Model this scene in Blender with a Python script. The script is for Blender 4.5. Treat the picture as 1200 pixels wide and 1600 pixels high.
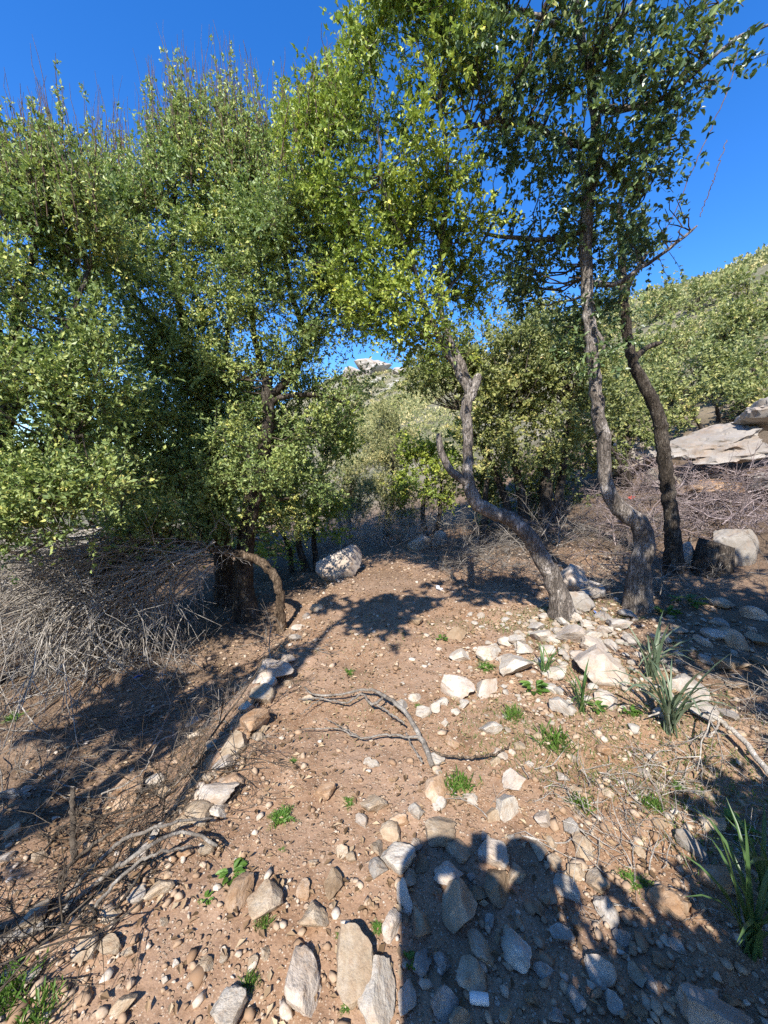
import bpy, bmesh, math, random
import numpy as np
from mathutils import Vector, Matrix, Euler, Quaternion

for o in list(bpy.data.objects):
    bpy.data.objects.remove(o)
scene = bpy.context.scene
COL = scene.collection
RAD = math.radians

# ---------------------------------------------------------------- camera (wide phone lens, tilted slightly down)
cam_data = bpy.data.cameras.new('camera')
cam = bpy.data.objects.new('camera', cam_data); COL.objects.link(cam)
cam.location = (0, 0, 1.6)
cam.rotation_euler = (RAD(90 - 6), 0, 0)
cam_data.sensor_fit = 'HORIZONTAL'; cam_data.sensor_width = 36; cam_data.lens = 18
cam_data.clip_start = 0.05; cam_data.clip_end = 3000
scene.camera = cam

# ---------------------------------------------------------------- sky and sun
SUN_EL = RAD(45); SUN_AZ = RAD(15)          # shadows run away from the camera, 15 degrees to the right
world = bpy.data.worlds.new('World'); scene.world = world; world.use_nodes = True
wn = world.node_tree; wn.nodes.clear()
sky = wn.nodes.new('ShaderNodeTexSky'); sky.sky_type = 'NISHITA'; sky.sun_disc = False
sky.sun_elevation = SUN_EL; sky.sun_rotation = RAD(180) + SUN_AZ
sky.altitude = 900; sky.air_density = 1.0; sky.dust_density = 0.2; sky.ozone_density = 3.0
hs = wn.nodes.new('ShaderNodeHueSaturation'); hs.inputs['Saturation'].default_value = 1.33; hs.inputs['Hue'].default_value = 0.51
bg = wn.nodes.new('ShaderNodeBackground'); bg.inputs['Strength'].default_value = 0.12
wo = wn.nodes.new('ShaderNodeOutputWorld')
wn.links.new(sky.outputs[0], hs.inputs['Color']); wn.links.new(hs.outputs[0], bg.inputs['Color']); wn.links.new(bg.outputs[0], wo.inputs['Surface'])
sun_d = bpy.data.lights.new('sun', 'SUN'); sun_d.energy = 3.1; sun_d.angle = RAD(0.53); sun_d.color = (1.0, 0.955, 0.88)
sun = bpy.data.objects.new('sun', sun_d); COL.objects.link(sun)
SUN_DIR = Vector((-math.sin(SUN_AZ) * math.cos(SUN_EL), -math.cos(SUN_AZ) * math.cos(SUN_EL), math.sin(SUN_EL)))
sun.rotation_euler = SUN_DIR.to_track_quat('Z', 'Y').to_euler(); sun.location = SUN_DIR * 30
vs = scene.view_settings
vs.view_transform = 'Standard'; vs.look = 'None'; vs.exposure = 1.48; vs.gamma = 1.0; vs.use_curve_mapping = False
cy = scene.cycles
cy.max_bounces = 4; cy.diffuse_bounces = 3; cy.glossy_bounces = 1; cy.transmission_bounces = 2; cy.transparent_max_bounces = 4
cy.caustics_reflective = False; cy.caustics_refractive = False; cy.use_denoising = False
cy.debug_use_spatial_splits = True
# ---------------------------------------------------------------- terrain
def _hash(ix, iy, seed):
    h = (ix.astype(np.int64) * 374761393 + iy.astype(np.int64) * 668265263 + seed * 1442695041) & 0xffffffff
    h = ((h ^ (h >> 13)) * 1274126177) & 0xffffffff
    h = h ^ (h >> 16)
    return (h & 0xffff) / 65535.0

def vnoise(x, y, seed=0):
    x = np.asarray(x, float); y = np.asarray(y, float)
    ix = np.floor(x); iy = np.floor(y); fx = x - ix; fy = y - iy
    ix = ix.astype(np.int64); iy = iy.astype(np.int64)
    u = fx * fx * (3 - 2 * fx); v = fy * fy * (3 - 2 * fy)
    a = _hash(ix, iy, seed); b = _hash(ix + 1, iy, seed)
    c = _hash(ix, iy + 1, seed); d = _hash(ix + 1, iy + 1, seed)
    return (a * (1 - u) + b * u) * (1 - v) + (c * (1 - u) + d * u) * v

def fbm(x, y, seed=0, octs=4):
    s = 0.0; a = 1.0; t = 0.0
    for k in range(octs):
        s = s + a * (vnoise(np.asarray(x) * 2 ** k + 17.3 * k, np.asarray(y) * 2 ** k - 9.1 * k, seed + k) - 0.5)
        t += a; a *= 0.5
    return s / t * 2.0

def sstep(a, b, x):
    t = np.clip((x - a) / (b - a), 0, 1)
    return t * t * (3 - 2 * t)

def softplus(x, w):
    return w * np.logaddexp(0, np.asarray(x, float) / w)

EDGE_Y = [0.0, 1.15, 1.36, 1.76, 2.24, 2.75, 3.26, 4.18, 6.0, 9.0]
EDGE_X = [-1.15, -1.07, -0.96, -0.87, -0.90, -0.96, -0.86, -0.74, -0.50, -0.30]

def edge_x(y):
    return np.interp(y, EDGE_Y, EDGE_X)

def H(x, y):
    """height of the ground at x, y: a path, a bank down on one side, a hillside on the other"""
    x = np.asarray(x, float); y = np.asarray(y, float)
    t = 0.9 * x + 0.43 * y
    crest = 47 + 9 * fbm(x / 60.0, y / 60.0, 51, 3) + 16 * np.exp(-((x + 12) / 45.0) ** 2 - ((y - 215) / 60.0) ** 2)
    hill = 0.5 * softplus(t - 6.0, 0.9)
    hill = hill + np.minimum(hill * 0.10, 5.0) * fbm(x / 14.0, y / 14.0, 31, 4)
    hill = hill + 24 * np.exp(-((x + 34) / 62.0) ** 2 - ((y - 225) / 55.0) ** 2)
    hill = crest - softplus(crest - hill, 6.0)
    xe = edge_x(y)
    d = xe - x
    drop = 0.36 * sstep(-0.03, 0.55, d) * (1 - 0.55 * sstep(3.6, 5.5, y))
    z = hill - drop
    z = z - 0.02 * np.clip(-x - 6, 0, 60)
    z = z + 0.10 * sstep(0.7, 2.4, x) * sstep(2.0, 3.6, y)
    z = z + 0.05 * fbm(x * 0.8, y * 0.8, 3, 3) + 0.035 * fbm(x * 3.1, y * 3.1, 7, 3) * (0.5 + sstep(0.3, 1.0, np.abs(x - 0.0)))
    return z
STONES = [
 (0.25, 1.527, 0.14, 0.145, 0.087, 'tan', 'blocky tan stone at the top corner of the dark shadow', None),
 (0.057, 1.393, 0.15, 0.119, 0.075, 'white', 'bright white elongated slab just beside the dark shadow', None),
 (0.076, 1.261, 0.071, 0.106, 0.044, 'white', 'upright cream stone touching the side of the dark shadow', None),
 (0.31, 1.444, 0.112, 0.092, 0.056, 'tan', 'mid sized tan stone just below the blocky tan stone at the shadow corner', 'stones in the photographer shadow'),
 (0.252, 1.35, 0.126, 0.11, 0.069, 'pale', 'mid sized pale stone just above the split angular block in shadow', 'stones in the photographer shadow'),
 (0.457, 1.434, 0.133, 0.114, 0.069, 'pale', 'mid sized pale stone just above the rounded brown stone in shadow', 'stones in the photographer shadow'),
 (0.434, 1.32, 0.103, 0.146, 0.064, 'brown', 'rounded brown upright stone in the middle of the dark shadow', None),
 (0.526, 1.363, 0.076, 0.091, 0.047, 'tan', 'mid sized tan stone just right of the rounded brown stone in shadow', 'stones in the photographer shadow'),
 (0.269, 1.233, 0.134, 0.155, 0.083, 'tan', 'large split angular block inside the dark shadow', None),
 (0.134, 1.185, 0.076, 0.107, 0.047, 'brown', 'round brown stone half inside the edge of the dark shadow', None),
 (0.596, 1.674, 0.128, 0.156, 0.079, 'white', 'smooth white stone sunlit just above the dark shadow', None),
 (0.512, 1.628, 0.077, 0.082, 0.048, 'tan', 'small tan stone just left of the smooth white stone above the shadow', 'loose stones on the sunlit soil'),
 (0.667, 1.814, 0.138, 0.11, 0.069, 'pale', 'pale blocky stone above the smooth white stone', None),
 (0.256, 1.764, 0.115, 0.173, 0.071, 'rust', 'half white half rusty orange stone at the thick end of the fallen branch', None),
 (0.714, 1.331, 0.084, 0.127, 0.052, 'white', 'upright oval white stone right of the dark shadow', None),
 (0.844, 1.354, 0.091, 0.101, 0.056, 'tan', 'layered tan stone between the oval white stone and the green weed', None),
 (0.823, 1.256, 0.08, 0.12, 0.05, 'grey', 'grey oval stone standing at the shadow edge below the layered stone', None),
 (0.848, 1.577, 0.069, 0.104, 0.043, 'white', 'thin white stone propped beside dry stems', None),
 (0.782, 1.402, 0.089, 0.065, 0.044, 'tan', 'mid sized tan stone just above the upright oval white stone', 'loose stones on the sunlit soil'),
 (1.329, 1.477, 0.093, 0.139, 0.057, 'grey', 'mid sized grey stone just below the tan stone by the edge weed', 'loose stones on the sunlit soil'),
 (1.487, 1.574, 0.11, 0.095, 0.055, 'tan', 'tan stone at the foot of the leafy weed near the picture edge', None),
 (1.309, 1.349, 0.131, 0.111, 0.065, 'rust', 'pinkish tan slab poking out of the shadow beside long leaves', None),
 (1.071, 1.26, 0.142, 0.114, 0.071, 'rust', 'reddish stone half hidden by grass at the shadow edge', None),
 (-0.09, 1.065, 0.126, 0.189, 0.078, 'tan', 'tall pointed tan boulder in the foreground', None),
 (-0.023, 1.003, 0.116, 0.174, 0.072, 'white', 'large rounded white boulder leaning against the pointed one', None),
 (0.07, 1.002, 0.058, 0.087, 0.036, 'pale', 'narrow upright slab in shadow beside the white boulder', None),
 (0.183, 0.993, 0.088, 0.097, 0.055, 'grey', 'mid sized grey stone just left of the white plastic tube', 'stones in the photographer shadow'),
 (0.273, 1.052, 0.089, 0.095, 0.055, 'tan', 'mid sized tan stone just above the white plastic tube', 'stones in the photographer shadow'),
 (0.19, 1.081, 0.058, 0.052, 0.033, 'grey', 'small grey stone just below the round brown stone at the shadow edge', 'stones in the photographer shadow'),
 (0.318, 1.127, 0.077, 0.116, 0.048, 'tan', 'mid sized tan stone just left of the long whitish rock in shadow', 'stones in the photographer shadow'),
 (0.441, 1.123, 0.098, 0.147, 0.061, 'white', 'long whitish rock deep in the dark shadow', None),
 (0.616, 1.173, 0.089, 0.053, 0.044, 'grey', 'mid sized grey stone just right of the long whitish rock in shadow', 'stones in the photographer shadow'),
 (0.825, 1.17, 0.058, 0.058, 0.036, 'grey', 'small grey stone just below the bright ferny weed', 'stones in the photographer shadow'),
 (0.698, 1.069, 0.094, 0.076, 0.048, 'pale', 'mid sized pale stone some way right of the long whitish rock in shadow', 'stones in the photographer shadow'),
 (0.816, 1.075, 0.054, 0.064, 0.033, 'tan', 'small tan stone some way below the reddish grassy stone', 'stones in the photographer shadow'),
 (0.845, 1.055, 0.037, 0.052, 0.023, 'pale', 'small pale stone some way left of the big angular rock at the bottom corner', 'stones in the photographer shadow'),
 (0.981, 0.971, 0.196, 0.124, 0.098, 'pale', 'big pale angular rock at the bottom corner under dark leaves', None),
 (0.998, 1.148, 0.048, 0.049, 0.03, 'grey', 'small grey stone just below the reddish grassy stone', 'stones in the photographer shadow'),
 (0.66, 1.477, 0.065, 0.091, 0.041, 'tan', 'small tan stone just left of the propped thin white stone', 'loose stones on the sunlit soil'),
 (0.729, 1.509, 0.05, 0.053, 0.031, 'tan', 'small tan stone just above the upright oval white stone', 'loose stones on the sunlit soil'),
 (0.028, 1.53, 0.09, 0.093, 0.056, 'tan', 'mid sized tan stone just above the bright white elongated slab', 'loose stones on the sunlit soil'),
 (0.064, 1.59, 0.099, 0.055, 0.049, 'rust', 'mid sized rusty stone just right of the cream square stone', 'loose stones on the sunlit soil'),
 (0.142, 1.477, 0.049, 0.074, 0.03, 'pale', 'small pale stone just right of the bright white elongated slab', 'loose stones on the sunlit soil'),
 (0.224, 0.958, 0.075, 0.063, 0.042, 'tan', 'mid sized tan stone just left of the white plastic tube', 'stones in the photographer shadow'),
 (0.854, 1.492, 0.088, 0.118, 0.055, 'tan', 'mid sized tan stone just below the propped thin white stone', 'loose stones on the sunlit soil'),
 (0.42, 1.71, 0.081, 0.06, 0.04, 'pale', 'small pale stone just right of the narrow grassy tuft', 'loose stones on the sunlit soil'),
 (0.266, 1.678, 0.073, 0.065, 0.038, 'white', 'small white stone just below the half rusty stone', 'loose stones on the sunlit soil'),
 (0.155, 1.634, 0.078, 0.082, 0.048, 'white', 'small white stone just left of the blocky tan stone at the shadow corner', 'loose stones on the sunlit soil'),
 (0.099, 1.331, 0.055, 0.08, 0.034, 'tan', 'small tan stone just below the bright white elongated slab', 'loose stones on the sunlit soil'),
 (0.155, 1.391, 0.057, 0.078, 0.035, 'brown', 'small brown stone just right of the bright white elongated slab', 'stones in the photographer shadow'),
 (0.027, 1.182, 0.067, 0.1, 0.042, 'pale', 'mid sized pale stone just left of the round brown stone at the shadow edge', 'loose stones on the sunlit soil'),
 (0.35, 1.287, 0.082, 0.062, 0.041, 'brown', 'mid sized brown stone just right of the split angular block in shadow', 'stones in the photographer shadow'),
 (0.446, 1.513, 0.061, 0.064, 0.038, 'grey', 'small grey stone just below the smooth white stone above the shadow', 'stones in the photographer shadow'),
 (0.561, 1.523, 0.045, 0.035, 0.022, 'grey', 'tiny grey stone just below the smooth white stone above the shadow', 'stones in the photographer shadow'),
 (0.34, 1.352, 0.04, 0.04, 0.025, 'grey', 'tiny grey stone just left of the rounded brown stone in shadow', 'stones in the photographer shadow'),
 (0.567, 1.256, 0.061, 0.052, 0.032, 'brown', 'small brown stone just left of the upright oval white stone', 'stones in the photographer shadow'),
 (0.692, 1.222, 0.051, 0.042, 0.026, 'tan', 'small tan stone just below the upright oval white stone', 'loose stones on the sunlit soil'),
 (0.125, 1.087, 0.054, 0.081, 0.033, 'grey', 'mid sized grey stone just below the round brown stone at the shadow edge', 'stones in the photographer shadow'),
 (0.377, 1.209, 0.046, 0.045, 0.028, 'grey', 'small grey stone just right of the split angular block in shadow', 'stones in the photographer shadow'),
 (0.511, 1.065, 0.061, 0.051, 0.033, 'grey', 'small grey stone just right of the long whitish rock in shadow', 'stones in the photographer shadow'),
 (0.584, 1.005, 0.051, 0.054, 0.031, 'grey', 'small grey stone some way right of the white plastic tube', 'stones in the photographer shadow'),
 (0.446, 1.003, 0.043, 0.041, 0.026, 'brown', 'small brown stone just right of the white plastic tube', 'stones in the photographer shadow'),
 (0.695, 0.996, 0.05, 0.049, 0.031, 'grey', 'small grey stone some way left of the big angular rock at the bottom corner', 'stones in the photographer shadow'),
 (0.355, 0.961, 0.049, 0.043, 0.028, 'tan', 'small tan stone just right of the white plastic tube', 'stones in the photographer shadow'),
 (0.505, 0.96, 0.056, 0.039, 0.028, 'grey', 'small grey stone farther right of the white plastic tube', 'stones in the photographer shadow'),
 (0.766, 0.986, 0.054, 0.037, 0.027, 'brown', 'small brown stone some way left of the big angular rock at the bottom corner', 'stones in the photographer shadow'),
 (0.912, 1.11, 0.051, 0.047, 0.029, 'brown', 'small brown stone just below the reddish grassy stone', 'stones in the photographer shadow'),
 (-0.254, 1.029, 0.126, 0.159, 0.078, 'pale', 'flat grey white slab with a pointed tip on bare soil', None),
 (-0.453, 0.961, 0.108, 0.1, 0.065, 'white', 'pale lumpy rock cut by the bottom of the picture', None),
 (-0.455, 1.011, 0.035, 0.038, 0.022, 'white', 'small white stone just above the pale lumpy rock at the bottom', 'loose stones on the sunlit soil'),
 (-0.54, 1.283, 0.091, 0.13, 0.056, 'rust', 'pinkish angular stone next to the tan rounded one', None),
 (-0.431, 1.24, 0.13, 0.135, 0.081, 'tan', 'tan rounded stone with small grass tuft beneath', None),
 (-0.193, 1.312, 0.073, 0.11, 0.045, 'brown', 'egg shaped brown stone standing alone on the path', None),
 (-0.239, 1.195, 0.095, 0.109, 0.059, 'tan', 'tan stone with a pointed base below the egg shaped one', None),
 (-0.027, 1.447, 0.064, 0.096, 0.04, 'tan', 'mid sized tan stone just left of the bright white elongated slab', 'loose stones on the sunlit soil'),
 (-0.03, 1.362, 0.086, 0.081, 0.05, 'grey', 'mid sized grey stone just left of the bright white elongated slab', 'loose stones on the sunlit soil'),
 (-0.046, 1.681, 0.135, 0.104, 0.067, 'tan', 'cream square stone in the middle of the path', None),
 (-0.291, 1.743, 0.114, 0.096, 0.057, 'rust', 'mid sized rusty stone just right of the feathery weed patch', 'loose stones on the sunlit soil'),
 (-0.173, 1.441, 0.053, 0.049, 0.03, 'tan', 'small tan stone just above the egg shaped brown stone', 'loose stones on the sunlit soil'),
 (-0.137, 1.423, 0.042, 0.043, 0.026, 'tan', 'tiny tan stone just above the egg shaped brown stone', 'loose stones on the sunlit soil'),
 (-0.302, 1.293, 0.053, 0.08, 0.033, 'rust', 'mid sized rusty stone just left of the egg shaped brown stone', 'loose stones on the sunlit soil'),
 (-0.285, 1.398, 0.036, 0.037, 0.023, 'tan', 'tiny tan stone just left of the egg shaped brown stone', 'loose stones on the sunlit soil'),
 (-0.103, 1.599, 0.064, 0.061, 0.036, 'pale', 'small pale stone just below the cream square stone', 'loose stones on the sunlit soil'),
 (-0.088, 1.964, 0.049, 0.048, 0.026, 'white', 'tiny white stone just left of the small flat white stone', 'loose stones on the sunlit soil'),
 (-0.063, 1.946, 0.084, 0.043, 0.042, 'white', 'small flat white stone near the thin twigs of the fallen branch', None),
 (-0.577, 1.077, 0.058, 0.044, 0.029, 'tan', 'small tan stone just above the pale lumpy rock at the bottom', 'loose stones on the sunlit soil'),
 (-0.389, 1.103, 0.034, 0.038, 0.021, 'tan', 'small tan stone just left of the flat slab with a pointed tip', 'loose stones on the sunlit soil'),
 (-0.423, 1.085, 0.033, 0.037, 0.021, 'tan', 'small tan stone just below the tan rounded stone', 'loose stones on the sunlit soil'),
 (-0.522, 1.093, 0.029, 0.028, 0.018, 'tan', 'tiny tan stone just above the pale lumpy rock at the bottom', 'loose stones on the sunlit soil'),
 (-0.839, 1.1, 0.046, 0.025, 0.023, 'tan', 'small tan stone just above the narrow tan slab at bottom left', 'loose stones on the sunlit soil'),
 (-0.775, 0.975, 0.083, 0.041, 0.042, 'tan', 'narrow tan slab lying at the bottom left on bare soil', None),
 (-0.687, 1.042, 0.024, 0.02, 0.012, 'white', 'tiny white stone just right of the narrow tan slab at bottom left', 'loose stones on the sunlit soil'),
 (-0.777, 1.193, 0.032, 0.027, 0.017, 'tan', 'tiny tan stone some way below the tip of the lower long stick', 'loose stones on the sunlit soil'),
 (-0.676, 1.083, 0.025, 0.02, 0.013, 'white', 'tiny white stone some way left of the pale lumpy rock at the bottom', 'loose stones on the sunlit soil'),
 (-0.599, 1.034, 0.028, 0.023, 0.015, 'white', 'tiny white stone just left of the pale lumpy rock at the bottom', 'loose stones on the sunlit soil'),
 (-0.794, 1.713, 0.18, 0.132, 0.09, 'pale', 'mid sized pale stone just above the tip of the upper long stick', 'stones edging the path'),
 (-0.771, 1.635, 0.101, 0.085, 0.051, 'white', 'mid sized white stone just above the tip of the upper long stick', 'stones edging the path'),
 (-0.773, 1.795, 0.13, 0.11, 0.065, 'rust', 'mid sized rusty stone just above the tip of the upper long stick', 'stones edging the path'),
 (-0.855, 1.612, 0.13, 0.116, 0.066, 'tan', 'mid sized tan stone just above the tip of the upper long stick', 'stones edging the path'),
 (-1.454, 2.245, 0.114, 0.096, 0.057, 'white', 'clean white stone on the bank behind the long dry sticks', None),
 (-1.569, 2.207, 0.208, 0.161, 0.104, 'rust', 'large rusty stone on the bank beside the clean white one', None),
 (-1.547, 2.096, 0.122, 0.133, 0.071, 'rust', 'mid sized rusty stone just below the large rusty stone on the bank', 'stones edging the path'),
 (-0.908, 1.573, 0.081, 0.088, 0.05, 'tan', 'small tan stone just left of the tip of the upper long stick', 'stones edging the path'),
 (-1.032, 1.591, 0.064, 0.079, 0.04, 'white', 'small white stone just below the clean white stone on the bank', 'stones edging the path'),
 (-1.043, 1.504, 0.056, 0.083, 0.034, 'pale', 'small pale stone just below the large rusty stone on the bank', 'stones edging the path'),
 (-0.745, 1.46, 0.065, 0.062, 0.037, 'tan', 'small tan stone just above the tip of the lower long stick', 'stones edging the path'),
 (-0.852, 1.29, 0.121, 0.065, 0.06, 'tan', 'mid sized tan stone just left of the tip of the lower long stick', 'stones edging the path'),
 (-0.961, 1.199, 0.068, 0.051, 0.034, 'tan', 'small tan stone some way right of the big tan stone under dry sticks', 'stones edging the path'),
 (-0.978, 1.104, 0.071, 0.085, 0.044, 'tan', 'mid sized tan stone just right of the big tan stone under dry sticks', 'stones edging the path'),
 (-0.907, 1.113, 0.08, 0.043, 0.04, 'tan', 'mid sized tan stone just above the narrow tan slab at bottom left', 'stones edging the path'),
 (-1.524, 1.482, 0.156, 0.138, 0.08, 'tan', 'big tan stone under the dry sticks on the low ground', None),
 (-0.913, 1.265, 0.062, 0.059, 0.035, 'grey', 'small grey stone some way left of the tip of the lower long stick', 'stones edging the path'),
 (-0.826, 1.441, 0.064, 0.056, 0.033, 'rust', 'small rusty stone just left of the tip of the lower long stick', 'stones edging the path'),
 (-0.859, 2.879, 0.293, 0.259, 0.146, 'pale', 'pale block at the bend of the stone edged path', None),
 (-0.868, 2.587, 0.183, 0.219, 0.102, 'tan', 'mid sized tan stone just below the pale block at the path bend', 'stones edging the path'),
 (-0.815, 2.245, 0.2, 0.219, 0.109, 'rust', 'mid sized rusty stone just below the pale block at the path bend', 'stones edging the path'),
 (-0.862, 2.073, 0.126, 0.142, 0.074, 'tan', 'mid sized tan stone some way above the feathery weed patch', 'stones edging the path'),
 (-0.881, 1.955, 0.127, 0.107, 0.063, 'pale', 'mid sized pale stone some way right of the clean white stone on the bank', 'stones edging the path'),
 (-0.926, 2.431, 0.112, 0.113, 0.056, 'white', 'small white stone just below the pale block at the path bend', 'stones edging the path'),
 (-0.871, 2.75, 0.126, 0.121, 0.063, 'white', 'small white stone just left of the thin tips of the fallen branch', 'stones edging the path'),
 (-0.848, 2.157, 0.1, 0.085, 0.05, 'rust', 'small rusty stone some way below the pale block at the path bend', 'stones edging the path'),
 (-0.917, 1.879, 0.088, 0.078, 0.044, 'tan', 'small tan stone just right of the clean white stone on the bank', 'stones edging the path'),
 (-0.752, 2.16, 0.085, 0.075, 0.042, 'tan', 'small tan stone just left of the thin tips of the fallen branch', 'stones edging the path'),
 (-0.893, 2.03, 0.08, 0.078, 0.041, 'tan', 'small tan stone some way above the tip of the upper long stick', 'stones edging the path'),
 (-1.494, 2.819, 0.13, 0.104, 0.065, 'pale', 'small pale stone just above the clean white stone on the bank', 'stones edging the path'),
 (-1.345, 2.596, 0.139, 0.105, 0.07, 'tan', 'small tan stone just above the clean white stone on the bank', 'stones edging the path'),
 (-1.052, 2.176, 0.093, 0.086, 0.047, 'tan', 'small tan stone some way right of the large rusty stone on the bank', 'stones edging the path'),
 (-1.367, 2.374, 0.094, 0.082, 0.047, 'rust', 'small rusty stone just right of the clean white stone on the bank', 'stones edging the path'),
 (-1.325, 2.147, 0.093, 0.081, 0.047, 'tan', 'small tan stone just right of the large rusty stone on the bank', 'stones edging the path'),
 (-0.893, 3.879, 0.121, 0.162, 0.06, 'white', 'small white stone just right of the dead tree foot', 'stones edging the path'),
 (-0.84, 3.508, 0.122, 0.16, 0.061, 'white', 'small white stone just above the pale block at the path bend', 'stones edging the path'),
 (-0.811, 3.093, 0.13, 0.145, 0.065, 'pale', 'small pale stone just right of the pale block at the path bend', 'stones edging the path'),
 (-0.868, 4.19, 0.116, 0.159, 0.058, 'pale', 'tiny pale stone just right of the dead tree foot', 'stones edging the path'),
 (-0.783, 4.334, 0.149, 0.166, 0.075, 'tan', 'small tan stone just below the pale boulder by the far path', 'stones edging the path'),
 (-0.841, 3.004, 0.105, 0.108, 0.053, 'white', 'small white stone just right of the pale block at the path bend', 'stones edging the path'),
 (-0.731, 2.769, 0.088, 0.08, 0.044, 'tan', 'small tan stone just right of the pale block at the path bend', 'loose stones on the sunlit soil'),
 (-0.531, 2.548, 0.09, 0.082, 0.045, 'tan', 'small tan stone just right of the thin tips of the fallen branch', 'loose stones on the sunlit soil'),
 (-0.752, 2.219, 0.079, 0.058, 0.04, 'tan', 'small tan stone just below the pale block at the path bend', 'loose stones on the sunlit soil'),
 (-2.255, 2.121, 0.139, 0.069, 0.069, 'white', 'mid sized white stone some way left of the large rusty stone on the bank', 'loose stones on the sunlit soil'),
 (-2.197, 2.162, 0.086, 0.06, 0.043, 'pale', 'small pale stone some way left of the large rusty stone on the bank', 'loose stones on the sunlit soil'),
 (-1.999, 1.875, 0.096, 0.075, 0.048, 'tan', 'small tan stone some way above the big tan stone under dry sticks', 'loose stones on the sunlit soil'),
 (-1.754, 1.754, 0.071, 0.059, 0.036, 'tan', 'small tan stone just above the big tan stone under dry sticks', 'loose stones on the sunlit soil'),
 (-1.902, 1.741, 0.071, 0.068, 0.036, 'pale', 'small pale stone just above the big tan stone under dry sticks', 'loose stones on the sunlit soil'),
 (-1.101, 1.042, 0.036, 0.054, 0.022, 'white', 'bright white stone in the weeds at the bottom left corner', None),
 (0.546, 2.649, 0.233, 0.224, 0.117, 'pale', 'broad pale stone bedded in the path below the heap', None),
 (0.744, 2.639, 0.214, 0.188, 0.107, 'pale', 'pale knobbly stone next to two white pebbles', None),
 (0.662, 2.224, 0.151, 0.145, 0.075, 'white', 'domed white and grey stone alone on the soil', None),
 (1.268, 2.049, 0.11, 0.119, 0.059, 'rust', 'smooth peach coloured stone below the grey leaved plant', None),
 (0.401, 2.095, 0.067, 0.101, 0.042, 'rust', 'small rusty stone just left of the domed white stone', 'loose stones on the sunlit soil'),
 (0.648, 3.172, 0.188, 0.165, 0.094, 'white', 'mid sized white stone just below the lumpy brown stone', 'loose stones on the sunlit soil'),
 (0.885, 3.13, 0.229, 0.167, 0.115, 'white', 'mid sized white stone just above the pale knobbly stone', 'loose stones on the sunlit soil'),
 (1.037, 2.886, 0.313, 0.282, 0.157, 'white', 'mid sized white stone just left of the small strap leaved plant', 'limestone heap below the crooked trees'),
 (0.119, 2.483, 0.123, 0.1, 0.062, 'white', 'small white stone just above the fallen branch', 'loose stones on the sunlit soil'),
 (0.218, 2.569, 0.109, 0.076, 0.054, 'white', 'small white stone just left of the broad pale bedded stone', 'loose stones on the sunlit soil'),
 (0.262, 2.383, 0.11, 0.084, 0.055, 'white', 'small white stone just left of the pale knobbly stone', 'loose stones on the sunlit soil'),
 (0.399, 2.506, 0.097, 0.08, 0.049, 'white', 'small white stone just left of the domed white stone', 'loose stones on the sunlit soil'),
 (0.345, 2.432, 0.095, 0.076, 0.047, 'white', 'small white stone some way above the half rusty stone', 'loose stones on the sunlit soil'),
 (0.547, 2.491, 0.088, 0.079, 0.044, 'white', 'small white stone just below the broad pale bedded stone', 'loose stones on the sunlit soil'),
 (0.477, 2.4, 0.068, 0.064, 0.034, 'white', 'tiny white stone just below the broad pale bedded stone', 'loose stones on the sunlit soil'),
 (0.793, 2.349, 0.054, 0.058, 0.028, 'white', 'tiny white stone just right of the domed white stone', 'loose stones on the sunlit soil'),
 (0.88, 2.628, 0.056, 0.05, 0.028, 'white', 'tiny white stone just right of the pale knobbly stone', 'loose stones on the sunlit soil'),
 (0.883, 2.683, 0.057, 0.039, 0.028, 'white', 'tiny white stone just above the domed white stone', 'loose stones on the sunlit soil'),
 (1.687, 2.856, 0.45, 0.419, 0.225, 'pale', 'largest flat pale rock of the heap with a dark hollow beneath', None),
 (1.509, 2.474, 0.149, 0.185, 0.081, 'pale', 'mid sized pale stone just right of the upright strap leaved plant', 'limestone heap below the crooked trees'),
 (1.71, 3.396, 0.283, 0.351, 0.141, 'pale', 'mid sized pale stone just below the crooked trunk foot', 'limestone heap below the crooked trees'),
 (1.464, 3.441, 0.203, 0.225, 0.101, 'white', 'mid sized white stone just left of the crooked trunk foot', 'limestone heap below the crooked trees'),
 (1.332, 2.811, 0.207, 0.19, 0.103, 'white', 'mid sized white stone just right of the small strap leaved plant', 'limestone heap below the crooked trees'),
 (1.829, 3.233, 0.236, 0.212, 0.118, 'pale', 'mid sized pale stone just above the largest flat rock of the heap', 'limestone heap below the crooked trees'),
 (2.069, 3.45, 0.155, 0.2, 0.078, 'pale', 'small pale stone just below the blue plastic scrap', 'limestone heap below the crooked trees'),
 (2.255, 3.571, 0.222, 0.275, 0.111, 'grey', 'mid sized grey stone just right of the blue plastic scrap', 'limestone heap below the crooked trees'),
 (1.876, 3.378, 0.141, 0.19, 0.07, 'white', 'small white stone just below the blue plastic scrap', 'limestone heap below the crooked trees'),
 (0.707, 3.636, 0.227, 0.249, 0.113, 'brown', 'lumpy brown stone at the edge of the tree shade', None),
 (0.34, 3.936, 0.163, 0.166, 0.082, 'brown', 'small brown stone just left of the lumpy brown stone', 'loose stones on the sunlit soil'),
 (1.186, 2.39, 0.178, 0.17, 0.089, 'grey', 'dark grey jagged stone beside the strap leaved plant', None),
 (1.209, 3.376, 0.164, 0.174, 0.082, 'white', 'small white stone just left of the small strap leaved plant', 'limestone heap below the crooked trees'),
 (1.224, 3.194, 0.167, 0.16, 0.083, 'white', 'small white stone just left of the crooked trunk foot', 'limestone heap below the crooked trees'),
 (1.124, 3.403, 0.154, 0.155, 0.077, 'white', 'small white stone just right of the lumpy brown stone', 'limestone heap below the crooked trees'),
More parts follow.
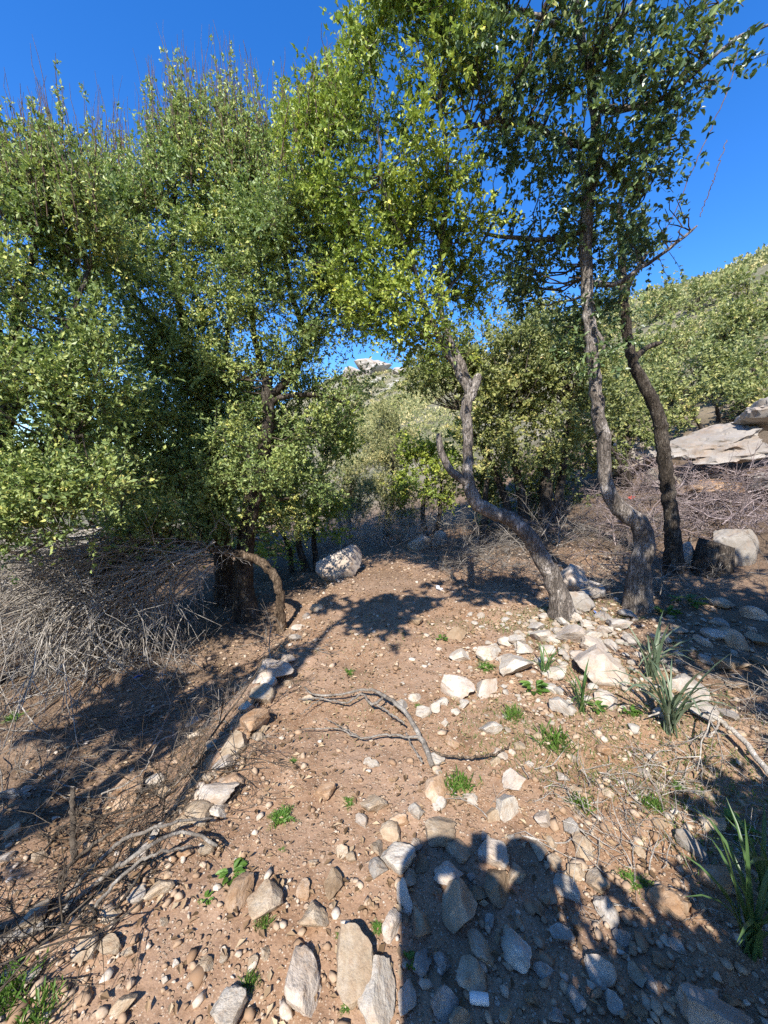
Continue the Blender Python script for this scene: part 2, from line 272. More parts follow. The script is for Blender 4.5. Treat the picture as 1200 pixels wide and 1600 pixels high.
 (1.415, 3.185, 0.144, 0.162, 0.072, 'white', 'small white stone just above the small strap leaved plant', 'limestone heap below the crooked trees'),
 (1.509, 3.661, 0.177, 0.182, 0.089, 'white', 'small white stone just left of the blue plastic scrap', 'limestone heap below the crooked trees'),
 (1.94, 3.746, 0.168, 0.192, 0.084, 'white', 'small white stone just right of the crooked trunk foot', 'limestone heap below the crooked trees'),
 (1.949, 3.577, 0.136, 0.161, 0.068, 'white', 'small white stone just above the largest flat rock of the heap', 'limestone heap below the crooked trees'),
 (1.781, 3.679, 0.127, 0.165, 0.064, 'white', 'small white stone just below the crooked trunk foot', 'limestone heap below the crooked trees'),
 (1.655, 3.538, 0.11, 0.132, 0.055, 'white', 'small white stone just left of the largest flat rock of the heap', 'limestone heap below the crooked trees'),
 (2.228, 3.796, 0.157, 0.194, 0.079, 'grey', 'small grey stone just right of the blue plastic scrap', 'limestone heap below the crooked trees'),
 (2.158, 4.115, 0.325, 0.391, 0.163, 'grey', 'mid sized grey stone just right of the crooked trunk foot', 'limestone heap below the crooked trees'),
 (2.459, 4.413, 0.302, 0.361, 0.151, 'grey', 'mid sized grey stone just above the blue plastic scrap', 'limestone heap below the crooked trees'),
 (1.986, 3.907, 0.148, 0.174, 0.074, 'white', 'small white stone just left of the tall trunk foot', 'limestone heap below the crooked trees'),
 (1.644, 3.087, 0.151, 0.157, 0.075, 'pale', 'small pale stone just left of the largest flat rock of the heap', 'limestone heap below the crooked trees'),
 (2.006, 3.22, 0.134, 0.156, 0.067, 'grey', 'small grey stone just above the largest flat rock of the heap', 'limestone heap below the crooked trees'),
 (1.933, 3.321, 0.115, 0.143, 0.058, 'white', 'small white stone just right of the small strap leaved plant', 'limestone heap below the crooked trees'),
 (1.532, 3.138, 0.109, 0.124, 0.055, 'white', 'small white stone just above the upright strap leaved plant', 'limestone heap below the crooked trees'),
 (1.206, 2.633, 0.111, 0.105, 0.056, 'white', 'small white stone just below the small strap leaved plant', 'limestone heap below the crooked trees'),
 (0.967, 3.268, 0.125, 0.126, 0.063, 'white', 'small white stone just above the pale knobbly stone', 'limestone heap below the crooked trees'),
 (1.675, 3.882, 0.134, 0.149, 0.067, 'white', 'small white stone some way above the dark grey jagged stone', 'limestone heap below the crooked trees'),
 (1.548, 3.361, 0.105, 0.12, 0.053, 'white', 'small white stone just above the dark grey jagged stone', 'limestone heap below the crooked trees'),
 (2.187, 3.269, 0.125, 0.146, 0.062, 'grey', 'small grey stone just below the tall trunk foot', 'limestone heap below the crooked trees'),
 (2.509, 3.827, 0.172, 0.195, 0.086, 'grey', 'small grey stone just left of the tall trunk foot', 'limestone heap below the crooked trees'),
 (1.01, 3.041, 0.127, 0.113, 0.064, 'white', 'small white stone just right of the broad pale bedded stone', 'limestone heap below the crooked trees'),
 (2.99, 3.175, 0.176, 0.265, 0.103, 'rust', 'mid sized rusty stone just below the flat pale stone at the edge', 'stones in the shade under the trees'),
 (3.483, 3.841, 0.251, 0.218, 0.126, 'tan', 'flat tan stone below the round boulder in deep shade', None),
 (3.554, 3.583, 0.222, 0.204, 0.111, 'pale', 'flat pale stone at the picture edge in deep shade', None),
 (2.874, 3.236, 0.123, 0.185, 0.077, 'grey', 'small grey stone just below the flat tan shaded stone', 'stones in the shade under the trees'),
 (2.738, 3.164, 0.11, 0.165, 0.068, 'pale', 'small pale stone just below the flat tan shaded stone', 'stones in the shade under the trees'),
 (2.63, 2.835, 0.198, 0.178, 0.099, 'brown', 'mid sized brown stone just below the flat pale stone at the edge', 'stones in the shade under the trees'),
 (2.564, 2.905, 0.122, 0.128, 0.061, 'grey', 'small grey stone just below the flat pale stone at the edge', 'stones in the shade under the trees'),
 (3.197, 3.172, 0.154, 0.163, 0.077, 'brown', 'small brown stone just below the flat pale stone at the edge', 'stones in the shade under the trees'),
 (2.156, 2.574, 0.208, 0.313, 0.124, 'grey', 'mid sized grey stone just above the large grey leaved plant', 'stones in the shade under the trees'),
 (2.178, 2.271, 0.097, 0.122, 0.05, 'grey', 'small grey stone just right of the large grey leaved plant', 'stones in the shade under the trees'),
 (2.07, 2.333, 0.165, 0.185, 0.083, 'grey', 'mid sized grey stone just right of the large grey leaved plant', 'stones in the shade under the trees'),
 (2.699, 3.386, 0.117, 0.152, 0.059, 'tan', 'small tan stone just right of the tall trunk foot', 'stones in the shade under the trees'),
 (2.794, 2.851, 0.12, 0.146, 0.06, 'brown', 'small brown stone just below the flat tan shaded stone', 'stones in the shade under the trees'),
 (2.979, 2.887, 0.111, 0.167, 0.056, 'brown', 'small brown stone some way right of the large grey leaved plant', 'stones in the shade under the trees'),
 (2.498, 2.581, 0.109, 0.123, 0.054, 'brown', 'small brown stone farther right of the large grey leaved plant', 'stones in the shade under the trees'),
 (3.206, 3.497, 0.133, 0.134, 0.067, 'grey', 'small grey stone just left of the flat pale stone at the edge', 'stones in the shade under the trees'),
 (3.299, 3.34, 0.116, 0.128, 0.058, 'grey', 'small grey stone just right of the flat tan shaded stone', 'stones in the shade under the trees'),
 (0.283, 1.964, 0.106, 0.08, 0.053, 'white', 'small white stone just above the half rusty stone', 'loose stones on the sunlit soil'),
 (0.42, 1.712, 0.081, 0.054, 0.04, 'white', 'small white stone just right of the narrow grassy tuft', 'loose stones on the sunlit soil'),
 (0.656, 2.009, 0.087, 0.059, 0.043, 'pale', 'small pale stone just below the domed white stone', 'loose stones on the sunlit soil'),
 (0.615, 1.951, 0.077, 0.057, 0.039, 'tan', 'small tan stone just above the pale blocky stone', 'loose stones on the sunlit soil'),
 (0.387, 2.289, 0.049, 0.06, 0.03, 'white', 'tiny white stone just right of the fallen branch', 'loose stones on the sunlit soil'),
 (0.921, 2.148, 0.054, 0.047, 0.027, 'tan', 'tiny tan stone just left of the soft grassy tuft', 'loose stones on the sunlit soil'),
 (0.784, 2.083, 0.075, 0.062, 0.037, 'tan', 'small tan stone just right of the domed white stone', 'loose stones on the sunlit soil'),
 (0.798, 1.951, 0.049, 0.041, 0.025, 'white', 'tiny white stone just above the pale blocky stone', 'loose stones on the sunlit soil'),
 (0.872, 1.917, 0.062, 0.064, 0.034, 'tan', 'small tan stone just below the soft grassy tuft', 'loose stones on the sunlit soil'),
 (0.971, 1.783, 0.071, 0.074, 0.04, 'tan', 'small tan stone just above the propped thin white stone', 'loose stones on the sunlit soil'),
 (0.947, 1.87, 0.074, 0.07, 0.038, 'pale', 'small pale stone just below the soft grassy tuft', 'loose stones on the sunlit soil'),
 (1.409, 1.917, 0.055, 0.068, 0.034, 'pale', 'tiny pale stone just right of the smooth peach stone', 'loose stones on the sunlit soil'),
 (0.734, 1.615, 0.083, 0.089, 0.051, 'pale', 'small pale stone just left of the propped thin white stone', 'loose stones on the sunlit soil'),
 (1.118, 1.758, 0.064, 0.059, 0.032, 'tan', 'small tan stone just below the smooth peach stone', 'loose stones on the sunlit soil'),
 (1.247, 1.583, 0.064, 0.06, 0.032, 'brown', 'small brown stone just left of the tan stone by the edge weed', 'loose stones on the sunlit soil'),
 (1.319, 1.62, 0.041, 0.041, 0.022, 'white', 'tiny white stone just left of the tan stone by the edge weed', 'loose stones on the sunlit soil'),
 (1.62, 1.747, 0.083, 0.055, 0.041, 'tan', 'small tan stone just above the tan stone by the edge weed', 'loose stones on the sunlit soil'),
 (1.094, 1.479, 0.055, 0.054, 0.03, 'tan', 'small tan stone just above the bright ferny weed', 'loose stones on the sunlit soil'),
 (0.706, 1.432, 0.058, 0.061, 0.036, 'tan', 'small tan stone just below the propped thin white stone', 'loose stones on the sunlit soil'),
 (0.605, 1.291, 0.044, 0.05, 0.027, 'rust', 'small rusty stone just left of the upright oval white stone', 'loose stones on the sunlit soil'),
]
BOULDERS = [
 (-0.687, 5.852, 0.006, 0.763, 0.61, 0.429, 'pale', 'pale boulder beside the far end of the path'),
 (4.455, 4.829, 0.435, 0.506, 0.405, 0.443, 'grey', 'rounded grey boulder next to the dark stump'),
 (3.922, 4.905, 0.351, 0.246, 0.197, 0.328, 'grey', 'small grey boulder between the slim trunk and the stump'),
 (2.3, 4.583, 0.152, 0.528, 0.422, 0.302, 'pale', 'rough pale bedrock between the two crooked trunks'),
 (0.772, 7.802, 0.026, 0.592, 0.473, 0.283, 'pale', 'pale weathered stone at the end of the path'),
 (1.128, 7.686, 0.057, 0.333, 0.267, 0.359, 'pale', 'knobbly grey stone under the bare brush at the path end'),
]
TREES = {
 'crooked': {'trunk': [(1.865, 3.845, 0.053, 0.1242), (1.792, 3.845, 0.368, 0.0976), (1.641, 3.845, 0.664, 0.0867), (1.438, 3.845, 0.987, 0.0783), (1.272, 3.845, 1.125, 0.0755), (1.03, 3.845, 1.222, 0.0703), (0.892, 3.845, 1.351, 0.0676), (0.829, 3.845, 1.574, 0.0547), (0.833, 3.845, 1.939, 0.0492), (0.796, 3.845, 2.204, 0.0538), (0.861, 3.845, 2.375, 0.0535)], 'limbs': [[(0.849, 3.845, 2.339, 0.0487), (0.902, 3.845, 2.472, 0.0437), (0.919, 3.845, 2.544, 0.0387)], [(0.849, 3.845, 2.326, 0.0438), (0.771, 3.845, 2.472, 0.0388), (0.643, 3.845, 2.682, 0.0338), (0.535, 3.845, 2.89, 0.0288), (0.397, 3.845, 3.159, 0.0238), (0.228, 3.645, 3.513, 0.0178), (0.0, 3.445, 3.907, 0.0124), (-0.051, 3.345, 4.308, 0.0099)], [(0.841, 3.845, 2.418, 0.0389), (0.743, 3.845, 2.658, 0.0338), (0.621, 3.845, 2.89, 0.0288), (0.536, 3.845, 3.217, 0.0238), (0.526, 3.745, 3.675, 0.0205), (0.544, 3.545, 4.074, 0.017), (0.453, 3.345, 4.537, 0.0118), (0.48, 3.245, 4.926, 0.0075)], [(0.864, 3.845, 1.453, 0.0499), (0.753, 3.845, 1.549, 0.0448), (0.663, 3.845, 1.606, 0.0398), (0.571, 3.845, 1.782, 0.0346), (0.536, 3.845, 1.976, 0.0295)], [(0.526, 3.745, 3.675, 0.0182), (0.312, 4.045, 4.308, 0.017), (-0.254, 4.145, 4.61, 0.0124), (-0.63, 4.145, 4.899, 0.0098)], [(0.536, 3.845, 3.217, 0.019), (0.909, 4.145, 3.775, 0.0152), (1.211, 4.345, 4.323, 0.0131)], [(0.397, 3.845, 3.159, 0.019), (0.062, 3.945, 3.377, 0.0146), (-0.255, 4.045, 3.543, 0.0099)]], 'blobs': [(-0.242, 3.945, 4.353, 0.576, 0.518, 0.576, 1.0), (0.12, 3.845, 3.73, 0.54, 0.446, 0.45, 1.0), (0.21, 3.445, 4.246, 0.472, 0.425, 0.472, 1.0), (-0.628, 4.145, 5.013, 0.314, 0.311, 0.377, 0.8), (0.501, 3.345, 4.673, 0.401, 0.383, 0.451, 1.0), (0.522, 3.745, 3.947, 0.406, 0.365, 0.406, 1.0), (0.05, 3.345, 4.852, 0.373, 0.347, 0.398, 0.8), (0.417, 3.145, 4.947, 0.417, 0.333, 0.324, 1.0), (-0.177, 3.745, 3.399, 0.306, 0.255, 0.259, 0.9), (0.289, 3.645, 3.078, 0.416, 0.286, 0.22, 0.9), (-0.3, 3.845, 3.787, 0.3, 0.297, 0.36, 1.0), (0.913, 4.145, 3.591, 0.294, 0.308, 0.391, 0.7), (-0.209, 3.545, 5.28, 0.183, 0.2, 0.262, 0.3), (-0.06, 3.745, 3.005, 0.268, 0.233, 0.25, 0.9), (0.27, 3.745, 2.804, 0.33, 0.235, 0.192, 0.8), (-0.273, 3.845, 3.304, 0.243, 0.219, 0.243, 0.9), (0.664, 4.145, 2.901, 0.266, 0.209, 0.199, 0.7), (0.0, 3.145, 5.23, 0.55, 0.371, 0.275, 1.0)]},
 'tall': {'trunk': [(2.726, 3.985, 0.066, 0.1286), (2.709, 3.985, 0.546, 0.1006), (2.741, 3.985, 0.863, 0.0945), (2.659, 3.985, 1.067, 0.0888), (2.448, 3.985, 1.221, 0.0833), (2.299, 3.985, 1.494, 0.0672), (2.245, 3.985, 1.951, 0.0638), (2.173, 3.985, 2.175, 0.0609), (2.119, 3.985, 2.541, 0.0578), (2.058, 3.985, 2.937, 0.0572), (1.995, 3.985, 3.396, 0.0564), (1.901, 3.885, 3.922, 0.0565), (1.889, 3.785, 4.242, 0.0521), (1.863, 3.685, 4.457, 0.0438), (1.764, 3.585, 4.749, 0.0379), (1.636, 3.485, 4.942, 0.0324), (1.52, 3.385, 5.114, 0.0292), (1.408, 3.285, 5.266, 0.0262), (1.281, 3.185, 5.637, 0.0178)], 'limbs': [[(1.887, 3.785, 4.188, 0.0409), (1.816, 3.885, 4.394, 0.0325), (1.762, 3.985, 4.634, 0.0237), (1.735, 4.085, 4.908, 0.0193)], [(1.859, 3.685, 4.431, 0.035), (1.626, 3.685, 4.472, 0.0306), (1.455, 3.685, 4.533, 0.0262), (1.194, 3.585, 4.553, 0.0233), (0.871, 3.485, 4.47, 0.0185), (0.616, 3.385, 4.341, 0.012)], [(1.775, 3.585, 4.651, 0.0338), (1.999, 3.485, 4.566, 0.0246), (2.127, 3.285, 4.463, 0.0193), (2.289, 3.185, 4.527, 0.0149), (2.311, 3.085, 4.681, 0.0125), (2.285, 2.985, 4.777, 0.0103)], [(2.289, 3.185, 4.527, 0.0149), (2.431, 3.085, 4.62, 0.0107), (2.583, 3.085, 4.714, 0.0107), (2.782, 3.085, 4.779, 0.0089)], [(1.883, 3.785, 4.455, 0.027), (2.151, 3.785, 4.242, 0.0227), (2.328, 3.685, 4.068, 0.0177)], [(1.985, 3.985, 3.455, 0.0294), (2.207, 3.885, 3.38, 0.0239), (2.379, 3.785, 3.475, 0.0186), (2.591, 3.685, 3.615, 0.0135), (2.806, 3.685, 3.792, 0.0112)], [(1.953, 3.985, 3.924, 0.029), (1.657, 4.085, 3.894, 0.0248), (1.273, 4.085, 3.923, 0.0199), (0.954, 4.085, 3.953, 0.0149)], [(1.638, 3.485, 4.919, 0.0284), (1.802, 3.385, 5.07, 0.0234), (1.929, 3.285, 5.182, 0.0188)], [(1.603, 3.485, 5.081, 0.0242), (1.213, 3.285, 5.011, 0.0189), (0.891, 3.185, 4.99, 0.0146)], [(2.03, 3.985, 3.095, 0.0198), (2.093, 3.785, 2.788, 0.0142), (1.926, 3.685, 2.643, 0.0116)]], 'blobs': [(1.267, 3.285, 4.881, 0.439, 0.373, 0.39, 1.0), (1.05, 3.485, 4.613, 0.394, 0.355, 0.394, 1.0), (1.54, 3.385, 4.341, 0.308, 0.277, 0.308, 1.0), (1.852, 3.285, 4.881, 0.341, 0.329, 0.39, 1.0), (2.099, 3.085, 4.763, 0.251, 0.236, 0.274, 0.7), (2.039, 3.285, 4.306, 0.373, 0.291, 0.274, 1.0), (2.221, 3.085, 4.393, 0.185, 0.198, 0.254, 0.75), (1.666, 3.985, 4.097, 0.432, 0.361, 0.37, 1.0), (1.157, 3.785, 4.402, 0.347, 0.286, 0.289, 0.7), (2.091, 3.685, 4.224, 0.311, 0.28, 0.311, 1.0), (2.24, 3.985, 3.808, 0.342, 0.308, 0.342, 0.8), (2.482, 3.685, 3.909, 0.171, 0.144, 0.148, 0.4), (2.673, 3.685, 3.669, 0.195, 0.14, 0.115, 0.45), (1.654, 4.385, 3.772, 0.551, 0.419, 0.379, 1.0), (2.047, 4.285, 3.208, 0.409, 0.338, 0.341, 1.0), (1.084, 4.085, 3.864, 0.287, 0.215, 0.191, 0.5), (0.756, 3.185, 4.781, 0.331, 0.319, 0.378, 1.0), (1.348, 3.085, 5.161, 0.899, 0.566, 0.359, 0.7), (2.559, 3.085, 4.722, 0.101, 0.074, 0.064, 0.35), (1.982, 3.685, 2.7, 0.189, 0.154, 0.154, 0.9), (2.244, 3.035, 4.711, 0.18, 0.162, 0.18, 0.5), (2.0, 3.185, 4.569, 0.238, 0.214, 0.238, 0.7)]},
 'slim': {'trunk': [(3.755, 4.874, 0.254, 0.1102), (3.699, 4.874, 0.898, 0.0832), (3.581, 4.874, 1.471, 0.079), (3.474, 4.874, 2.029, 0.0749), (3.406, 4.874, 2.304, 0.0745), (3.213, 4.874, 2.659, 0.0677), (3.034, 4.874, 2.972, 0.0581), (2.938, 4.874, 3.369, 0.0546), (2.894, 4.874, 3.672, 0.0512), (2.84, 4.874, 4.158, 0.0417), (2.758, 4.874, 4.724, 0.0294)], 'limbs': [[(3.044, 4.874, 2.942, 0.0428), (3.153, 4.874, 3.063, 0.0336), (3.266, 4.874, 3.13, 0.0305), (3.388, 4.874, 3.168, 0.0304)], [(2.899, 4.874, 3.723, 0.0301), (3.025, 4.874, 4.014, 0.0239), (3.163, 4.874, 4.23, 0.0178)]], 'blobs': [(2.843, 4.874, 3.869, 0.307, 0.294, 0.346, 0.7), (2.929, 4.874, 4.301, 0.342, 0.291, 0.304, 0.8), (2.755, 4.874, 4.654, 0.302, 0.289, 0.34, 0.8), (2.88, 4.824, 3.41, 0.169, 0.194, 0.261, 0.5)]},
 'forked': {'trunk': [(-1.75, 4.716, -0.281, 0.1397), (-1.77, 4.716, 0.295, 0.1192), (-1.66, 4.716, 1.104, 0.0925), (-1.496, 4.716, 1.731, 0.079), (-1.386, 4.716, 2.266, 0.0721), (-1.401, 4.716, 2.528, 0.0657), (-1.387, 4.716, 2.714, 0.0535)], 'limbs': [[(-1.394, 4.716, 2.491, 0.0538), (-1.223, 4.716, 2.61, 0.0477), (-1.026, 4.716, 2.861, 0.0415), (-0.927, 4.716, 3.189, 0.0382), (-0.99, 4.716, 3.405, 0.0351), (-1.092, 4.616, 3.749, 0.0284), (-1.124, 4.516, 4.234, 0.0219)], [(-1.381, 4.716, 2.416, 0.0479), (-1.226, 4.716, 2.484, 0.0359), (-0.919, 4.716, 2.513, 0.0299), (-0.613, 4.716, 2.476, 0.0239), (-0.423, 4.716, 2.341, 0.015)], [(-1.397, 4.716, 2.64, 0.0417), (-1.512, 4.716, 3.081, 0.0354), (-1.566, 4.716, 3.654, 0.0291), (-1.62, 4.716, 4.213, 0.023), (-1.635, 4.716, 4.758, 0.017)], [(-0.991, 4.716, 3.369, 0.0234), (-0.746, 4.716, 3.654, 0.0204), (-0.593, 4.716, 3.936, 0.0173)], [(-1.717, 4.716, 0.622, 0.0436), (-1.48, 4.416, 1.136, 0.0289), (-1.331, 4.216, 1.509, 0.0219), (-1.491, 4.116, 1.849, 0.0159)]], 'blobs': [(-1.209, 4.716, 3.081, 0.416, 0.34, 0.34, 1.0), (-0.77, 4.416, 3.457, 0.42, 0.378, 0.42, 1.0), (-1.135, 4.516, 3.837, 0.532, 0.463, 0.497, 1.0), (-1.633, 4.616, 2.906, 0.408, 0.334, 0.334, 1.0), (-0.53, 4.516, 3.97, 0.389, 0.366, 0.424, 1.0), (-1.203, 4.316, 4.305, 0.501, 0.436, 0.468, 1.0), (-0.61, 4.716, 2.677, 0.267, 0.203, 0.183, 0.45), (-0.538, 4.716, 2.341, 0.185, 0.173, 0.2, 0.5), (-1.346, 4.816, 1.97, 0.436, 0.356, 0.356, 0.9), (-1.081, 5.016, 1.575, 0.333, 0.374, 0.499, 0.8), (-1.533, 4.216, 1.717, 0.488, 0.392, 0.383, 0.8), (-0.839, 4.516, 4.43, 0.455, 0.393, 0.42, 1.0), (-1.429, 4.516, 3.567, 0.429, 0.354, 0.357, 1.0), (-0.718, 4.716, 3.081, 0.317, 0.252, 0.242, 0.8), (-1.85, 4.416, 1.136, 0.37, 0.3, 0.296, 0.8), (-1.635, 5.016, 2.388, 0.491, 0.405, 0.409, 0.9), (-2.154, 5.116, 2.728, 0.497, 0.41, 0.414, 0.9), (-1.164, 5.116, 2.567, 0.332, 0.299, 0.332, 0.7), (-0.451, 4.716, 3.369, 0.263, 0.27, 0.338, 0.8), (-0.421, 4.716, 2.566, 0.184, 0.186, 0.229, 0.6), (-1.231, 4.916, 1.248, 0.369, 0.314, 0.328, 0.8), (-0.968, 4.916, 2.057, 0.363, 0.327, 0.363, 0.8)]},
 'shooting': {'trunk': [(-2.172, 5.088, -0.261, 0.1367), (-2.163, 5.088, 0.545, 0.1143), (-2.235, 5.088, 1.406, 0.0991), (-2.271, 5.088, 2.073, 0.0847), (-2.308, 5.088, 2.359, 0.0777)], 'limbs': [[(-2.295, 5.088, 2.278, 0.0649), (-2.395, 5.088, 2.602, 0.0515), (-2.486, 5.088, 2.762, 0.0449), (-2.751, 5.088, 2.866, 0.0352), (-3.109, 5.088, 3.04, 0.0255)], [(-2.301, 5.088, 2.318, 0.0583), (-2.188, 5.088, 2.626, 0.0451), (-2.095, 5.088, 2.842, 0.0385), (-1.995, 5.088, 3.276, 0.0318), (-1.852, 4.888, 3.803, 0.0241), (-1.859, 4.788, 4.462, 0.0203)], [(-2.301, 5.088, 2.335, 0.0583), (-2.407, 4.988, 3.012, 0.0438), (-2.478, 4.888, 3.656, 0.0362), (-2.466, 4.788, 4.253, 0.0291), (-2.344, 4.688, 4.806, 0.0225)], [(-2.407, 4.988, 3.012, 0.0375), (-2.744, 4.788, 3.396, 0.0297), (-3.025, 4.688, 3.852, 0.023), (-3.065, 4.588, 4.343, 0.0167)], [(-2.235, 5.088, 1.406, 0.0528), (-2.453, 4.788, 1.733, 0.037), (-2.656, 4.488, 1.944, 0.0288), (-2.886, 4.288, 1.999, 0.022)], [(-2.159, 5.088, 0.633, 0.0604), (-2.371, 4.688, 0.829, 0.0493), (-2.735, 4.388, 0.916, 0.0404), (-2.964, 4.088, 0.928, 0.0269)]], 'blobs': [(-2.224, 4.788, 4.6, 0.556, 0.5, 0.556, 0.75), (-2.626, 4.688, 4.334, 0.547, 0.492, 0.547, 1.0), (-2.067, 4.888, 4.165, 0.612, 0.517, 0.536, 1.0), (-2.898, 4.588, 3.667, 0.58, 0.489, 0.507, 1.0), (-2.359, 4.788, 3.469, 0.571, 0.479, 0.495, 1.0), (-2.73, 4.588, 2.898, 0.516, 0.432, 0.443, 1.0), (-3.056, 4.688, 4.436, 0.4, 0.344, 0.364, 0.6), (-1.957, 4.888, 4.908, 0.452, 0.406, 0.452, 0.6), (-2.552, 4.588, 2.174, 0.563, 0.456, 0.45, 1.0), (-3.076, 4.388, 2.29, 0.536, 0.451, 0.465, 1.0), (-2.332, 4.688, 1.576, 0.544, 0.437, 0.428, 1.0), (-2.783, 4.288, 1.436, 0.571, 0.45, 0.428, 1.0), (-1.851, 4.988, 4.797, 0.386, 0.382, 0.463, 0.7), (-1.569, 5.088, 4.971, 0.353, 0.335, 0.392, 0.6), (-2.188, 5.388, 2.618, 0.438, 0.394, 0.438, 0.7), (-2.516, 5.588, 3.181, 0.449, 0.404, 0.449, 0.6), (-2.533, 4.188, 1.054, 0.563, 0.364, 0.246, 0.8), (-3.234, 4.788, 2.955, 0.539, 0.45, 0.462, 0.9), (-2.825, 5.288, 2.766, 0.599, 0.462, 0.428, 0.9), (-3.338, 4.488, 1.725, 0.519, 0.434, 0.445, 0.9), (-2.189, 4.888, 1.575, 0.486, 0.419, 0.446, 0.9), (-1.919, 5.588, 2.299, 0.457, 0.411, 0.457, 0.8), (-2.517, 5.288, 2.091, 0.521, 0.43, 0.434, 1.0), (-2.219, 4.888, 0.921, 0.411, 0.333, 0.329, 0.7)]},
 'bushy': {'trunk': [(-3.675, 3.3, -0.442, 0.0985), (-3.546, 3.3, 0.687, 0.079), (-3.362, 3.3, 1.364, 0.0645), (-3.185, 3.3, 2.013, 0.0547), (-3.078, 3.3, 2.534, 0.0414), (-2.996, 3.3, 3.087, 0.0285)], 'limbs': [[(-3.362, 3.3, 1.364, 0.0387), (-2.869, 3.1, 1.686, 0.028), (-2.432, 2.9, 1.823, 0.0186), (-2.16, 2.8, 1.86, 0.0143)], [(-3.185, 3.3, 2.013, 0.0379), (-2.701, 3.1, 2.381, 0.0273), (-2.419, 3.1, 2.763, 0.0192), (-2.385, 3.3, 3.234, 0.0162)], [(-3.078, 3.3, 2.534, 0.0331), (-2.918, 3.3, 3.087, 0.0244), (-2.773, 3.3, 3.525, 0.02), (-2.75, 3.4, 3.877, 0.0143)], [(-3.078, 3.3, 2.534, 0.0331), (-3.089, 3.1, 2.95, 0.0229), (-3.076, 3.0, 3.393, 0.0145)]], 'blobs': [(-2.885, 3.3, 3.429, 0.412, 0.371, 0.412, 0.8), (-2.464, 3.2, 3.185, 0.377, 0.339, 0.377, 1.0), (-3.168, 3.2, 3.185, 0.402, 0.362, 0.402, 1.0), (-2.675, 3.0, 2.726, 0.406, 0.344, 0.358, 1.0), (-2.385, 3.1, 2.573, 0.348, 0.302, 0.323, 1.0), (-2.638, 2.8, 2.129, 0.387, 0.328, 0.341, 1.0), (-2.32, 2.9, 2.009, 0.355, 0.298, 0.308, 1.0), (-2.637, 2.7, 1.631, 0.358, 0.282, 0.268, 1.0), (-2.275, 2.8, 1.586, 0.325, 0.261, 0.255, 1.0), (-2.489, 2.7, 1.316, 0.317, 0.244, 0.226, 1.0), (-2.564, 3.5, 3.591, 0.3, 0.282, 0.327, 1.0), (-3.184, 3.0, 2.449, 0.434, 0.434, 0.531, 1.0), (-3.054, 2.8, 1.678, 0.37, 0.333, 0.37, 1.0), (-3.161, 3.4, 3.706, 0.263, 0.237, 0.263, 0.6), (-2.82, 3.5, 3.768, 0.244, 0.207, 0.217, 0.6), (-2.252, 2.8, 1.306, 0.282, 0.222, 0.211, 0.9), (-2.648, 2.7, 1.087, 0.274, 0.205, 0.183, 0.7), (-2.383, 3.2, 2.306, 0.311, 0.28, 0.311, 0.9), (-2.738, 3.1, 1.988, 0.355, 0.297, 0.304, 0.9)]},
 'shade_oak': {'trunk': [(3.009, 7.279, 0.316, 0.1577), (3.07, 7.246, 1.092, 0.1183), (2.997, 7.279, 2.04, 0.0631)], 'limbs': [[(2.763, 7.279, 0.278, 0.1092), (2.55, 7.257, 1.335, 0.0819), (2.258, 7.279, 2.628, 0.0437)], [(3.193, 7.279, 0.398, 0.0971), (3.343, 7.265, 1.453, 0.0728), (3.441, 7.279, 2.744, 0.0388)], [(2.517, 7.279, 0.242, 0.0849), (2.212, 7.393, 1.382, 0.0637), (1.463, 7.479, 2.775, 0.034)], [(1.903, 7.279, 0.134, 0.0728), (1.94, 7.316, 0.998, 0.0546), (2.032, 7.479, 2.053, 0.0291)]], 'blobs': [(2.341, 7.279, 3.66, 0.937, 0.711, 0.644, 1.0), (3.056, 6.979, 3.029, 0.792, 0.662, 0.679, 1.0), (2.136, 7.279, 2.744, 0.831, 0.641, 0.593, 1.0), (3.512, 7.279, 3.66, 0.585, 0.579, 0.702, 1.0), (3.026, 7.079, 2.143, 0.698, 0.524, 0.466, 0.7), (1.915, 7.279, 2.159, 0.598, 0.512, 0.539, 0.8), (2.596, 7.479, 1.808, 0.865, 0.584, 0.433, 0.9), (1.227, 7.579, 3.271, 0.736, 0.607, 0.614, 1.0), (2.925, 7.579, 3.745, 0.853, 0.658, 0.609, 1.0), (1.934, 7.479, 3.367, 0.846, 0.707, 0.725, 1.0), (1.097, 7.579, 3.745, 0.488, 0.384, 0.366, 1.0), (2.812, 7.679, 4.481, 0.734, 0.55, 0.489, 1.0), (3.97, 7.379, 2.76, 0.481, 0.541, 0.722, 1.0)], 'base': (3.009, 7.279, 0.366)},
 'lit_bush': {'trunk': [(-1.34, 6.554, -0.171, 0.0655), (-1.49, 6.59, 0.415, 0.0492), (-1.423, 6.554, 1.131, 0.0262)], 'limbs': [[(-1.619, 6.554, -0.199, 0.0546), (-1.666, 6.633, 0.251, 0.041), (-1.87, 6.554, 0.801, 0.0218)], [(-1.172, 6.554, -0.183, 0.0546), (-1.232, 6.682, 0.604, 0.041), (-1.12, 6.754, 1.566, 0.0218)]], 'blobs': [(-1.702, 6.554, 0.911, 0.549, 0.47, 0.494, 1.0), (-1.293, 6.754, 1.342, 0.562, 0.506, 0.562, 1.0), (-1.934, 6.354, 0.392, 0.387, 0.319, 0.322, 1), (-0.871, 7.054, 2.027, 0.418, 0.476, 0.639, 1), (-1.601, 6.954, 2.134, 0.629, 0.54, 0.572, 1.0), (-1.047, 6.554, 0.69, 0.375, 0.317, 0.331, 0.9), (-0.701, 7.154, 2.61, 0.304, 0.347, 0.467, 0.8)], 'base': (-1.34, 6.554, -0.121)},
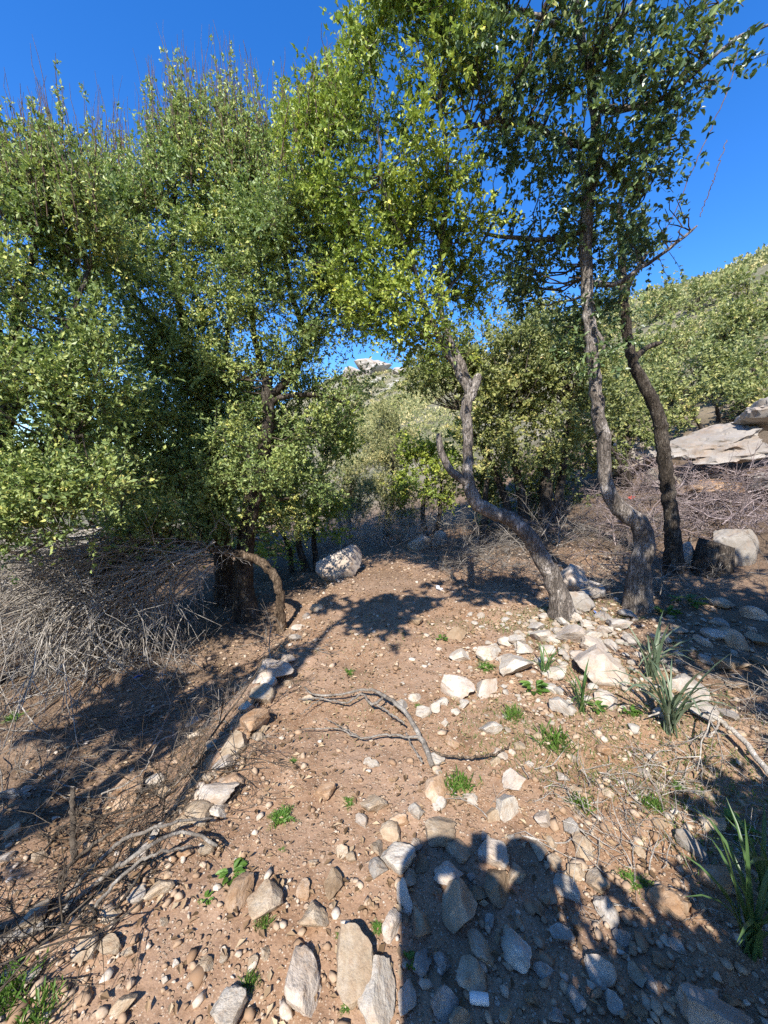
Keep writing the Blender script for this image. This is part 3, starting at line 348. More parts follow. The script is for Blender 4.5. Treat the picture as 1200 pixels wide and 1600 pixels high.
 'green_bush': {'trunk': [(0.975, 8.49, 0.009, 0.0708), (0.868, 8.525, 0.674, 0.0531), (0.958, 8.49, 1.487, 0.0283)], 'limbs': [[(1.119, 8.49, 0.053, 0.0566), (1.232, 8.502, 0.667, 0.0425), (1.269, 8.49, 1.417, 0.0226)]], 'blobs': [(0.914, 8.49, 1.697, 0.534, 0.506, 0.59, 1.0), (1.273, 8.49, 1.205, 0.566, 0.458, 0.453, 1.0), (0.635, 8.49, 1.346, 0.311, 0.292, 0.339, 0.8), (1.431, 8.69, 2.126, 0.487, 0.412, 0.429, 1.0), (0.867, 8.79, 2.275, 0.376, 0.338, 0.376, 0.7)], 'base': (0.975, 8.49, 0.059)},
 'yellow_bush': {'trunk': [(-0.854, 9.732, -0.167, 0.0811), (-0.896, 9.708, 0.388, 0.0608), (-0.892, 9.732, 1.067, 0.0324)], 'limbs': [[(-0.986, 9.732, -0.179, 0.0649), (-1.121, 9.635, 0.272, 0.0487), (-1.22, 9.732, 0.822, 0.026)]], 'blobs': [(-0.972, 9.732, 1.229, 0.713, 0.641, 0.713, 1.0), (-1.329, 9.932, 0.723, 0.565, 0.508, 0.565, 1.0), (-0.514, 10.332, 1.548, 0.651, 0.663, 0.823, 1.0), (-0.735, 9.732, 0.495, 0.555, 0.47, 0.49, 1)], 'base': (-0.854, 9.732, -0.117)},
 'grey_bush': {'trunk': [(0.0, 9.164, -0.035, 0.0764), (0.068, 9.107, 0.543, 0.0573), (0.031, 9.164, 1.25, 0.0305)], 'limbs': [[(0.124, 9.164, -0.022, 0.0611), (0.183, 9.161, 0.823, 0.0458), (0.227, 9.164, 1.855, 0.0244)]], 'blobs': [(0.076, 9.164, 1.554, 0.638, 0.725, 0.973, 1.0), (-0.15, 8.964, 0.733, 0.51, 0.459, 0.51, 1), (0.288, 9.764, 2.507, 0.481, 0.534, 0.705, 1), (0.46, 9.164, 0.791, 0.46, 0.455, 0.552, 1), (-0.167, 10.164, 2.38, 0.501, 0.602, 0.836, 1)], 'base': (0.0, 9.164, 0.015)},
 'back_a': {'trunk': [(-4.9, 7.0, -0.22, 0.0817), (-4.794, 7.004, 0.373, 0.0612), (-4.793, 7.0, 1.099, 0.0327)], 'limbs': [[(-5.139, 7.0, -0.229, 0.0583), (-5.34, 7.015, 0.474, 0.0437), (-5.592, 7.0, 1.333, 0.0233)], [(-4.601, 7.0, -0.204, 0.0583), (-4.18, 6.981, 0.488, 0.0437), (-3.844, 7.0, 1.333, 0.0233)]], 'blobs': [(-4.81, 7.0, 0.864, 1.056, 0.845, 0.821, 1.0), (-5.831, 7.3, 1.321, 0.972, 0.875, 0.972, 1.0), (-4.074, 7.2, 1.325, 0.959, 0.863, 0.959, 1.0), (-4.997, 7.4, 2.048, 1.097, 0.823, 0.731, 1.0), (-3.332, 7.1, 0.854, 0.714, 0.643, 0.714, 1.0)], 'base': (-4.9, 7.0, -0.397)},
 'back_b': {'trunk': [(-5.987, 6.5, -0.165, 0.0758), (-6.0, 6.503, 0.42, 0.0569), (-5.862, 6.5, 1.135, 0.0303)], 'limbs': [[(-6.209, 6.5, -0.183, 0.0542), (-6.342, 6.538, 0.507, 0.0406), (-6.49, 6.5, 1.352, 0.0217)]], 'blobs': [(-5.872, 6.5, 1.026, 0.979, 0.832, 0.87, 1.0), (-6.937, 6.7, 1.121, 0.895, 0.806, 0.895, 1.0), (-6.137, 6.9, 2.017, 1.023, 0.767, 0.682, 1.0)], 'base': (-5.987, 6.5, -0.198)},
 'back_c': {'trunk': [(-3.039, 8.5, -0.24, 0.0992), (-2.978, 8.51, 0.314, 0.0744), (-2.981, 8.5, 0.992, 0.0397)], 'limbs': [[(-3.184, 8.5, -0.224, 0.0708), (-3.252, 8.517, 0.387, 0.0531), (-3.543, 8.5, 1.134, 0.0283)]], 'blobs': [(-2.991, 8.5, 0.707, 0.855, 0.769, 0.855, 1.0), (-3.814, 8.8, 1.118, 0.88, 0.792, 0.88, 1.0), (-2.494, 8.8, 1.118, 0.734, 0.66, 0.734, 1.0), (-3.124, 9.0, 1.851, 0.892, 0.736, 0.744, 1.0)], 'base': (-3.039, 8.5, -0.603)},
 'low_a': {'trunk': [(2.224, 8.249, 0.264, 0.0687), (2.176, 8.231, 0.6, 0.0516), (1.998, 8.249, 1.01, 0.0275)], 'limbs': [[(2.64, 8.249, 0.356, 0.0687), (3.001, 8.285, 0.712, 0.0516), (3.163, 8.249, 1.148, 0.0275)]], 'blobs': [(1.925, 8.249, 1.148, 0.619, 0.495, 0.481, 1.0), (2.703, 8.549, 1.274, 0.64, 0.544, 0.569, 1.0), (3.38, 8.449, 1.137, 0.563, 0.475, 0.493, 1.0), (4.16, 8.649, 1.556, 0.645, 0.581, 0.645, 1.0), (4.755, 8.749, 2.129, 0.576, 0.584, 0.72, 1.0)], 'base': (2.224, 8.249, 0.314)},
 'low_b': {'trunk': [(5.294, 8.263, 1.235, 0.0689), (5.195, 8.221, 1.684, 0.0516), (5.231, 8.263, 2.234, 0.0275)], 'limbs': [[(5.157, 8.263, 1.168, 0.0689), (5.123, 8.278, 1.648, 0.0516), (4.755, 8.263, 2.234, 0.0275)]], 'blobs': [(4.891, 8.263, 2.234, 0.611, 0.52, 0.543, 1.0), (5.612, 8.563, 2.534, 0.631, 0.537, 0.561, 1.0), (4.66, 8.663, 2.961, 0.635, 0.572, 0.635, 1.0), (5.481, 8.763, 3.256, 0.712, 0.577, 0.569, 1.0)], 'base': (5.294, 8.263, 1.285)},
 'low_c': {'trunk': [(7.769, 9.115, 2.515, 0.076), (7.892, 9.237, 2.78, 0.057), (7.72, 9.115, 3.105, 0.0304)], 'limbs': [[(7.545, 9.115, 2.397, 0.0608), (7.377, 9.134, 2.683, 0.0456), (7.132, 9.115, 3.032, 0.0243)]], 'blobs': [(7.565, 9.115, 3.178, 0.89, 0.601, 0.445, 1.0), (8.626, 9.315, 3.36, 0.757, 0.579, 0.53, 1.0), (7.06, 9.415, 3.08, 0.767, 0.553, 0.46, 1.0), (8.915, 9.115, 3.032, 0.594, 0.468, 0.446, 1.0)], 'base': (7.769, 9.115, 2.565)},
}
SHOOTS = [
 ('bushy', (-2.217, 2.988, 3.354), (-2.233, 2.964, 3.956), 0.65),
 ('bushy', (-2.975, 3.114, 3.75), (-3.002, 3.101, 4.593), 0.98),
 ('bushy', (-2.452, 3.424, 3.544), (-2.532, 3.336, 4.128), 0.73),
 ('bushy', (-3.204, 3.559, 3.665), (-3.173, 3.505, 4.12), 0.94),
 ('bushy', (-2.362, 3.302, 3.822), (-2.43, 3.29, 4.579), 0.52),
 ('bushy', (-3.039, 3.439, 3.619), (-3.066, 3.429, 4.222), 0.88),
 ('bushy', (-2.987, 3.304, 3.749), (-3.002, 3.252, 4.519), 0.41),
 ('bushy', (-2.526, 3.616, 3.969), (-2.535, 3.596, 4.869), 0.96),
 ('bushy', (-2.769, 3.429, 3.915), (-2.782, 3.422, 4.723), 0.53),
 ('bushy', (-2.509, 3.214, 3.842), (-2.612, 3.273, 4.634), 0.52),
 ('bushy', (-2.92, 3.379, 3.59), (-3.112, 3.467, 4.291), 1.0),
 ('bushy', (-2.71, 3.543, 3.725), (-2.803, 3.524, 4.248), 0.73),
 ('bushy', (-2.475, 2.951, 3.308), (-2.526, 2.935, 3.821), 0.78),
 ('bushy', (-2.176, 3.081, 3.301), (-2.392, 3.146, 3.905), 0.49),
 ('bushy', (-2.595, 3.048, 3.669), (-2.711, 3.053, 4.45), 0.55),
 ('bushy', (-2.612, 3.145, 3.581), (-2.559, 3.135, 4.026), 0.43),
 ('bushy', (-3.464, 3.573, 4.009), (-3.575, 3.569, 4.642), 0.67),
 ('bushy', (-2.523, 3.229, 3.545), (-2.577, 3.248, 4.142), 0.84),
 ('bushy', (-2.469, 2.977, 3.429), (-2.467, 2.907, 4.066), 0.53),
 ('bushy', (-3.248, 3.57, 4.043), (-3.228, 3.54, 4.585), 0.62),
 ('bushy', (-2.747, 3.213, 3.548), (-2.718, 3.254, 4.379), 0.6),
 ('bushy', (-2.527, 3.458, 3.863), (-2.619, 3.465, 4.761), 0.59),
 ('bushy', (-2.706, 3.284, 3.87), (-2.815, 3.351, 4.359), 0.41),
 ('bushy', (-2.687, 3.317, 3.739), (-2.854, 3.33, 4.472), 0.7),
 ('bushy', (-2.435, 3.084, 3.698), (-2.646, 3.182, 4.431), 0.85),
 ('bushy', (-2.071, 2.983, 3.468), (-2.071, 2.886, 3.971), 0.55),
 ('bushy', (-2.22, 3.085, 3.627), (-2.11, 3.12, 4.37), 0.7),
 ('bushy', (-2.92, 3.596, 3.932), (-2.982, 3.536, 4.49), 0.84),
 ('bushy', (-3.236, 3.605, 3.997), (-3.165, 3.578, 4.607), 0.51),
 ('bushy', (-3.265, 3.371, 3.928), (-3.359, 3.467, 4.543), 0.93),
 ('bushy', (-3.212, 3.548, 3.779), (-3.236, 3.527, 4.711), 0.87),
 ('bushy', (-3.072, 3.482, 3.722), (-2.973, 3.546, 4.491), 0.69),
 ('bushy', (-2.811, 3.243, 3.449), (-2.834, 3.218, 4.036), 0.62),
 ('bushy', (-3.176, 3.329, 3.804), (-3.227, 3.318, 4.332), 0.42),
 ('bushy', (-3.025, 3.237, 3.477), (-3.049, 3.297, 4.005), 0.41),
 ('bushy', (-3.156, 3.286, 3.513), (-3.156, 3.236, 4.24), 0.94),
 ('bushy', (-2.243, 3.233, 3.716), (-2.327, 3.281, 4.424), 0.83),
 ('bushy', (-3.144, 3.427, 3.829), (-3.254, 3.485, 4.534), 0.6),
 ('bushy', (-2.774, 3.302, 3.857), (-2.76, 3.313, 4.465), 0.76),
 ('bushy', (-2.894, 3.571, 3.769), (-2.971, 3.571, 4.369), 0.98),
 ('bushy', (-3.344, 3.567, 3.73), (-3.234, 3.493, 4.388), 0.71),
 ('bushy', (-3.149, 3.499, 3.863), (-3.162, 3.402, 4.652), 1.0),
 ('bushy', (-2.153, 3.083, 3.386), (-2.222, 3.058, 3.859), 0.42),
 ('bushy', (-2.963, 3.121, 3.71), (-3.006, 3.186, 4.244), 0.4),
 ('bushy', (-2.818, 2.961, 3.638), (-2.884, 3.047, 4.505), 0.54),
 ('bushy', (-2.881, 3.206, 3.578), (-3.013, 3.221, 4.099), 0.74),
 ('bushy', (-2.694, 3.009, 3.398), (-2.634, 3.07, 4.292), 0.8),
 ('bushy', (-2.755, 3.311, 3.644), (-2.803, 3.224, 4.132), 0.75),
 ('bushy', (-2.866, 3.121, 3.661), (-2.891, 3.161, 4.514), 1.0),
 ('bushy', (-2.404, 3.359, 3.526), (-2.334, 3.277, 4.071), 0.82),
 ('bushy', (-2.545, 3.099, 3.574), (-2.732, 3.196, 4.4), 0.58),
 ('bushy', (-2.665, 2.977, 3.623), (-2.699, 2.935, 4.103), 0.55),
 ('bushy', (-3.042, 3.259, 3.541), (-2.995, 3.172, 4.361), 0.61),
 ('bushy', (-2.929, 3.578, 3.942), (-3.248, 3.571, 4.785), 0.54),
 ('bushy', (-2.432, 3.412, 3.513), (-2.609, 3.476, 4.068), 0.98),
 ('bushy', (-3.369, 3.495, 3.957), (-3.465, 3.506, 4.631), 0.71),
 ('bushy', (-2.796, 3.083, 3.48), (-2.722, 3.008, 4.087), 0.61),
 ('bushy', (-3.1, 3.526, 3.823), (-2.968, 3.427, 4.288), 0.95),
 ('bushy', (-2.932, 3.101, 3.639), (-3.049, 3.147, 4.299), 0.9),
 ('bushy', (-3.262, 3.608, 4.015), (-3.405, 3.678, 4.815), 0.9),
 ('bushy', (-2.594, 3.024, 3.392), (-2.496, 2.932, 3.891), 0.8),
 ('bushy', (-3.305, 3.576, 3.652), (-3.435, 3.536, 4.393), 0.41),
 ('bushy', (-3.155, 3.466, 3.798), (-3.15, 3.442, 4.301), 0.6),
 ('bushy', (-3.211, 3.54, 3.811), (-3.416, 3.595, 4.845), 0.76),
 ('bushy', (-2.967, 3.642, 3.93), (-3.005, 3.688, 4.486), 0.68),
 ('bushy', (-3.074, 3.62, 3.721), (-3.102, 3.651, 4.212), 0.9),
 ('bushy', (-2.446, 3.012, 3.698), (-2.496, 3.008, 4.315), 0.97),
 ('bushy', (-3.398, 3.575, 4.067), (-3.358, 3.506, 4.515), 0.91),
 ('bushy', (-2.99, 3.284, 3.65), (-3.26, 3.357, 4.513), 0.61),
 ('bushy', (-2.611, 3.526, 3.827), (-2.607, 3.441, 4.702), 0.6),
 ('bushy', (-3.019, 3.243, 3.687), (-3.058, 3.28, 4.329), 0.75),
 ('bushy', (-2.965, 3.272, 3.57), (-2.891, 3.206, 4.289), 0.9),
 ('bushy', (-2.682, 3.089, 3.604), (-2.825, 3.065, 4.406), 0.71),
 ('bushy', (-2.849, 3.599, 3.983), (-2.936, 3.591, 4.803), 0.67),
 ('bushy', (-2.537, 3.017, 3.588), (-2.561, 2.987, 4.313), 0.69),
 ('bushy', (-2.994, 3.46, 3.925), (-3.064, 3.445, 4.808), 0.7),
 ('bushy', (-2.501, 3.25, 3.885), (-2.556, 3.15, 4.441), 0.41),
 ('bushy', (-2.66, 3.205, 3.657), (-2.657, 3.239, 4.256), 0.89),
 ('bushy', (-2.623, 3.52, 4.034), (-2.821, 3.533, 4.668), 0.88),
 ('bushy', (-2.586, 3.373, 3.942), (-2.536, 3.324, 4.812), 0.94),
 ('bushy', (-2.379, 3.484, 3.738), (-2.521, 3.513, 4.468), 0.54),
 ('bushy', (-2.212, 3.02, 3.458), (-2.377, 2.968, 4.223), 0.91),
 ('bushy', (-3.004, 3.129, 3.731), (-3.091, 3.096, 4.525), 0.42),
 ('bushy', (-2.841, 3.051, 3.71), (-3.06, 3.117, 4.423), 0.69),
 ('bushy', (-2.587, 3.238, 3.635), (-2.676, 3.237, 4.149), 0.48),
 ('bushy', (-3.008, 3.342, 3.715), (-3.196, 3.394, 4.553), 0.64),
 ('bushy', (-3.177, 3.274, 3.66), (-3.249, 3.305, 4.573), 0.69),
 ('bushy', (-3.01, 3.187, 3.613), (-3.012, 3.122, 4.008), 0.7),
 ('bushy', (-2.463, 3.535, 3.854), (-2.731, 3.539, 4.835), 0.87),
 ('bushy', (-2.2, 3.034, 3.339), (-2.273, 3.081, 3.834), 0.43),
 ('bushy', (-2.954, 3.346, 3.844), (-2.806, 3.29, 4.53), 0.64),
 ('bushy', (-2.597, 3.645, 3.778), (-2.488, 3.612, 4.492), 0.47),
 ('bushy', (-3.138, 3.486, 3.935), (-2.905, 3.408, 4.522), 0.5),
 ('bushy', (-2.756, 3.154, 3.432), (-2.735, 3.164, 4.082), 0.76),
 ('bushy', (-2.87, 3.269, 3.6), (-2.724, 3.195, 4.331), 0.56),
 ('bushy', (-3.313, 3.463, 3.988), (-3.356, 3.48, 4.482), 0.88),
 ('bushy', (-3.067, 3.328, 3.759), (-2.932, 3.253, 4.41), 0.43),
 ('bushy', (-3.403, 3.517, 3.727), (-3.415, 3.425, 4.576), 0.9),
 ('bushy', (-2.764, 3.601, 3.919), (-2.909, 3.556, 4.6), 0.56),
 ('bushy', (-2.268, 3.027, 3.479), (-2.347, 2.949, 4.04), 0.99),
 ('bushy', (-2.352, 3.06, 3.517), (-2.371, 3.077, 4.183), 0.41),
 ('bushy', (-3.15, 3.267, 3.741), (-3.231, 3.228, 4.411), 0.97),
 ('bushy', (-2.685, 3.024, 3.499), (-2.705, 2.926, 4.024), 0.88),
 ('bushy', (-3.079, 3.555, 3.74), (-3.031, 3.534, 4.423), 0.46),
 ('bushy', (-2.508, 3.249, 3.883), (-2.483, 3.294, 4.583), 0.9),
 ('bushy', (-2.224, 3.19, 3.404), (-2.249, 3.096, 4.141), 0.67),
 ('bushy', (-3.326, 3.485, 3.935), (-3.399, 3.478, 4.587), 0.82),
 ('bushy', (-3.102, 3.196, 3.548), (-3.177, 3.223, 4.351), 0.48),
 ('bushy', (-2.601, 3.499, 3.581), (-2.839, 3.586, 4.527), 0.97),
 ('bushy', (-2.631, 2.991, 3.413), (-2.643, 2.948, 3.808), 0.74),
 ('bushy', (-3.01, 3.312, 3.715), (-3.092, 3.378, 4.367), 0.77),
 ('bushy', (-2.306, 3.045, 3.721), (-2.38, 3.102, 4.463), 0.87),
 ('bushy', (-3.47, 3.646, 3.861), (-3.63, 3.66, 4.512), 0.69),
 ('bushy', (-2.266, 3.063, 3.558), (-2.285, 3.143, 4.072), 0.99),
 ('bushy', (-2.914, 3.501, 3.981), (-3.028, 3.6, 4.753), 0.55),
 ('bushy', (-3.471, 3.575, 3.663), (-3.634, 3.655, 4.182), 0.64),
 ('bushy', (-2.83, 3.084, 3.505), (-2.811, 3.078, 4.098), 0.95),
 ('bushy', (-2.739, 3.402, 3.623), (-2.781, 3.339, 4.397), 0.44),
 ('bushy', (-2.432, 3.077, 3.778), (-2.51, 3.11, 4.216), 0.57),
 ('bushy', (-3.189, 3.524, 3.791), (-3.197, 3.611, 4.595), 0.47),
 ('bushy', (-3.193, 3.321, 3.607), (-3.145, 3.285, 4.209), 0.53),
 ('bushy', (-2.426, 3.108, 3.521), (-2.516, 3.185, 4.103), 0.64),
 ('bushy', (-2.91, 3.499, 3.961), (-2.879, 3.426, 4.584), 0.72),
 ('bushy', (-2.629, 3.053, 3.359), (-2.697, 2.973, 3.996), 0.76),
 ('bushy', (-2.083, 2.966, 3.551), (-2.012, 2.99, 4.137), 0.68),
 ('bushy', (-3.03, 3.622, 3.756), (-3.381, 3.707, 4.636), 0.82),
 ('bushy', (-3.061, 3.255, 3.606), (-3.076, 3.247, 4.017), 0.87),
 ('bushy', (-2.499, 3.081, 3.528), (-2.712, 3.161, 4.198), 0.9),
 ('bushy', (-2.56, 3.59, 3.582), (-2.625, 3.652, 4.531), 0.68),
 ('bushy', (-3.178, 3.338, 3.52), (-3.245, 3.41, 4.115), 0.56),
 ('bushy', (-3.088, 3.367, 3.601), (-3.083, 3.428, 4.376), 0.87),
 ('bushy', (-2.982, 3.328, 3.743), (-3.104, 3.292, 4.633), 0.94),
 ('bushy', (-3.072, 3.445, 3.773), (-3.179, 3.482, 4.555), 0.52),
 ('bushy', (-2.637, 2.999, 3.38), (-2.729, 3.096, 4.11), 0.7),
 ('bushy', (-3.093, 3.501, 3.961), (-3.251, 3.596, 4.517), 0.91),
 ('bushy', (-2.821, 3.339, 3.828), (-2.875, 3.353, 4.533), 0.99),
 ('bushy', (-2.53, 3.445, 3.954), (-2.603, 3.543, 4.56), 0.73),
 ('bushy', (-2.486, 2.991, 3.674), (-2.487, 2.996, 4.25), 0.97),
 ('bushy', (-2.509, 3.637, 3.997), (-2.527, 3.697, 4.677), 0.56),
 ('bushy', (-3.026, 3.502, 3.714), (-3.011, 3.463, 4.148), 0.54),
 ('bushy', (-2.354, 3.309, 3.523), (-2.455, 3.246, 4.331), 0.82),
 ('bushy', (-2.437, 2.989, 3.437), (-2.392, 2.922, 4.07), 0.93),
 ('bushy', (-2.297, 2.959, 3.371), (-2.264, 2.89, 3.726), 0.43),
 ('bushy', (-3.078, 3.36, 3.816), (-3.142, 3.397, 4.308), 0.99),
 ('bushy', (-3.031, 3.408, 3.841), (-3.087, 3.458, 4.472), 0.54),
 ('bushy', (-3.258, 3.484, 3.814), (-3.383, 3.524, 4.77), 0.62),
 ('bushy', (-2.491, 3.223, 3.5), (-2.496, 3.162, 3.974), 0.64),
 ('bushy', (-2.743, 3.595, 3.73), (-2.712, 3.532, 4.506), 0.82),
 ('bushy', (-2.634, 3.03, 3.329), (-2.662, 3.021, 3.806), 0.81),
 ('bushy', (-3.017, 3.373, 3.547), (-3.13, 3.404, 4.421), 0.48),
 ('bushy', (-2.388, 3.046, 3.531), (-2.492, 3.055, 4.328), 0.91),
 ('bushy', (-3.258, 3.482, 3.927), (-3.141, 3.401, 4.357), 0.91),
 ('bushy', (-2.504, 2.977, 3.649), (-2.556, 2.911, 3.997), 0.44),
 ('bushy', (-3.248, 3.499, 3.981), (-3.401, 3.505, 4.652), 0.44),
 ('bushy', (-2.353, 3.388, 3.82), (-2.32, 3.44, 4.297), 0.56),
 ('bushy', (-2.504, 3.488, 3.571), (-2.646, 3.559, 4.096), 0.69),
 ('bushy', (-2.29, 3.07, 3.367), (-2.411, 3.099, 4.21), 0.67),
 ('bushy', (-2.62, 3.624, 3.855), (-2.706, 3.663, 4.437), 0.5),
 ('bushy', (-2.883, 3.139, 3.621), (-2.885, 3.081, 4.412), 0.55),
 ('bushy', (-2.772, 3.409, 3.905), (-2.872, 3.428, 4.405), 0.55),
 ('bushy', (-2.584, 3.019, 3.357), (-2.659, 2.996, 3.852), 0.45),
 ('bushy', (-2.726, 3.616, 3.657), (-2.657, 3.541, 4.113), 0.89),
 ('bushy', (-3.308, 3.513, 3.84), (-3.352, 3.477, 4.673), 0.72),
 ('bushy', (-3.109, 3.296, 3.484), (-3.174, 3.312, 4.295), 0.62),
 ('bushy', (-2.945, 3.334, 3.515), (-2.932, 3.326, 4.022), 0.68),
 ('bushy', (-2.863, 2.959, 3.547), (-2.763, 2.86, 4.044), 0.77),
 ('bushy', (-2.915, 2.979, 3.333), (-2.831, 2.981, 4.004), 0.52),
 ('bushy', (-2.239, 3.176, 3.583), (-2.217, 3.105, 4.03), 0.87),
 ('bushy', (-3.171, 3.46, 3.602), (-3.183, 3.537, 4.503), 0.97),
 ('bushy', (-3.48, 3.595, 3.996), (-3.565, 3.587, 4.931), 0.6),
 ('bushy', (-2.349, 3.223, 3.693), (-2.308, 3.254, 4.328), 0.49),
 ('bushy', (-2.723, 2.961, 3.288), (-2.709, 2.877, 3.698), 0.64),
 ('bushy', (-2.626, 3.298, 3.59), (-2.555, 3.278, 4.49), 0.68),
 ('bushy', (-2.343, 3.236, 3.631), (-2.632, 3.204, 4.381), 0.45),
 ('bushy', (-2.681, 3.442, 3.695), (-2.726, 3.387, 4.423), 0.88),
 ('bushy', (-2.223, 3.183, 3.588), (-2.25, 3.261, 4.353), 0.59),
 ('bushy', (-2.393, 3.213, 3.513), (-2.402, 3.186, 3.962), 0.67),
 ('bushy', (-2.623, 3.061, 3.547), (-2.779, 3.112, 4.332), 0.66),
 ('bushy', (-2.757, 3.395, 3.913), (-2.822, 3.481, 4.763), 0.44),
 ('bushy', (-2.873, 3.519, 4.044), (-2.913, 3.475, 4.642), 0.94),
 ('bushy', (-2.332, 3.283, 3.421), (-2.335, 3.197, 4.004), 0.56),
 ('bushy', (-2.353, 3.239, 3.733), (-2.485, 3.255, 4.375), 0.74),
 ('bushy', (-3.11, 3.34, 3.899), (-3.261, 3.435, 4.667), 0.49),
 ('bushy', (-3.409, 3.575, 3.72), (-3.549, 3.554, 4.648), 0.74),
 ('bushy', (-2.745, 3.49, 3.841), (-2.691, 3.396, 4.43), 0.95),
 ('bushy', (-2.677, 3.135, 3.483), (-2.752, 3.156, 4.366), 0.66),
 ('bushy', (-2.987, 3.257, 3.791), (-2.939, 3.229, 4.551), 0.77),
 ('bushy', (-2.618, 3.306, 3.634), (-2.688, 3.225, 4.147), 0.92),
 ('bushy', (-2.57, 3.237, 3.709), (-2.67, 3.24, 4.376), 0.89),
 ('bushy', (-3.012, 3.471, 3.655), (-3.024, 3.502, 4.131), 0.46),
 ('shooting', (-2.444, 4.545, 4.726), (-2.285, 4.505, 5.803), 0.64),
 ('shooting', (-1.808, 4.691, 5.093), (-1.972, 4.746, 6.21), 0.66),
 ('shooting', (-2.1, 4.47, 4.933), (-2.075, 4.402, 5.437), 0.84),
 ('shooting', (-1.708, 4.582, 4.664), (-1.79, 4.523, 5.691), 0.55),
 ('shooting', (-1.347, 4.519, 4.782), (-1.429, 4.54, 5.695), 0.4),
 ('shooting', (-1.98, 4.785, 5.278), (-2.006, 4.709, 6.461), 0.56),
 ('shooting', (-2.758, 4.769, 4.394), (-2.752, 4.74, 5.332), 0.8),
 ('shooting', (-2.229, 4.562, 4.927), (-2.282, 4.644, 6.039), 0.5),
 ('shooting', (-2.168, 4.826, 4.914), (-2.497, 4.856, 6.257), 0.54),
 ('shooting', (-2.634, 5.136, 5.185), (-2.599, 5.037, 5.852), 1.0),
 ('shooting', (-2.157, 4.493, 4.753), (-2.231, 4.447, 5.579), 0.42),
 ('shooting', (-2.336, 5.106, 5.264), (-2.322, 5.055, 6.123), 0.6),
 ('shooting', (-3.113, 5.116, 4.935), (-3.103, 5.12, 6.09), 0.64),
 ('shooting', (-1.397, 4.95, 5.28), (-1.323, 4.915, 6.216), 0.48),
 ('shooting', (-1.323, 4.663, 4.551), (-1.434, 4.639, 5.774), 0.64),
 ('shooting', (-2.313, 4.974, 5.073), (-2.36, 4.967, 6.43), 0.58),
 ('shooting', (-1.275, 4.669, 4.859), (-1.411, 4.61, 6.056), 0.83),
 ('shooting', (-2.043, 5.078, 5.295), (-2.043, 5.08, 6.308), 0.95),
 ('shooting', (-1.622, 4.695, 4.815), (-1.663, 4.785, 5.545), 0.48),
 ('shooting', (-3.032, 4.524, 4.485), (-3.104, 4.576, 5.231), 0.75),
 ('shooting', (-2.064, 4.76, 4.922), (-2.191, 4.792, 5.747), 0.87),
 ('shooting', (-2.562, 4.805, 4.724), (-2.497, 4.723, 5.238), 0.74),
 ('shooting', (-1.346, 4.984, 4.891), (-1.278, 5.034, 5.759), 0.85),
 ('shooting', (-1.612, 4.684, 5.002), (-1.851, 4.672, 6.079), 0.98),
 ('shooting', (-1.817, 4.835, 5.122), (-1.817, 4.865, 6.457), 0.66),
 ('shooting', (-3.364, 4.947, 4.604), (-3.246, 4.871, 5.317), 0.51),
 ('shooting', (-3.118, 4.557, 4.165), (-2.961, 4.509, 5.219), 0.76),
 ('shooting', (-3.12, 4.907, 4.87), (-3.121, 4.994, 5.728), 0.93),
 ('shooting', (-1.937, 4.706, 5.086), (-2.245, 4.718, 6.179), 0.72),
 ('shooting', (-3.179, 4.557, 4.106), (-2.891, 4.504, 5.238), 0.7),
 ('shooting', (-2.566, 4.556, 4.747), (-2.518, 4.557, 5.263), 0.94),
 ('shooting', (-3.067, 4.575, 4.603), (-3.127, 4.624, 5.896), 0.76),
 ('shooting', (-2.586, 5.026, 4.9), (-2.543, 5.105, 5.622), 0.46),
 ('shooting', (-1.988, 4.499, 5.054), (-1.903, 4.596, 5.901), 0.61),
 ('shooting', (-2.259, 4.625, 4.906), (-2.409, 4.689, 6.161), 0.45),
 ('shooting', (-1.925, 5.121, 5.166), (-1.931, 5.058, 6.27), 0.7),
 ('shooting', (-2.677, 4.755, 4.717), (-2.73, 4.673, 5.778), 0.51),
 ('shooting', (-2.031, 4.855, 5.085), (-2.069, 4.814, 6.209), 0.85),
 ('shooting', (-3.091, 4.797, 4.573), (-3.069, 4.795, 5.821), 0.47),
 ('shooting', (-3.12, 4.589, 4.137), (-3.315, 4.679, 4.905), 0.74),
 ('shooting', (-2.619, 4.53, 4.412), (-2.685, 4.493, 5.161), 0.99),
 ('shooting', (-2.454, 5.051, 5.372), (-2.448, 5.079, 6.323), 0.62),
 ('shooting', (-2.342, 4.538, 4.619), (-2.545, 4.635, 5.665), 0.73),
 ('shooting', (-1.884, 4.787, 5.169), (-1.807, 4.855, 6.046), 0.42),
 ('shooting', (-2.184, 4.823, 5.117), (-2.239, 4.809, 5.768), 0.85),
 ('shooting', (-2.037, 4.642, 5.083), (-1.886, 4.59, 6.009), 0.93),
 ('shooting', (-2.077, 4.555, 5.073), (-2.09, 4.498, 6.162), 0.57),
 ('shooting', (-1.757, 4.73, 5.163), (-1.682, 4.772, 6.43), 0.99),
 ('shooting', (-1.527, 4.561, 4.919), (-1.525, 4.484, 5.594), 0.8),
 ('shooting', (-3.259, 4.85, 4.781), (-3.162, 4.759, 5.857), 0.66),
 ('shooting', (-1.312, 4.987, 5.115), (-1.674, 4.942, 6.426), 0.74),
 ('shooting', (-2.529, 4.704, 4.985), (-2.71, 4.66, 6.157), 0.82),
 ('shooting', (-3.39, 5.094, 4.89), (-3.302, 5.102, 5.51), 0.43),
 ('shooting', (-2.205, 4.747, 4.922), (-2.288, 4.724, 5.554), 0.99),
 ('shooting', (-1.81, 4.702, 4.981), (-1.854, 4.703, 5.575), 0.71),
 ('shooting', (-2.214, 4.514, 4.819), (-2.298, 4.598, 5.735), 0.76),
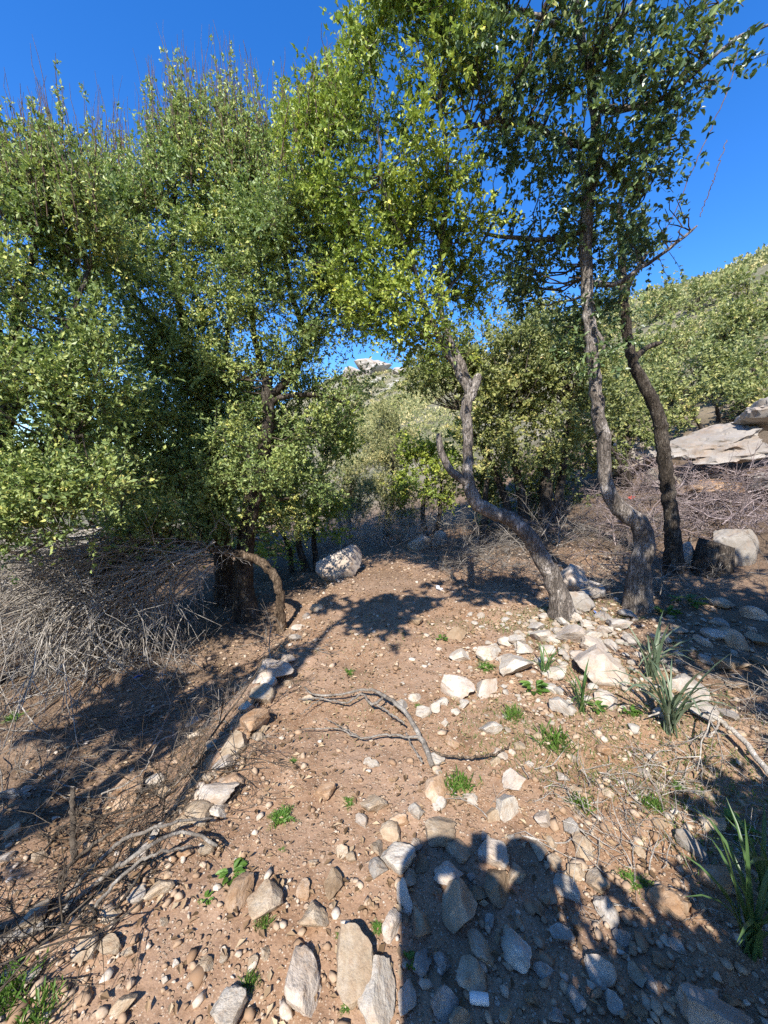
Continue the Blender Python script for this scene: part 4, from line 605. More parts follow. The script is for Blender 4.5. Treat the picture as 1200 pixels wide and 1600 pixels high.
 ('shooting', (-2.913, 4.449, 4.419), (-3.051, 4.532, 5.444), 0.58),
 ('shooting', (-1.502, 4.862, 4.796), (-1.628, 4.804, 6.028), 0.82),
 ('shooting', (-1.723, 5.103, 5.28), (-1.709, 5.009, 5.989), 0.8),
 ('shooting', (-1.589, 4.914, 5.16), (-1.561, 4.995, 5.924), 0.58),
 ('shooting', (-2.396, 4.928, 5.242), (-2.346, 4.892, 5.899), 0.43),
 ('shooting', (-2.646, 4.882, 5.078), (-2.735, 4.85, 5.795), 0.6),
 ('shooting', (-1.686, 4.469, 4.892), (-1.777, 4.528, 5.906), 0.84),
 ('shooting', (-1.436, 4.642, 4.851), (-1.379, 4.557, 5.786), 0.41),
 ('shooting', (-2.664, 4.446, 4.489), (-2.732, 4.54, 5.247), 0.84),
 ('shooting', (-2.492, 4.444, 4.675), (-2.46, 4.467, 5.364), 0.6),
 ('shooting', (-3.215, 4.98, 4.408), (-3.181, 4.986, 5.656), 0.52),
 ('shooting', (-1.273, 4.699, 4.79), (-1.325, 4.753, 5.408), 0.92),
 ('shooting', (-1.345, 5.087, 4.964), (-1.483, 5.182, 6.359), 0.68),
 ('shooting', (-2.893, 5.043, 4.847), (-3.041, 5.12, 5.869), 0.51),
 ('shooting', (-2.577, 4.848, 4.94), (-2.571, 4.805, 5.502), 0.86),
 ('shooting', (-1.865, 4.974, 5.315), (-2.016, 4.939, 6.262), 0.9),
 ('shooting', (-1.983, 5.038, 5.32), (-2.155, 4.959, 6.069), 0.95),
 ('shooting', (-1.618, 4.482, 4.982), (-1.647, 4.569, 5.563), 0.67),
 ('shooting', (-2.529, 4.833, 5.238), (-2.716, 4.924, 6.257), 0.85),
 ('shooting', (-2.0, 5.115, 5.387), (-1.98, 5.186, 6.429), 0.48),
 ('shooting', (-2.933, 4.559, 4.246), (-2.79, 4.469, 4.929), 0.52),
 ('shooting', (-1.808, 4.907, 5.092), (-1.939, 4.847, 5.953), 0.43),
 ('shooting', (-3.359, 4.915, 4.819), (-3.38, 4.824, 5.757), 0.77),
 ('shooting', (-2.565, 4.855, 5.057), (-2.663, 4.952, 6.355), 0.87),
 ('shooting', (-3.492, 4.994, 4.558), (-3.434, 4.945, 5.533), 0.8),
 ('shooting', (-1.281, 4.728, 5.051), (-1.418, 4.811, 6.203), 0.45),
 ('shooting', (-2.681, 4.671, 4.439), (-2.594, 4.665, 5.651), 0.55),
 ('shooting', (-1.658, 4.878, 4.825), (-1.755, 4.948, 5.958), 0.93),
 ('shooting', (-2.366, 4.924, 5.105), (-2.328, 4.934, 6.249), 0.71),
 ('shooting', (-2.532, 4.814, 4.979), (-2.54, 4.827, 5.846), 0.53),
 ('shooting', (-1.791, 4.587, 4.996), (-1.829, 4.629, 5.611), 0.47),
 ('shooting', (-2.984, 4.466, 4.37), (-3.037, 4.38, 4.882), 0.59),
 ('shooting', (-2.612, 4.748, 4.965), (-2.602, 4.769, 6.081), 0.52),
 ('shooting', (-1.482, 4.494, 5.024), (-1.411, 4.504, 5.727), 0.78),
 ('shooting', (-2.601, 5.007, 4.915), (-2.654, 5.07, 5.838), 0.97),
 ('shooting', (-3.286, 4.933, 4.533), (-3.384, 4.99, 5.141), 0.52),
 ('shooting', (-2.47, 5.135, 5.604), (-2.641, 5.159, 6.642), 0.83),
 ('shooting', (-3.079, 4.637, 4.349), (-3.013, 4.595, 5.12), 0.8),
 ('shooting', (-2.311, 4.555, 4.824), (-2.446, 4.518, 5.87), 0.43),
 ('shooting', (-3.089, 4.753, 4.293), (-2.958, 4.758, 4.949), 0.48),
 ('shooting', (-2.792, 4.94, 4.695), (-2.735, 4.892, 5.362), 0.46),
 ('shooting', (-3.473, 4.966, 4.256), (-3.328, 4.891, 4.802), 0.45),
 ('shooting', (-1.755, 4.827, 4.816), (-1.889, 4.847, 6.158), 0.85),
 ('shooting', (-2.872, 5.005, 4.692), (-2.791, 5.021, 5.806), 0.55),
 ('shooting', (-1.713, 4.722, 5.143), (-1.798, 4.73, 6.027), 0.93),
 ('shooting', (-1.823, 5.026, 5.276), (-1.897, 4.936, 6.269), 0.75),
 ('shooting', (-1.645, 5.037, 4.855), (-1.658, 4.986, 5.54), 0.56),
 ('shooting', (-2.147, 4.686, 4.969), (-2.222, 4.771, 6.153), 0.67),
 ('shooting', (-3.132, 4.654, 4.363), (-3.172, 4.613, 5.238), 0.88),
 ('shooting', (-1.921, 4.881, 4.928), (-1.863, 4.82, 6.12), 0.66),
 ('shooting', (-2.382, 5.028, 5.032), (-2.449, 4.944, 6.221), 0.65),
 ('shooting', (-2.382, 4.988, 5.268), (-2.49, 5.034, 5.966), 0.87),
 ('shooting', (-2.319, 4.66, 5.133), (-2.397, 4.618, 5.954), 0.84),
 ('shooting', (-2.372, 4.959, 5.436), (-2.187, 4.953, 6.347), 0.45),
 ('shooting', (-1.567, 4.53, 4.809), (-1.545, 4.448, 5.417), 0.69),
 ('shooting', (-2.648, 4.765, 4.596), (-2.789, 4.771, 5.596), 0.89),
 ('shooting', (-1.432, 4.894, 5.272), (-1.541, 4.91, 6.417), 0.5),
 ('shooting', (-1.906, 4.762, 5.22), (-2.194, 4.675, 6.243), 0.84),
 ('shooting', (-1.5, 4.699, 5.02), (-1.504, 4.636, 6.053), 0.61),
 ('shooting', (-2.942, 5.101, 4.726), (-3.295, 5.168, 5.846), 0.85),
 ('shooting', (-2.111, 4.53, 4.843), (-2.063, 4.482, 5.565), 0.73),
 ('shooting', (-2.907, 4.685, 4.245), (-2.85, 4.712, 5.151), 0.98),
 ('shooting', (-2.19, 4.848, 5.279), (-1.919, 4.775, 6.513), 0.43),
 ('shooting', (-2.98, 4.842, 4.52), (-3.017, 4.865, 5.471), 0.67),
 ('shooting', (-3.218, 4.607, 4.361), (-3.204, 4.571, 5.527), 0.63),
 ('shooting', (-2.69, 4.607, 4.718), (-2.474, 4.646, 5.962), 0.47),
 ('shooting', (-3.163, 5.071, 4.713), (-3.096, 5.015, 5.892), 0.52),
 ('shooting', (-1.379, 4.548, 4.931), (-1.346, 4.491, 5.577), 0.57),
 ('shooting', (-2.268, 4.605, 5.005), (-2.159, 4.604, 5.705), 0.77),
 ('shooting', (-1.635, 5.075, 5.448), (-1.71, 4.99, 6.193), 0.79),
 ('shooting', (-2.284, 4.638, 5.017), (-2.287, 4.63, 5.553), 0.57),
 ('shooting', (-1.521, 4.83, 4.829), (-1.72, 4.853, 6.113), 0.45),
 ('shooting', (-2.989, 4.733, 4.533), (-2.878, 4.642, 5.391), 0.48),
 ('shooting', (-1.847, 4.947, 5.091), (-1.917, 4.965, 6.35), 0.47),
 ('shooting', (-1.922, 5.036, 5.492), (-1.821, 5.119, 6.691), 0.6),
 ('shooting', (-2.075, 4.5, 4.909), (-2.254, 4.477, 5.843), 0.7),
 ('shooting', (-2.03, 4.613, 5.152), (-1.998, 4.528, 5.954), 0.71),
 ('shooting', (-2.132, 4.953, 4.984), (-2.163, 4.901, 6.144), 0.95),
 ('shooting', (-1.195, 4.512, 4.775), (-1.171, 4.544, 5.911), 1.0),
 ('shooting', (-2.003, 4.516, 4.808), (-2.092, 4.465, 5.5), 0.87),
 ('shooting', (-1.366, 4.681, 4.629), (-1.569, 4.695, 5.742), 0.77),
 ('shooting', (-2.05, 4.453, 4.752), (-1.983, 4.359, 5.336), 0.83),
 ('shooting', (-2.482, 5.127, 5.568), (-2.564, 5.208, 6.269), 0.84),
 ('shooting', (-1.746, 5.129, 5.367), (-1.793, 5.101, 6.0), 0.95),
 ('shooting', (-1.847, 4.562, 4.8), (-2.034, 4.56, 5.509), 0.47),
 ('shooting', (-1.536, 5.033, 5.262), (-1.508, 4.977, 5.984), 0.54),
 ('shooting', (-1.619, 4.453, 4.82), (-1.582, 4.52, 5.578), 0.83),
 ('shooting', (-1.677, 4.487, 5.009), (-1.55, 4.575, 5.951), 0.76),
 ('shooting', (-3.172, 4.855, 4.542), (-3.067, 4.799, 5.81), 0.78),
 ('shooting', (-2.477, 4.767, 4.924), (-2.407, 4.857, 6.168), 0.86),
 ('shooting', (-2.868, 4.944, 4.504), (-2.83, 4.935, 5.106), 0.83),
 ('shooting', (-3.271, 4.827, 4.754), (-3.278, 4.824, 5.694), 0.7),
 ('shooting', (-1.408, 4.879, 5.181), (-1.457, 4.827, 6.243), 0.88),
 ('shooting', (-1.492, 5.038, 4.882), (-1.425, 5.032, 5.943), 0.78),
 ('shooting', (-1.295, 4.96, 5.251), (-1.615, 4.962, 6.527), 0.49),
 ('shooting', (-3.242, 4.92, 4.391), (-3.556, 4.876, 5.719), 0.86),
 ('shooting', (-1.292, 4.907, 4.762), (-1.395, 4.967, 6.036), 0.93),
 ('shooting', (-1.658, 5.128, 5.209), (-1.737, 5.099, 5.858), 0.48),
 ('shooting', (-1.982, 4.566, 4.738), (-2.032, 4.577, 5.296), 0.64),
 ('shooting', (-3.185, 4.765, 4.493), (-3.222, 4.678, 5.544), 0.93),
 ('shooting', (-2.14, 4.571, 4.918), (-2.056, 4.619, 5.951), 0.72),
 ('shooting', (-2.59, 4.632, 4.572), (-2.668, 4.73, 5.437), 0.74),
 ('shooting', (-2.531, 4.998, 5.267), (-2.403, 4.939, 5.804), 0.66),
 ('shooting', (-2.059, 4.884, 5.228), (-2.062, 4.906, 6.176), 0.69),
 ('shooting', (-1.455, 4.517, 4.859), (-1.417, 4.509, 5.905), 0.48),
 ('shooting', (-1.309, 4.496, 4.477), (-1.291, 4.474, 5.068), 0.55),
 ('shooting', (-3.364, 5.11, 4.928), (-3.119, 5.058, 6.262), 0.77),
 ('shooting', (-3.083, 4.511, 4.15), (-3.029, 4.539, 4.708), 0.64),
 ('shooting', (-1.352, 5.067, 5.28), (-1.33, 4.971, 5.905), 0.63),
 ('shooting', (-3.348, 4.97, 4.653), (-3.451, 5.054, 5.381), 0.78),
 ('shooting', (-2.91, 4.47, 4.535), (-2.921, 4.487, 5.347), 0.8),
 ('shooting', (-2.202, 4.872, 5.14), (-2.244, 4.89, 5.983), 0.59),
 ('shooting', (-1.969, 5.078, 5.533), (-1.928, 5.074, 6.715), 0.62),
 ('shooting', (-2.3, 5.007, 5.024), (-2.43, 5.048, 6.439), 0.79),
 ('shooting', (-2.956, 4.54, 4.436), (-3.041, 4.487, 5.056), 0.95),
 ('shooting', (-2.534, 4.526, 4.809), (-2.455, 4.56, 5.992), 0.91),
 ('shooting', (-3.108, 4.485, 4.179), (-3.219, 4.54, 4.932), 0.59),
 ('shooting', (-2.293, 4.874, 5.415), (-2.381, 4.837, 6.415), 0.87),
 ('shooting', (-1.924, 4.518, 4.892), (-2.154, 4.569, 5.6), 0.71),
 ('shooting', (-1.604, 4.604, 4.833), (-1.633, 4.695, 5.508), 0.47),
 ('shooting', (-2.665, 4.776, 4.787), (-2.588, 4.718, 5.725), 0.99),
 ('shooting', (-2.687, 4.955, 5.134), (-2.806, 4.983, 6.079), 0.75),
 ('shooting', (-1.743, 4.47, 4.784), (-1.74, 4.552, 5.77), 0.55),
 ('shooting', (-1.298, 4.664, 4.888), (-1.387, 4.63, 5.441), 0.82),
 ('shooting', (-1.576, 4.518, 5.058), (-1.745, 4.489, 6.249), 0.75),
 ('shooting', (-2.804, 4.667, 4.301), (-2.897, 4.632, 5.101), 0.56),
 ('shooting', (-2.893, 4.712, 4.221), (-2.966, 4.701, 4.824), 0.79),
 ('shooting', (-2.981, 4.563, 4.235), (-2.912, 4.498, 5.159), 0.89),
 ('shooting', (-2.482, 4.621, 4.654), (-2.421, 4.694, 5.925), 0.45),
 ('shooting', (-2.585, 4.509, 4.306), (-2.557, 4.426, 5.432), 0.8),
 ('shooting', (-2.922, 4.829, 4.602), (-2.909, 4.758, 5.612), 0.97),
 ('shooting', (-1.433, 4.766, 5.012), (-1.406, 4.731, 5.653), 0.58),
 ('shooting', (-2.306, 5.085, 5.064), (-2.531, 5.165, 6.223), 0.71),
 ('shooting', (-1.642, 4.821, 5.164), (-1.612, 4.831, 6.34), 0.75),
 ('shooting', (-1.354, 5.06, 4.874), (-1.2, 5.038, 5.667), 0.98),
 ('shooting', (-2.374, 4.8, 5.097), (-2.173, 4.78, 6.119), 0.98),
 ('shooting', (-2.355, 4.583, 4.822), (-2.407, 4.672, 5.796), 0.47),
 ('shooting', (-2.508, 4.939, 5.111), (-2.657, 5.016, 5.769), 0.7),
 ('shooting', (-1.323, 4.89, 5.064), (-1.397, 4.937, 5.939), 0.92),
 ('shooting', (-2.822, 4.778, 4.316), (-2.753, 4.698, 5.16), 0.72),
 ('shooting', (-3.48, 4.998, 4.389), (-3.505, 5.063, 5.745), 0.89),
 ('shooting', (-2.162, 4.61, 4.816), (-2.295, 4.529, 5.998), 0.88),
 ('shooting', (-2.932, 4.932, 4.606), (-3.08, 5.001, 5.581), 0.72),
 ('shooting', (-1.458, 4.474, 4.778), (-1.501, 4.384, 5.228), 0.83),
 ('shooting', (-3.219, 4.723, 4.156), (-3.245, 4.715, 4.822), 0.41),
 ('shooting', (-2.242, 4.779, 4.996), (-2.276, 4.705, 5.798), 0.45),
 ('shooting', (-1.525, 4.603, 4.917), (-1.634, 4.523, 6.044), 0.87),
 ('shooting', (-2.386, 4.892, 5.462), (-2.38, 4.974, 6.595), 0.88),
 ('shooting', (-1.567, 4.942, 5.369), (-1.608, 4.963, 6.545), 0.97),
 ('shooting', (-3.498, 5.039, 4.482), (-3.34, 5.139, 5.885), 1.0),
 ('shooting', (-1.669, 4.876, 4.796), (-1.741, 4.853, 5.482), 0.73),
 ('shooting', (-3.023, 4.924, 4.82), (-3.178, 4.973, 6.196), 0.82),
 ('shooting', (-1.704, 5.076, 5.34), (-1.878, 5.149, 6.777), 0.9),
 ('shooting', (-2.568, 4.782, 4.908), (-2.693, 4.715, 5.748), 0.59),
 ('shooting', (-3.148, 4.908, 4.334), (-3.284, 4.999, 4.988), 0.42),
 ('shooting', (-1.994, 4.549, 4.866), (-2.155, 4.641, 5.695), 0.7),
 ('shooting', (-1.533, 4.856, 5.094), (-1.423, 4.806, 5.897), 0.62),
 ('shooting', (-3.2, 5.013, 4.358), (-3.212, 5.067, 5.605), 0.61),
 ('shooting', (-1.997, 5.012, 5.191), (-1.941, 5.001, 6.386), 0.5),
 ('shooting', (-2.04, 4.582, 5.059), (-2.128, 4.61, 5.618), 0.99),
 ('shooting', (-1.77, 4.454, 4.712), (-1.709, 4.406, 5.234), 0.75),
 ('shooting', (-2.394, 4.527, 4.863), (-2.454, 4.441, 5.881), 0.45),
 ('shooting', (-3.014, 4.802, 4.399), (-3.039, 4.737, 5.478), 0.45),
 ('shooting', (-1.777, 4.985, 4.898), (-1.8, 4.97, 6.215), 0.43),
 ('shooting', (-3.404, 5.044, 4.863), (-3.382, 5.067, 6.185), 0.75),
 ('shooting', (-1.841, 5.116, 5.385), (-1.8, 5.169, 6.805), 0.84),
 ('shooting', (-1.963, 4.745, 4.943), (-1.823, 4.752, 5.801), 0.86),
 ('shooting', (-2.884, 4.991, 4.871), (-3.101, 5.047, 5.65), 0.97),
 ('shooting', (-2.132, 4.594, 4.983), (-2.176, 4.523, 5.729), 0.74),
 ('shooting', (-1.253, 4.513, 4.836), (-1.408, 4.422, 5.708), 0.76),
 ('shooting', (-1.355, 4.529, 4.841), (-1.493, 4.498, 5.45), 0.45),
 ('shooting', (-3.123, 4.66, 4.321), (-3.094, 4.651, 4.906), 0.67),
 ('shooting', (-1.33, 4.964, 4.98), (-1.465, 4.972, 6.076), 0.58),
 ('shooting', (-1.615, 4.485, 4.652), (-1.704, 4.494, 5.556), 0.89),
 ('shooting', (-3.335, 4.796, 4.435), (-3.258, 4.734, 5.028), 0.53),
 ('shooting', (-2.016, 4.693, 5.041), (-2.096, 4.627, 5.76), 0.8),
 ('shooting', (-1.908, 4.835, 4.987), (-1.95, 4.905, 6.323), 0.59),
 ('shooting', (-1.372, 5.119, 4.908), (-1.186, 5.037, 5.956), 0.79),
 ('shooting', (-2.549, 4.694, 4.853), (-2.548, 4.61, 5.363), 0.69),
 ('shooting', (-2.17, 4.617, 5.102), (-2.166, 4.578, 6.138), 0.92),
 ('shooting', (-2.283, 4.726, 5.074), (-2.313, 4.686, 6.206), 0.84),
 ('shooting', (-2.077, 4.486, 4.645), (-2.095, 4.559, 5.63), 0.97),
 ('shooting', (-1.51, 4.617, 5.135), (-1.572, 4.567, 5.719), 0.87),
 ('shooting', (-2.791, 5.101, 5.179), (-2.933, 5.134, 6.042), 0.45),
 ('shooting', (-2.099, 4.525, 5.049), (-2.083, 4.565, 5.938), 0.54),
 ('shooting', (-2.22, 4.794, 5.025), (-2.174, 4.707, 6.127), 0.49),
 ('shooting', (-2.651, 4.817, 4.886), (-2.689, 4.828, 5.676), 0.59),
 ('shooting', (-1.673, 4.746, 4.796), (-1.673, 4.675, 6.03), 0.78),
 ('shooting', (-2.39, 4.895, 5.413), (-2.526, 4.949, 6.767), 0.71),
 ('shooting', (-1.76, 4.489, 4.636), (-1.822, 4.579, 5.782), 0.52),
 ('shooting', (-2.876, 4.645, 4.542), (-2.886, 4.593, 5.625), 0.52),
 ('shooting', (-2.325, 5.076, 5.495), (-2.453, 5.025, 6.417), 0.76),
 ('shooting', (-2.686, 5.111, 5.317), (-2.894, 5.198, 6.458), 0.96),
 ('shooting', (-1.746, 4.58, 4.708), (-1.605, 4.522, 5.615), 0.43),
 ('shooting', (-2.686, 5.013, 5.009), (-2.541, 5.108, 6.014), 0.82),
 ('shooting', (-3.431, 4.978, 4.603), (-3.383, 4.955, 5.683), 0.69),
 ('shooting', (-2.971, 4.75, 4.534), (-3.045, 4.823, 5.281), 0.49),
 ('shooting', (-1.763, 4.544, 5.193), (-1.826, 4.588, 5.896), 0.49),
 ('shooting', (-3.298, 4.856, 4.437), (-3.226, 4.88, 5.24), 0.66),
 ('shooting', (-3.06, 4.63, 4.389), (-3.031, 4.537, 4.88), 0.63),
 ('shooting', (-2.31, 4.648, 5.189), (-2.262, 4.585, 5.673), 0.72),
 ('shooting', (-1.741, 4.54, 4.975), (-1.688, 4.6, 5.933), 0.9),
 ('shooting', (-2.619, 4.826, 4.589), (-2.518, 4.742, 5.443), 0.44),
 ('shooting', (-1.472, 4.621, 4.692), (-1.532, 4.544, 5.234), 0.97),
 ('shooting', (-2.413, 4.441, 4.777), (-2.433, 4.434, 5.884), 0.72),
 ('shooting', (-2.176, 4.524, 4.987), (-2.34, 4.586, 5.841), 0.42),
 ('shooting', (-3.317, 4.913, 4.828), (-3.111, 4.885, 5.849), 0.55),
 ('shooting', (-3.511, 5.025, 4.581), (-3.458, 4.926, 5.297), 0.83),
 ('shooting', (-3.024, 4.509, 4.422), (-3.079, 4.553, 5.6), 0.41),
 ('shooting', (-2.156, 4.589, 5.143), (-2.216, 4.62, 5.945), 0.73),
 ('shooting', (-3.337, 5.066, 4.769), (-3.251, 4.985, 5.729), 0.44),
 ('shooting', (-3.211, 4.919, 4.685), (-3.04, 4.957, 5.911), 0.68),
 ('shooting', (-3.043, 5.017, 4.904), (-3.254, 5.073, 5.96), 0.6),
 ('shooting', (-2.303, 5.112, 5.114), (-2.471, 5.102, 6.135), 0.83),
 ('shooting', (-3.333, 5.123, 4.714), (-3.49, 5.044, 5.961), 0.59),
 ('shooting', (-1.429, 5.026, 5.044), (-1.485, 5.031, 5.796), 0.72),
 ('shooting', (-2.313, 4.576, 4.967), (-2.25, 4.493, 5.633), 0.83),
 ('shooting', (-2.977, 4.497, 4.068), (-3.086, 4.469, 4.996), 0.82),
 ('shooting', (-2.801, 4.829, 4.621), (-2.712, 4.82, 5.839), 0.55),
 ('shooting', (-1.467, 4.659, 4.949), (-1.622, 4.64, 6.03), 0.89),
 ('shooting', (-2.874, 4.822, 4.451), (-3.072, 4.735, 5.536), 0.84),
 ('shooting', (-2.745, 4.538, 4.172), (-2.655, 4.531, 4.95), 0.62),
 ('shooting', (-1.871, 4.937, 4.969), (-2.024, 4.99, 5.873), 0.47),
 ('shooting', (-2.279, 4.831, 4.938), (-2.487, 4.865, 5.921), 0.57),
 ('shooting', (-2.525, 4.588, 4.482), (-2.649, 4.603, 5.632), 0.46),
 ('shooting', (-2.057, 4.658, 5.106), (-2.126, 4.579, 6.124), 0.52),
 ('shooting', (-2.851, 5.071, 5.178), (-2.925, 4.998, 6.139), 0.47),
 ('shooting', (-2.719, 4.691, 4.808), (-2.518, 4.667, 5.959), 0.48),
 ('shooting', (-3.05, 4.644, 4.634), (-3.047, 4.58, 5.738), 0.87),
 ('shooting', (-2.638, 4.545, 4.514), (-2.467, 4.452, 5.624), 0.45),
 ('shooting', (-2.429, 5.021, 5.195), (-2.781, 5.069, 6.47), 0.4),
 ('shooting', (-2.106, 4.604, 5.135), (-2.404, 4.611, 6.327), 0.66),
 ('shooting', (-3.299, 4.711, 4.279), (-3.332, 4.698, 4.818), 0.51),
 ('shooting', (-1.921, 4.947, 5.109), (-1.939, 4.98, 5.821), 0.96),
 ('shooting', (-1.827, 4.529, 4.729), (-1.805, 4.449, 5.18), 0.86),
 ('shooting', (-2.432, 4.53, 4.484), (-2.359, 4.47, 5.437), 0.95),
 ('shooting', (-2.064, 4.754, 5.183), (-2.076, 4.659, 6.123), 0.42),
 ('shooting', (-3.2, 5.015, 4.851), (-3.245, 5.056, 5.854), 0.45),
 ('shooting', (-2.074, 4.902, 5.341), (-1.964, 4.949, 6.614), 0.58),
 ('shooting', (-1.539, 4.81, 4.709), (-1.406, 4.768, 5.557), 0.71),
 ('shooting', (-2.6, 4.672, 4.462), (-2.726, 4.743, 5.12), 0.46),
 ('shooting', (-1.392, 4.712, 5.071), (-1.363, 4.748, 6.022), 0.81),
 ('shooting', (-2.319, 4.933, 5.332), (-2.324, 5.004, 6.251), 0.91),
 ('shooting', (-2.19, 4.895, 4.934), (-2.336, 4.877, 5.886), 0.48),
 ('shooting', (-1.523, 4.589, 5.029), (-1.835, 4.678, 5.991), 0.89),
 ('shooting', (-2.656, 4.463, 4.251), (-2.612, 4.402, 5.167), 0.69),
 ('shooting', (-2.683, 4.48, 4.307), (-2.665, 4.409, 4.942), 0.51),
 ('shooting', (-1.714, 5.053, 5.412), (-1.891, 5.064, 6.742), 0.44),
 ('shooting', (-1.454, 4.922, 4.787), (-1.618, 4.852, 5.967), 0.73),
 ('shooting', (-1.859, 4.469, 4.906), (-1.817, 4.524, 5.917), 0.99),
 ('shooting', (-1.707, 4.648, 5.037), (-1.743, 4.692, 5.761), 0.9),
 ('shooting', (-1.778, 4.776, 5.291), (-1.765, 4.773, 6.061), 0.75),
 ('shooting', (-3.243, 4.811, 4.261), (-3.188, 4.771, 4.862), 0.79),
 ('shooting', (-2.865, 4.498, 4.093), (-2.825, 4.472, 5.107), 0.63),
 ('shooting', (-3.32, 5.105, 4.403), (-3.791, 5.181, 5.709), 0.93),
 ('shooting', (-2.108, 4.442, 4.718), (-2.222, 4.459, 5.243), 0.55),
 ('shooting', (-2.053, 4.844, 5.257), (-2.115, 4.786, 6.337), 0.77),
 ('shooting', (-3.248, 4.801, 4.245), (-3.359, 4.846, 5.208), 0.41),
 ('shooting', (-1.514, 4.749, 5.227), (-1.58, 4.665, 5.759), 0.6),
 ('shooting', (-1.873, 4.917, 5.381), (-1.937, 4.878, 6.591), 0.96),
 ('shooting', (-2.777, 4.524, 4.606), (-2.86, 4.588, 5.377), 0.64),
 ('shooting', (-3.131, 4.831, 4.603), (-3.119, 4.868, 5.209), 0.4),
 ('shooting', (-2.997, 4.649, 4.448), (-2.968, 4.698, 5.078), 0.66),
 ('shooting', (-2.519, 5.123, 5.368), (-2.418, 5.123, 6.392), 0.82),
 ('shooting', (-3.134, 4.77, 4.609), (-3.124, 4.705, 5.379), 0.83),
 ('shooting', (-1.509, 4.85, 5.185), (-1.544, 4.764, 6.278), 0.66),
 ('shooting', (-2.825, 4.542, 4.346), (-2.935, 4.569, 5.314), 0.49),
 ('shooting', (-2.704, 4.534, 4.482), (-2.861, 4.607, 5.208), 0.88),
 ('shooting', (-3.397, 5.092, 4.689), (-3.442, 5.171, 5.515), 0.61),
 ('shooting', (-2.342, 4.608, 4.968), (-2.357, 4.589, 6.177), 0.94),
 ('shooting', (-1.797, 4.469, 4.864), (-1.864, 4.42, 5.752), 0.62),
 ('shooting', (-2.049, 4.595, 4.881), (-1.959, 4.656, 6.15), 0.45),
 ('shooting', (-3.084, 4.776, 4.326), (-3.182, 4.865, 5.372), 0.82),
 ('shooting', (-1.538, 4.937, 5.058), (-1.574, 4.91, 5.765), 0.82),
 ('crooked', (-0.281, 4.038, 4.843), (-0.229, 4.128, 5.621), 0.8),
 ('crooked', (-0.412, 3.499, 4.473), (-0.379, 3.438, 4.832), 0.5),
 ('crooked', (-0.595, 4.082, 5.067), (-0.621, 4.109, 5.519), 0.46),
 ('crooked', (-0.254, 3.876, 4.769), (-0.221, 3.837, 5.315), 0.95),
 ('crooked', (-0.756, 3.592, 4.399), (-0.666, 3.601, 5.006), 0.95),
 ('crooked', (-0.588, 3.542, 4.274), (-0.507, 3.618, 4.824), 0.52),
 ('crooked', (-0.336, 4.011, 4.855), (-0.353, 3.988, 5.294), 0.72),
 ('crooked', (-0.383, 4.104, 4.83), (-0.353, 4.16, 5.355), 0.6),
 ('crooked', (-0.663, 3.834, 4.71), (-0.709, 3.762, 4.991), 0.42),
 ('crooked', (-0.832, 3.833, 4.492), (-0.793, 3.865, 4.998), 0.61),
 ('crooked', (-0.273, 3.627, 4.618), (-0.29, 3.558, 5.124), 0.55),
 ('crooked', (-0.875, 3.561, 4.239), (-0.765, 3.48, 4.744), 0.43),
 ('crooked', (-0.71, 3.941, 4.707), (-0.665, 4.028, 5.234), 0.93),
 ('crooked', (-0.406, 4.162, 5.297), (-0.37, 4.118, 5.941), 0.69),
 ('crooked', (-0.496, 4.083, 5.062), (-0.496, 4.036, 5.513), 0.81),
 ('crooked', (-0.643, 3.609, 4.592), (-0.541, 3.645, 5.159), 0.82),
 ('crooked', (-0.899, 3.978, 4.801), (-0.929, 3.944, 5.323), 0.69),
 ('crooked', (-0.403, 3.586, 4.679), (-0.4, 3.538, 4.948), 0.75),
 ('crooked', (-0.265, 3.549, 4.607), (-0.197, 3.555, 4.965), 0.45),
 ('crooked', (-0.328, 3.878, 4.941), (-0.239, 3.897, 5.607), 0.65),
 ('crooked', (-0.634, 3.808, 4.678), (-0.602, 3.765, 5.202), 0.55),
 ('crooked', (-0.834, 3.873, 4.736), (-0.734, 3.906, 5.311), 0.81),
 ('crooked', (-0.323, 4.02, 5.193), (-0.307, 4.024, 5.684), 0.41),
 ('crooked', (-0.359, 4.124, 4.852), (-0.327, 4.199, 5.24), 0.64),
 ('crooked', (-0.705, 3.598, 4.182), (-0.786, 3.578, 4.698), 0.81),
 ('crooked', (-0.272, 4.136, 5.026), (-0.179, 4.133, 5.4), 0.57),
 ('crooked', (-0.59, 3.953, 4.587), (-0.594, 3.891, 5.039), 0.79),
 ('crooked', (-0.925, 3.851, 4.409), (-0.912, 3.908, 5.079), 0.82),
 ('crooked', (-0.307, 4.102, 4.902), (-0.27, 4.171, 5.285), 0.47),
 ('crooked', (-0.612, 4.165, 4.707), (-0.618, 4.22, 5.264), 0.7),
 ('crooked', (-1.024, 4.162, 4.42), (-1.081, 4.217, 5.217), 0.62),
 ('crooked', (-0.347, 3.673, 4.781), (-0.331, 3.745, 5.201), 0.73),
 ('crooked', (-0.562, 3.815, 4.591), (-0.559, 3.761, 4.854), 0.9),
 ('crooked', (-0.946, 4.024, 4.516), (-0.951, 4.041, 4.85), 0.56),
 ('crooked', (-0.775, 3.595, 4.11), (-0.671, 3.535, 4.466), 0.61),
 ('crooked', (-0.631, 3.68, 4.316), (-0.516, 3.756, 5.021), 0.54),
 ('crooked', (-0.516, 3.869, 4.517), (-0.344, 3.788, 5.111), 0.94),
 ('crooked', (-0.531, 3.84, 4.856), (-0.496, 3.743, 5.385), 0.58),
 ('crooked', (-0.32, 3.6, 4.499), (-0.413, 3.67, 5.089), 0.5),
 ('crooked', (-0.857, 3.571, 4.411), (-0.869, 3.597, 4.921), 0.54),
 ('crooked', (-0.943, 4.023, 4.747), (-0.902, 4.088, 5.128), 0.78),
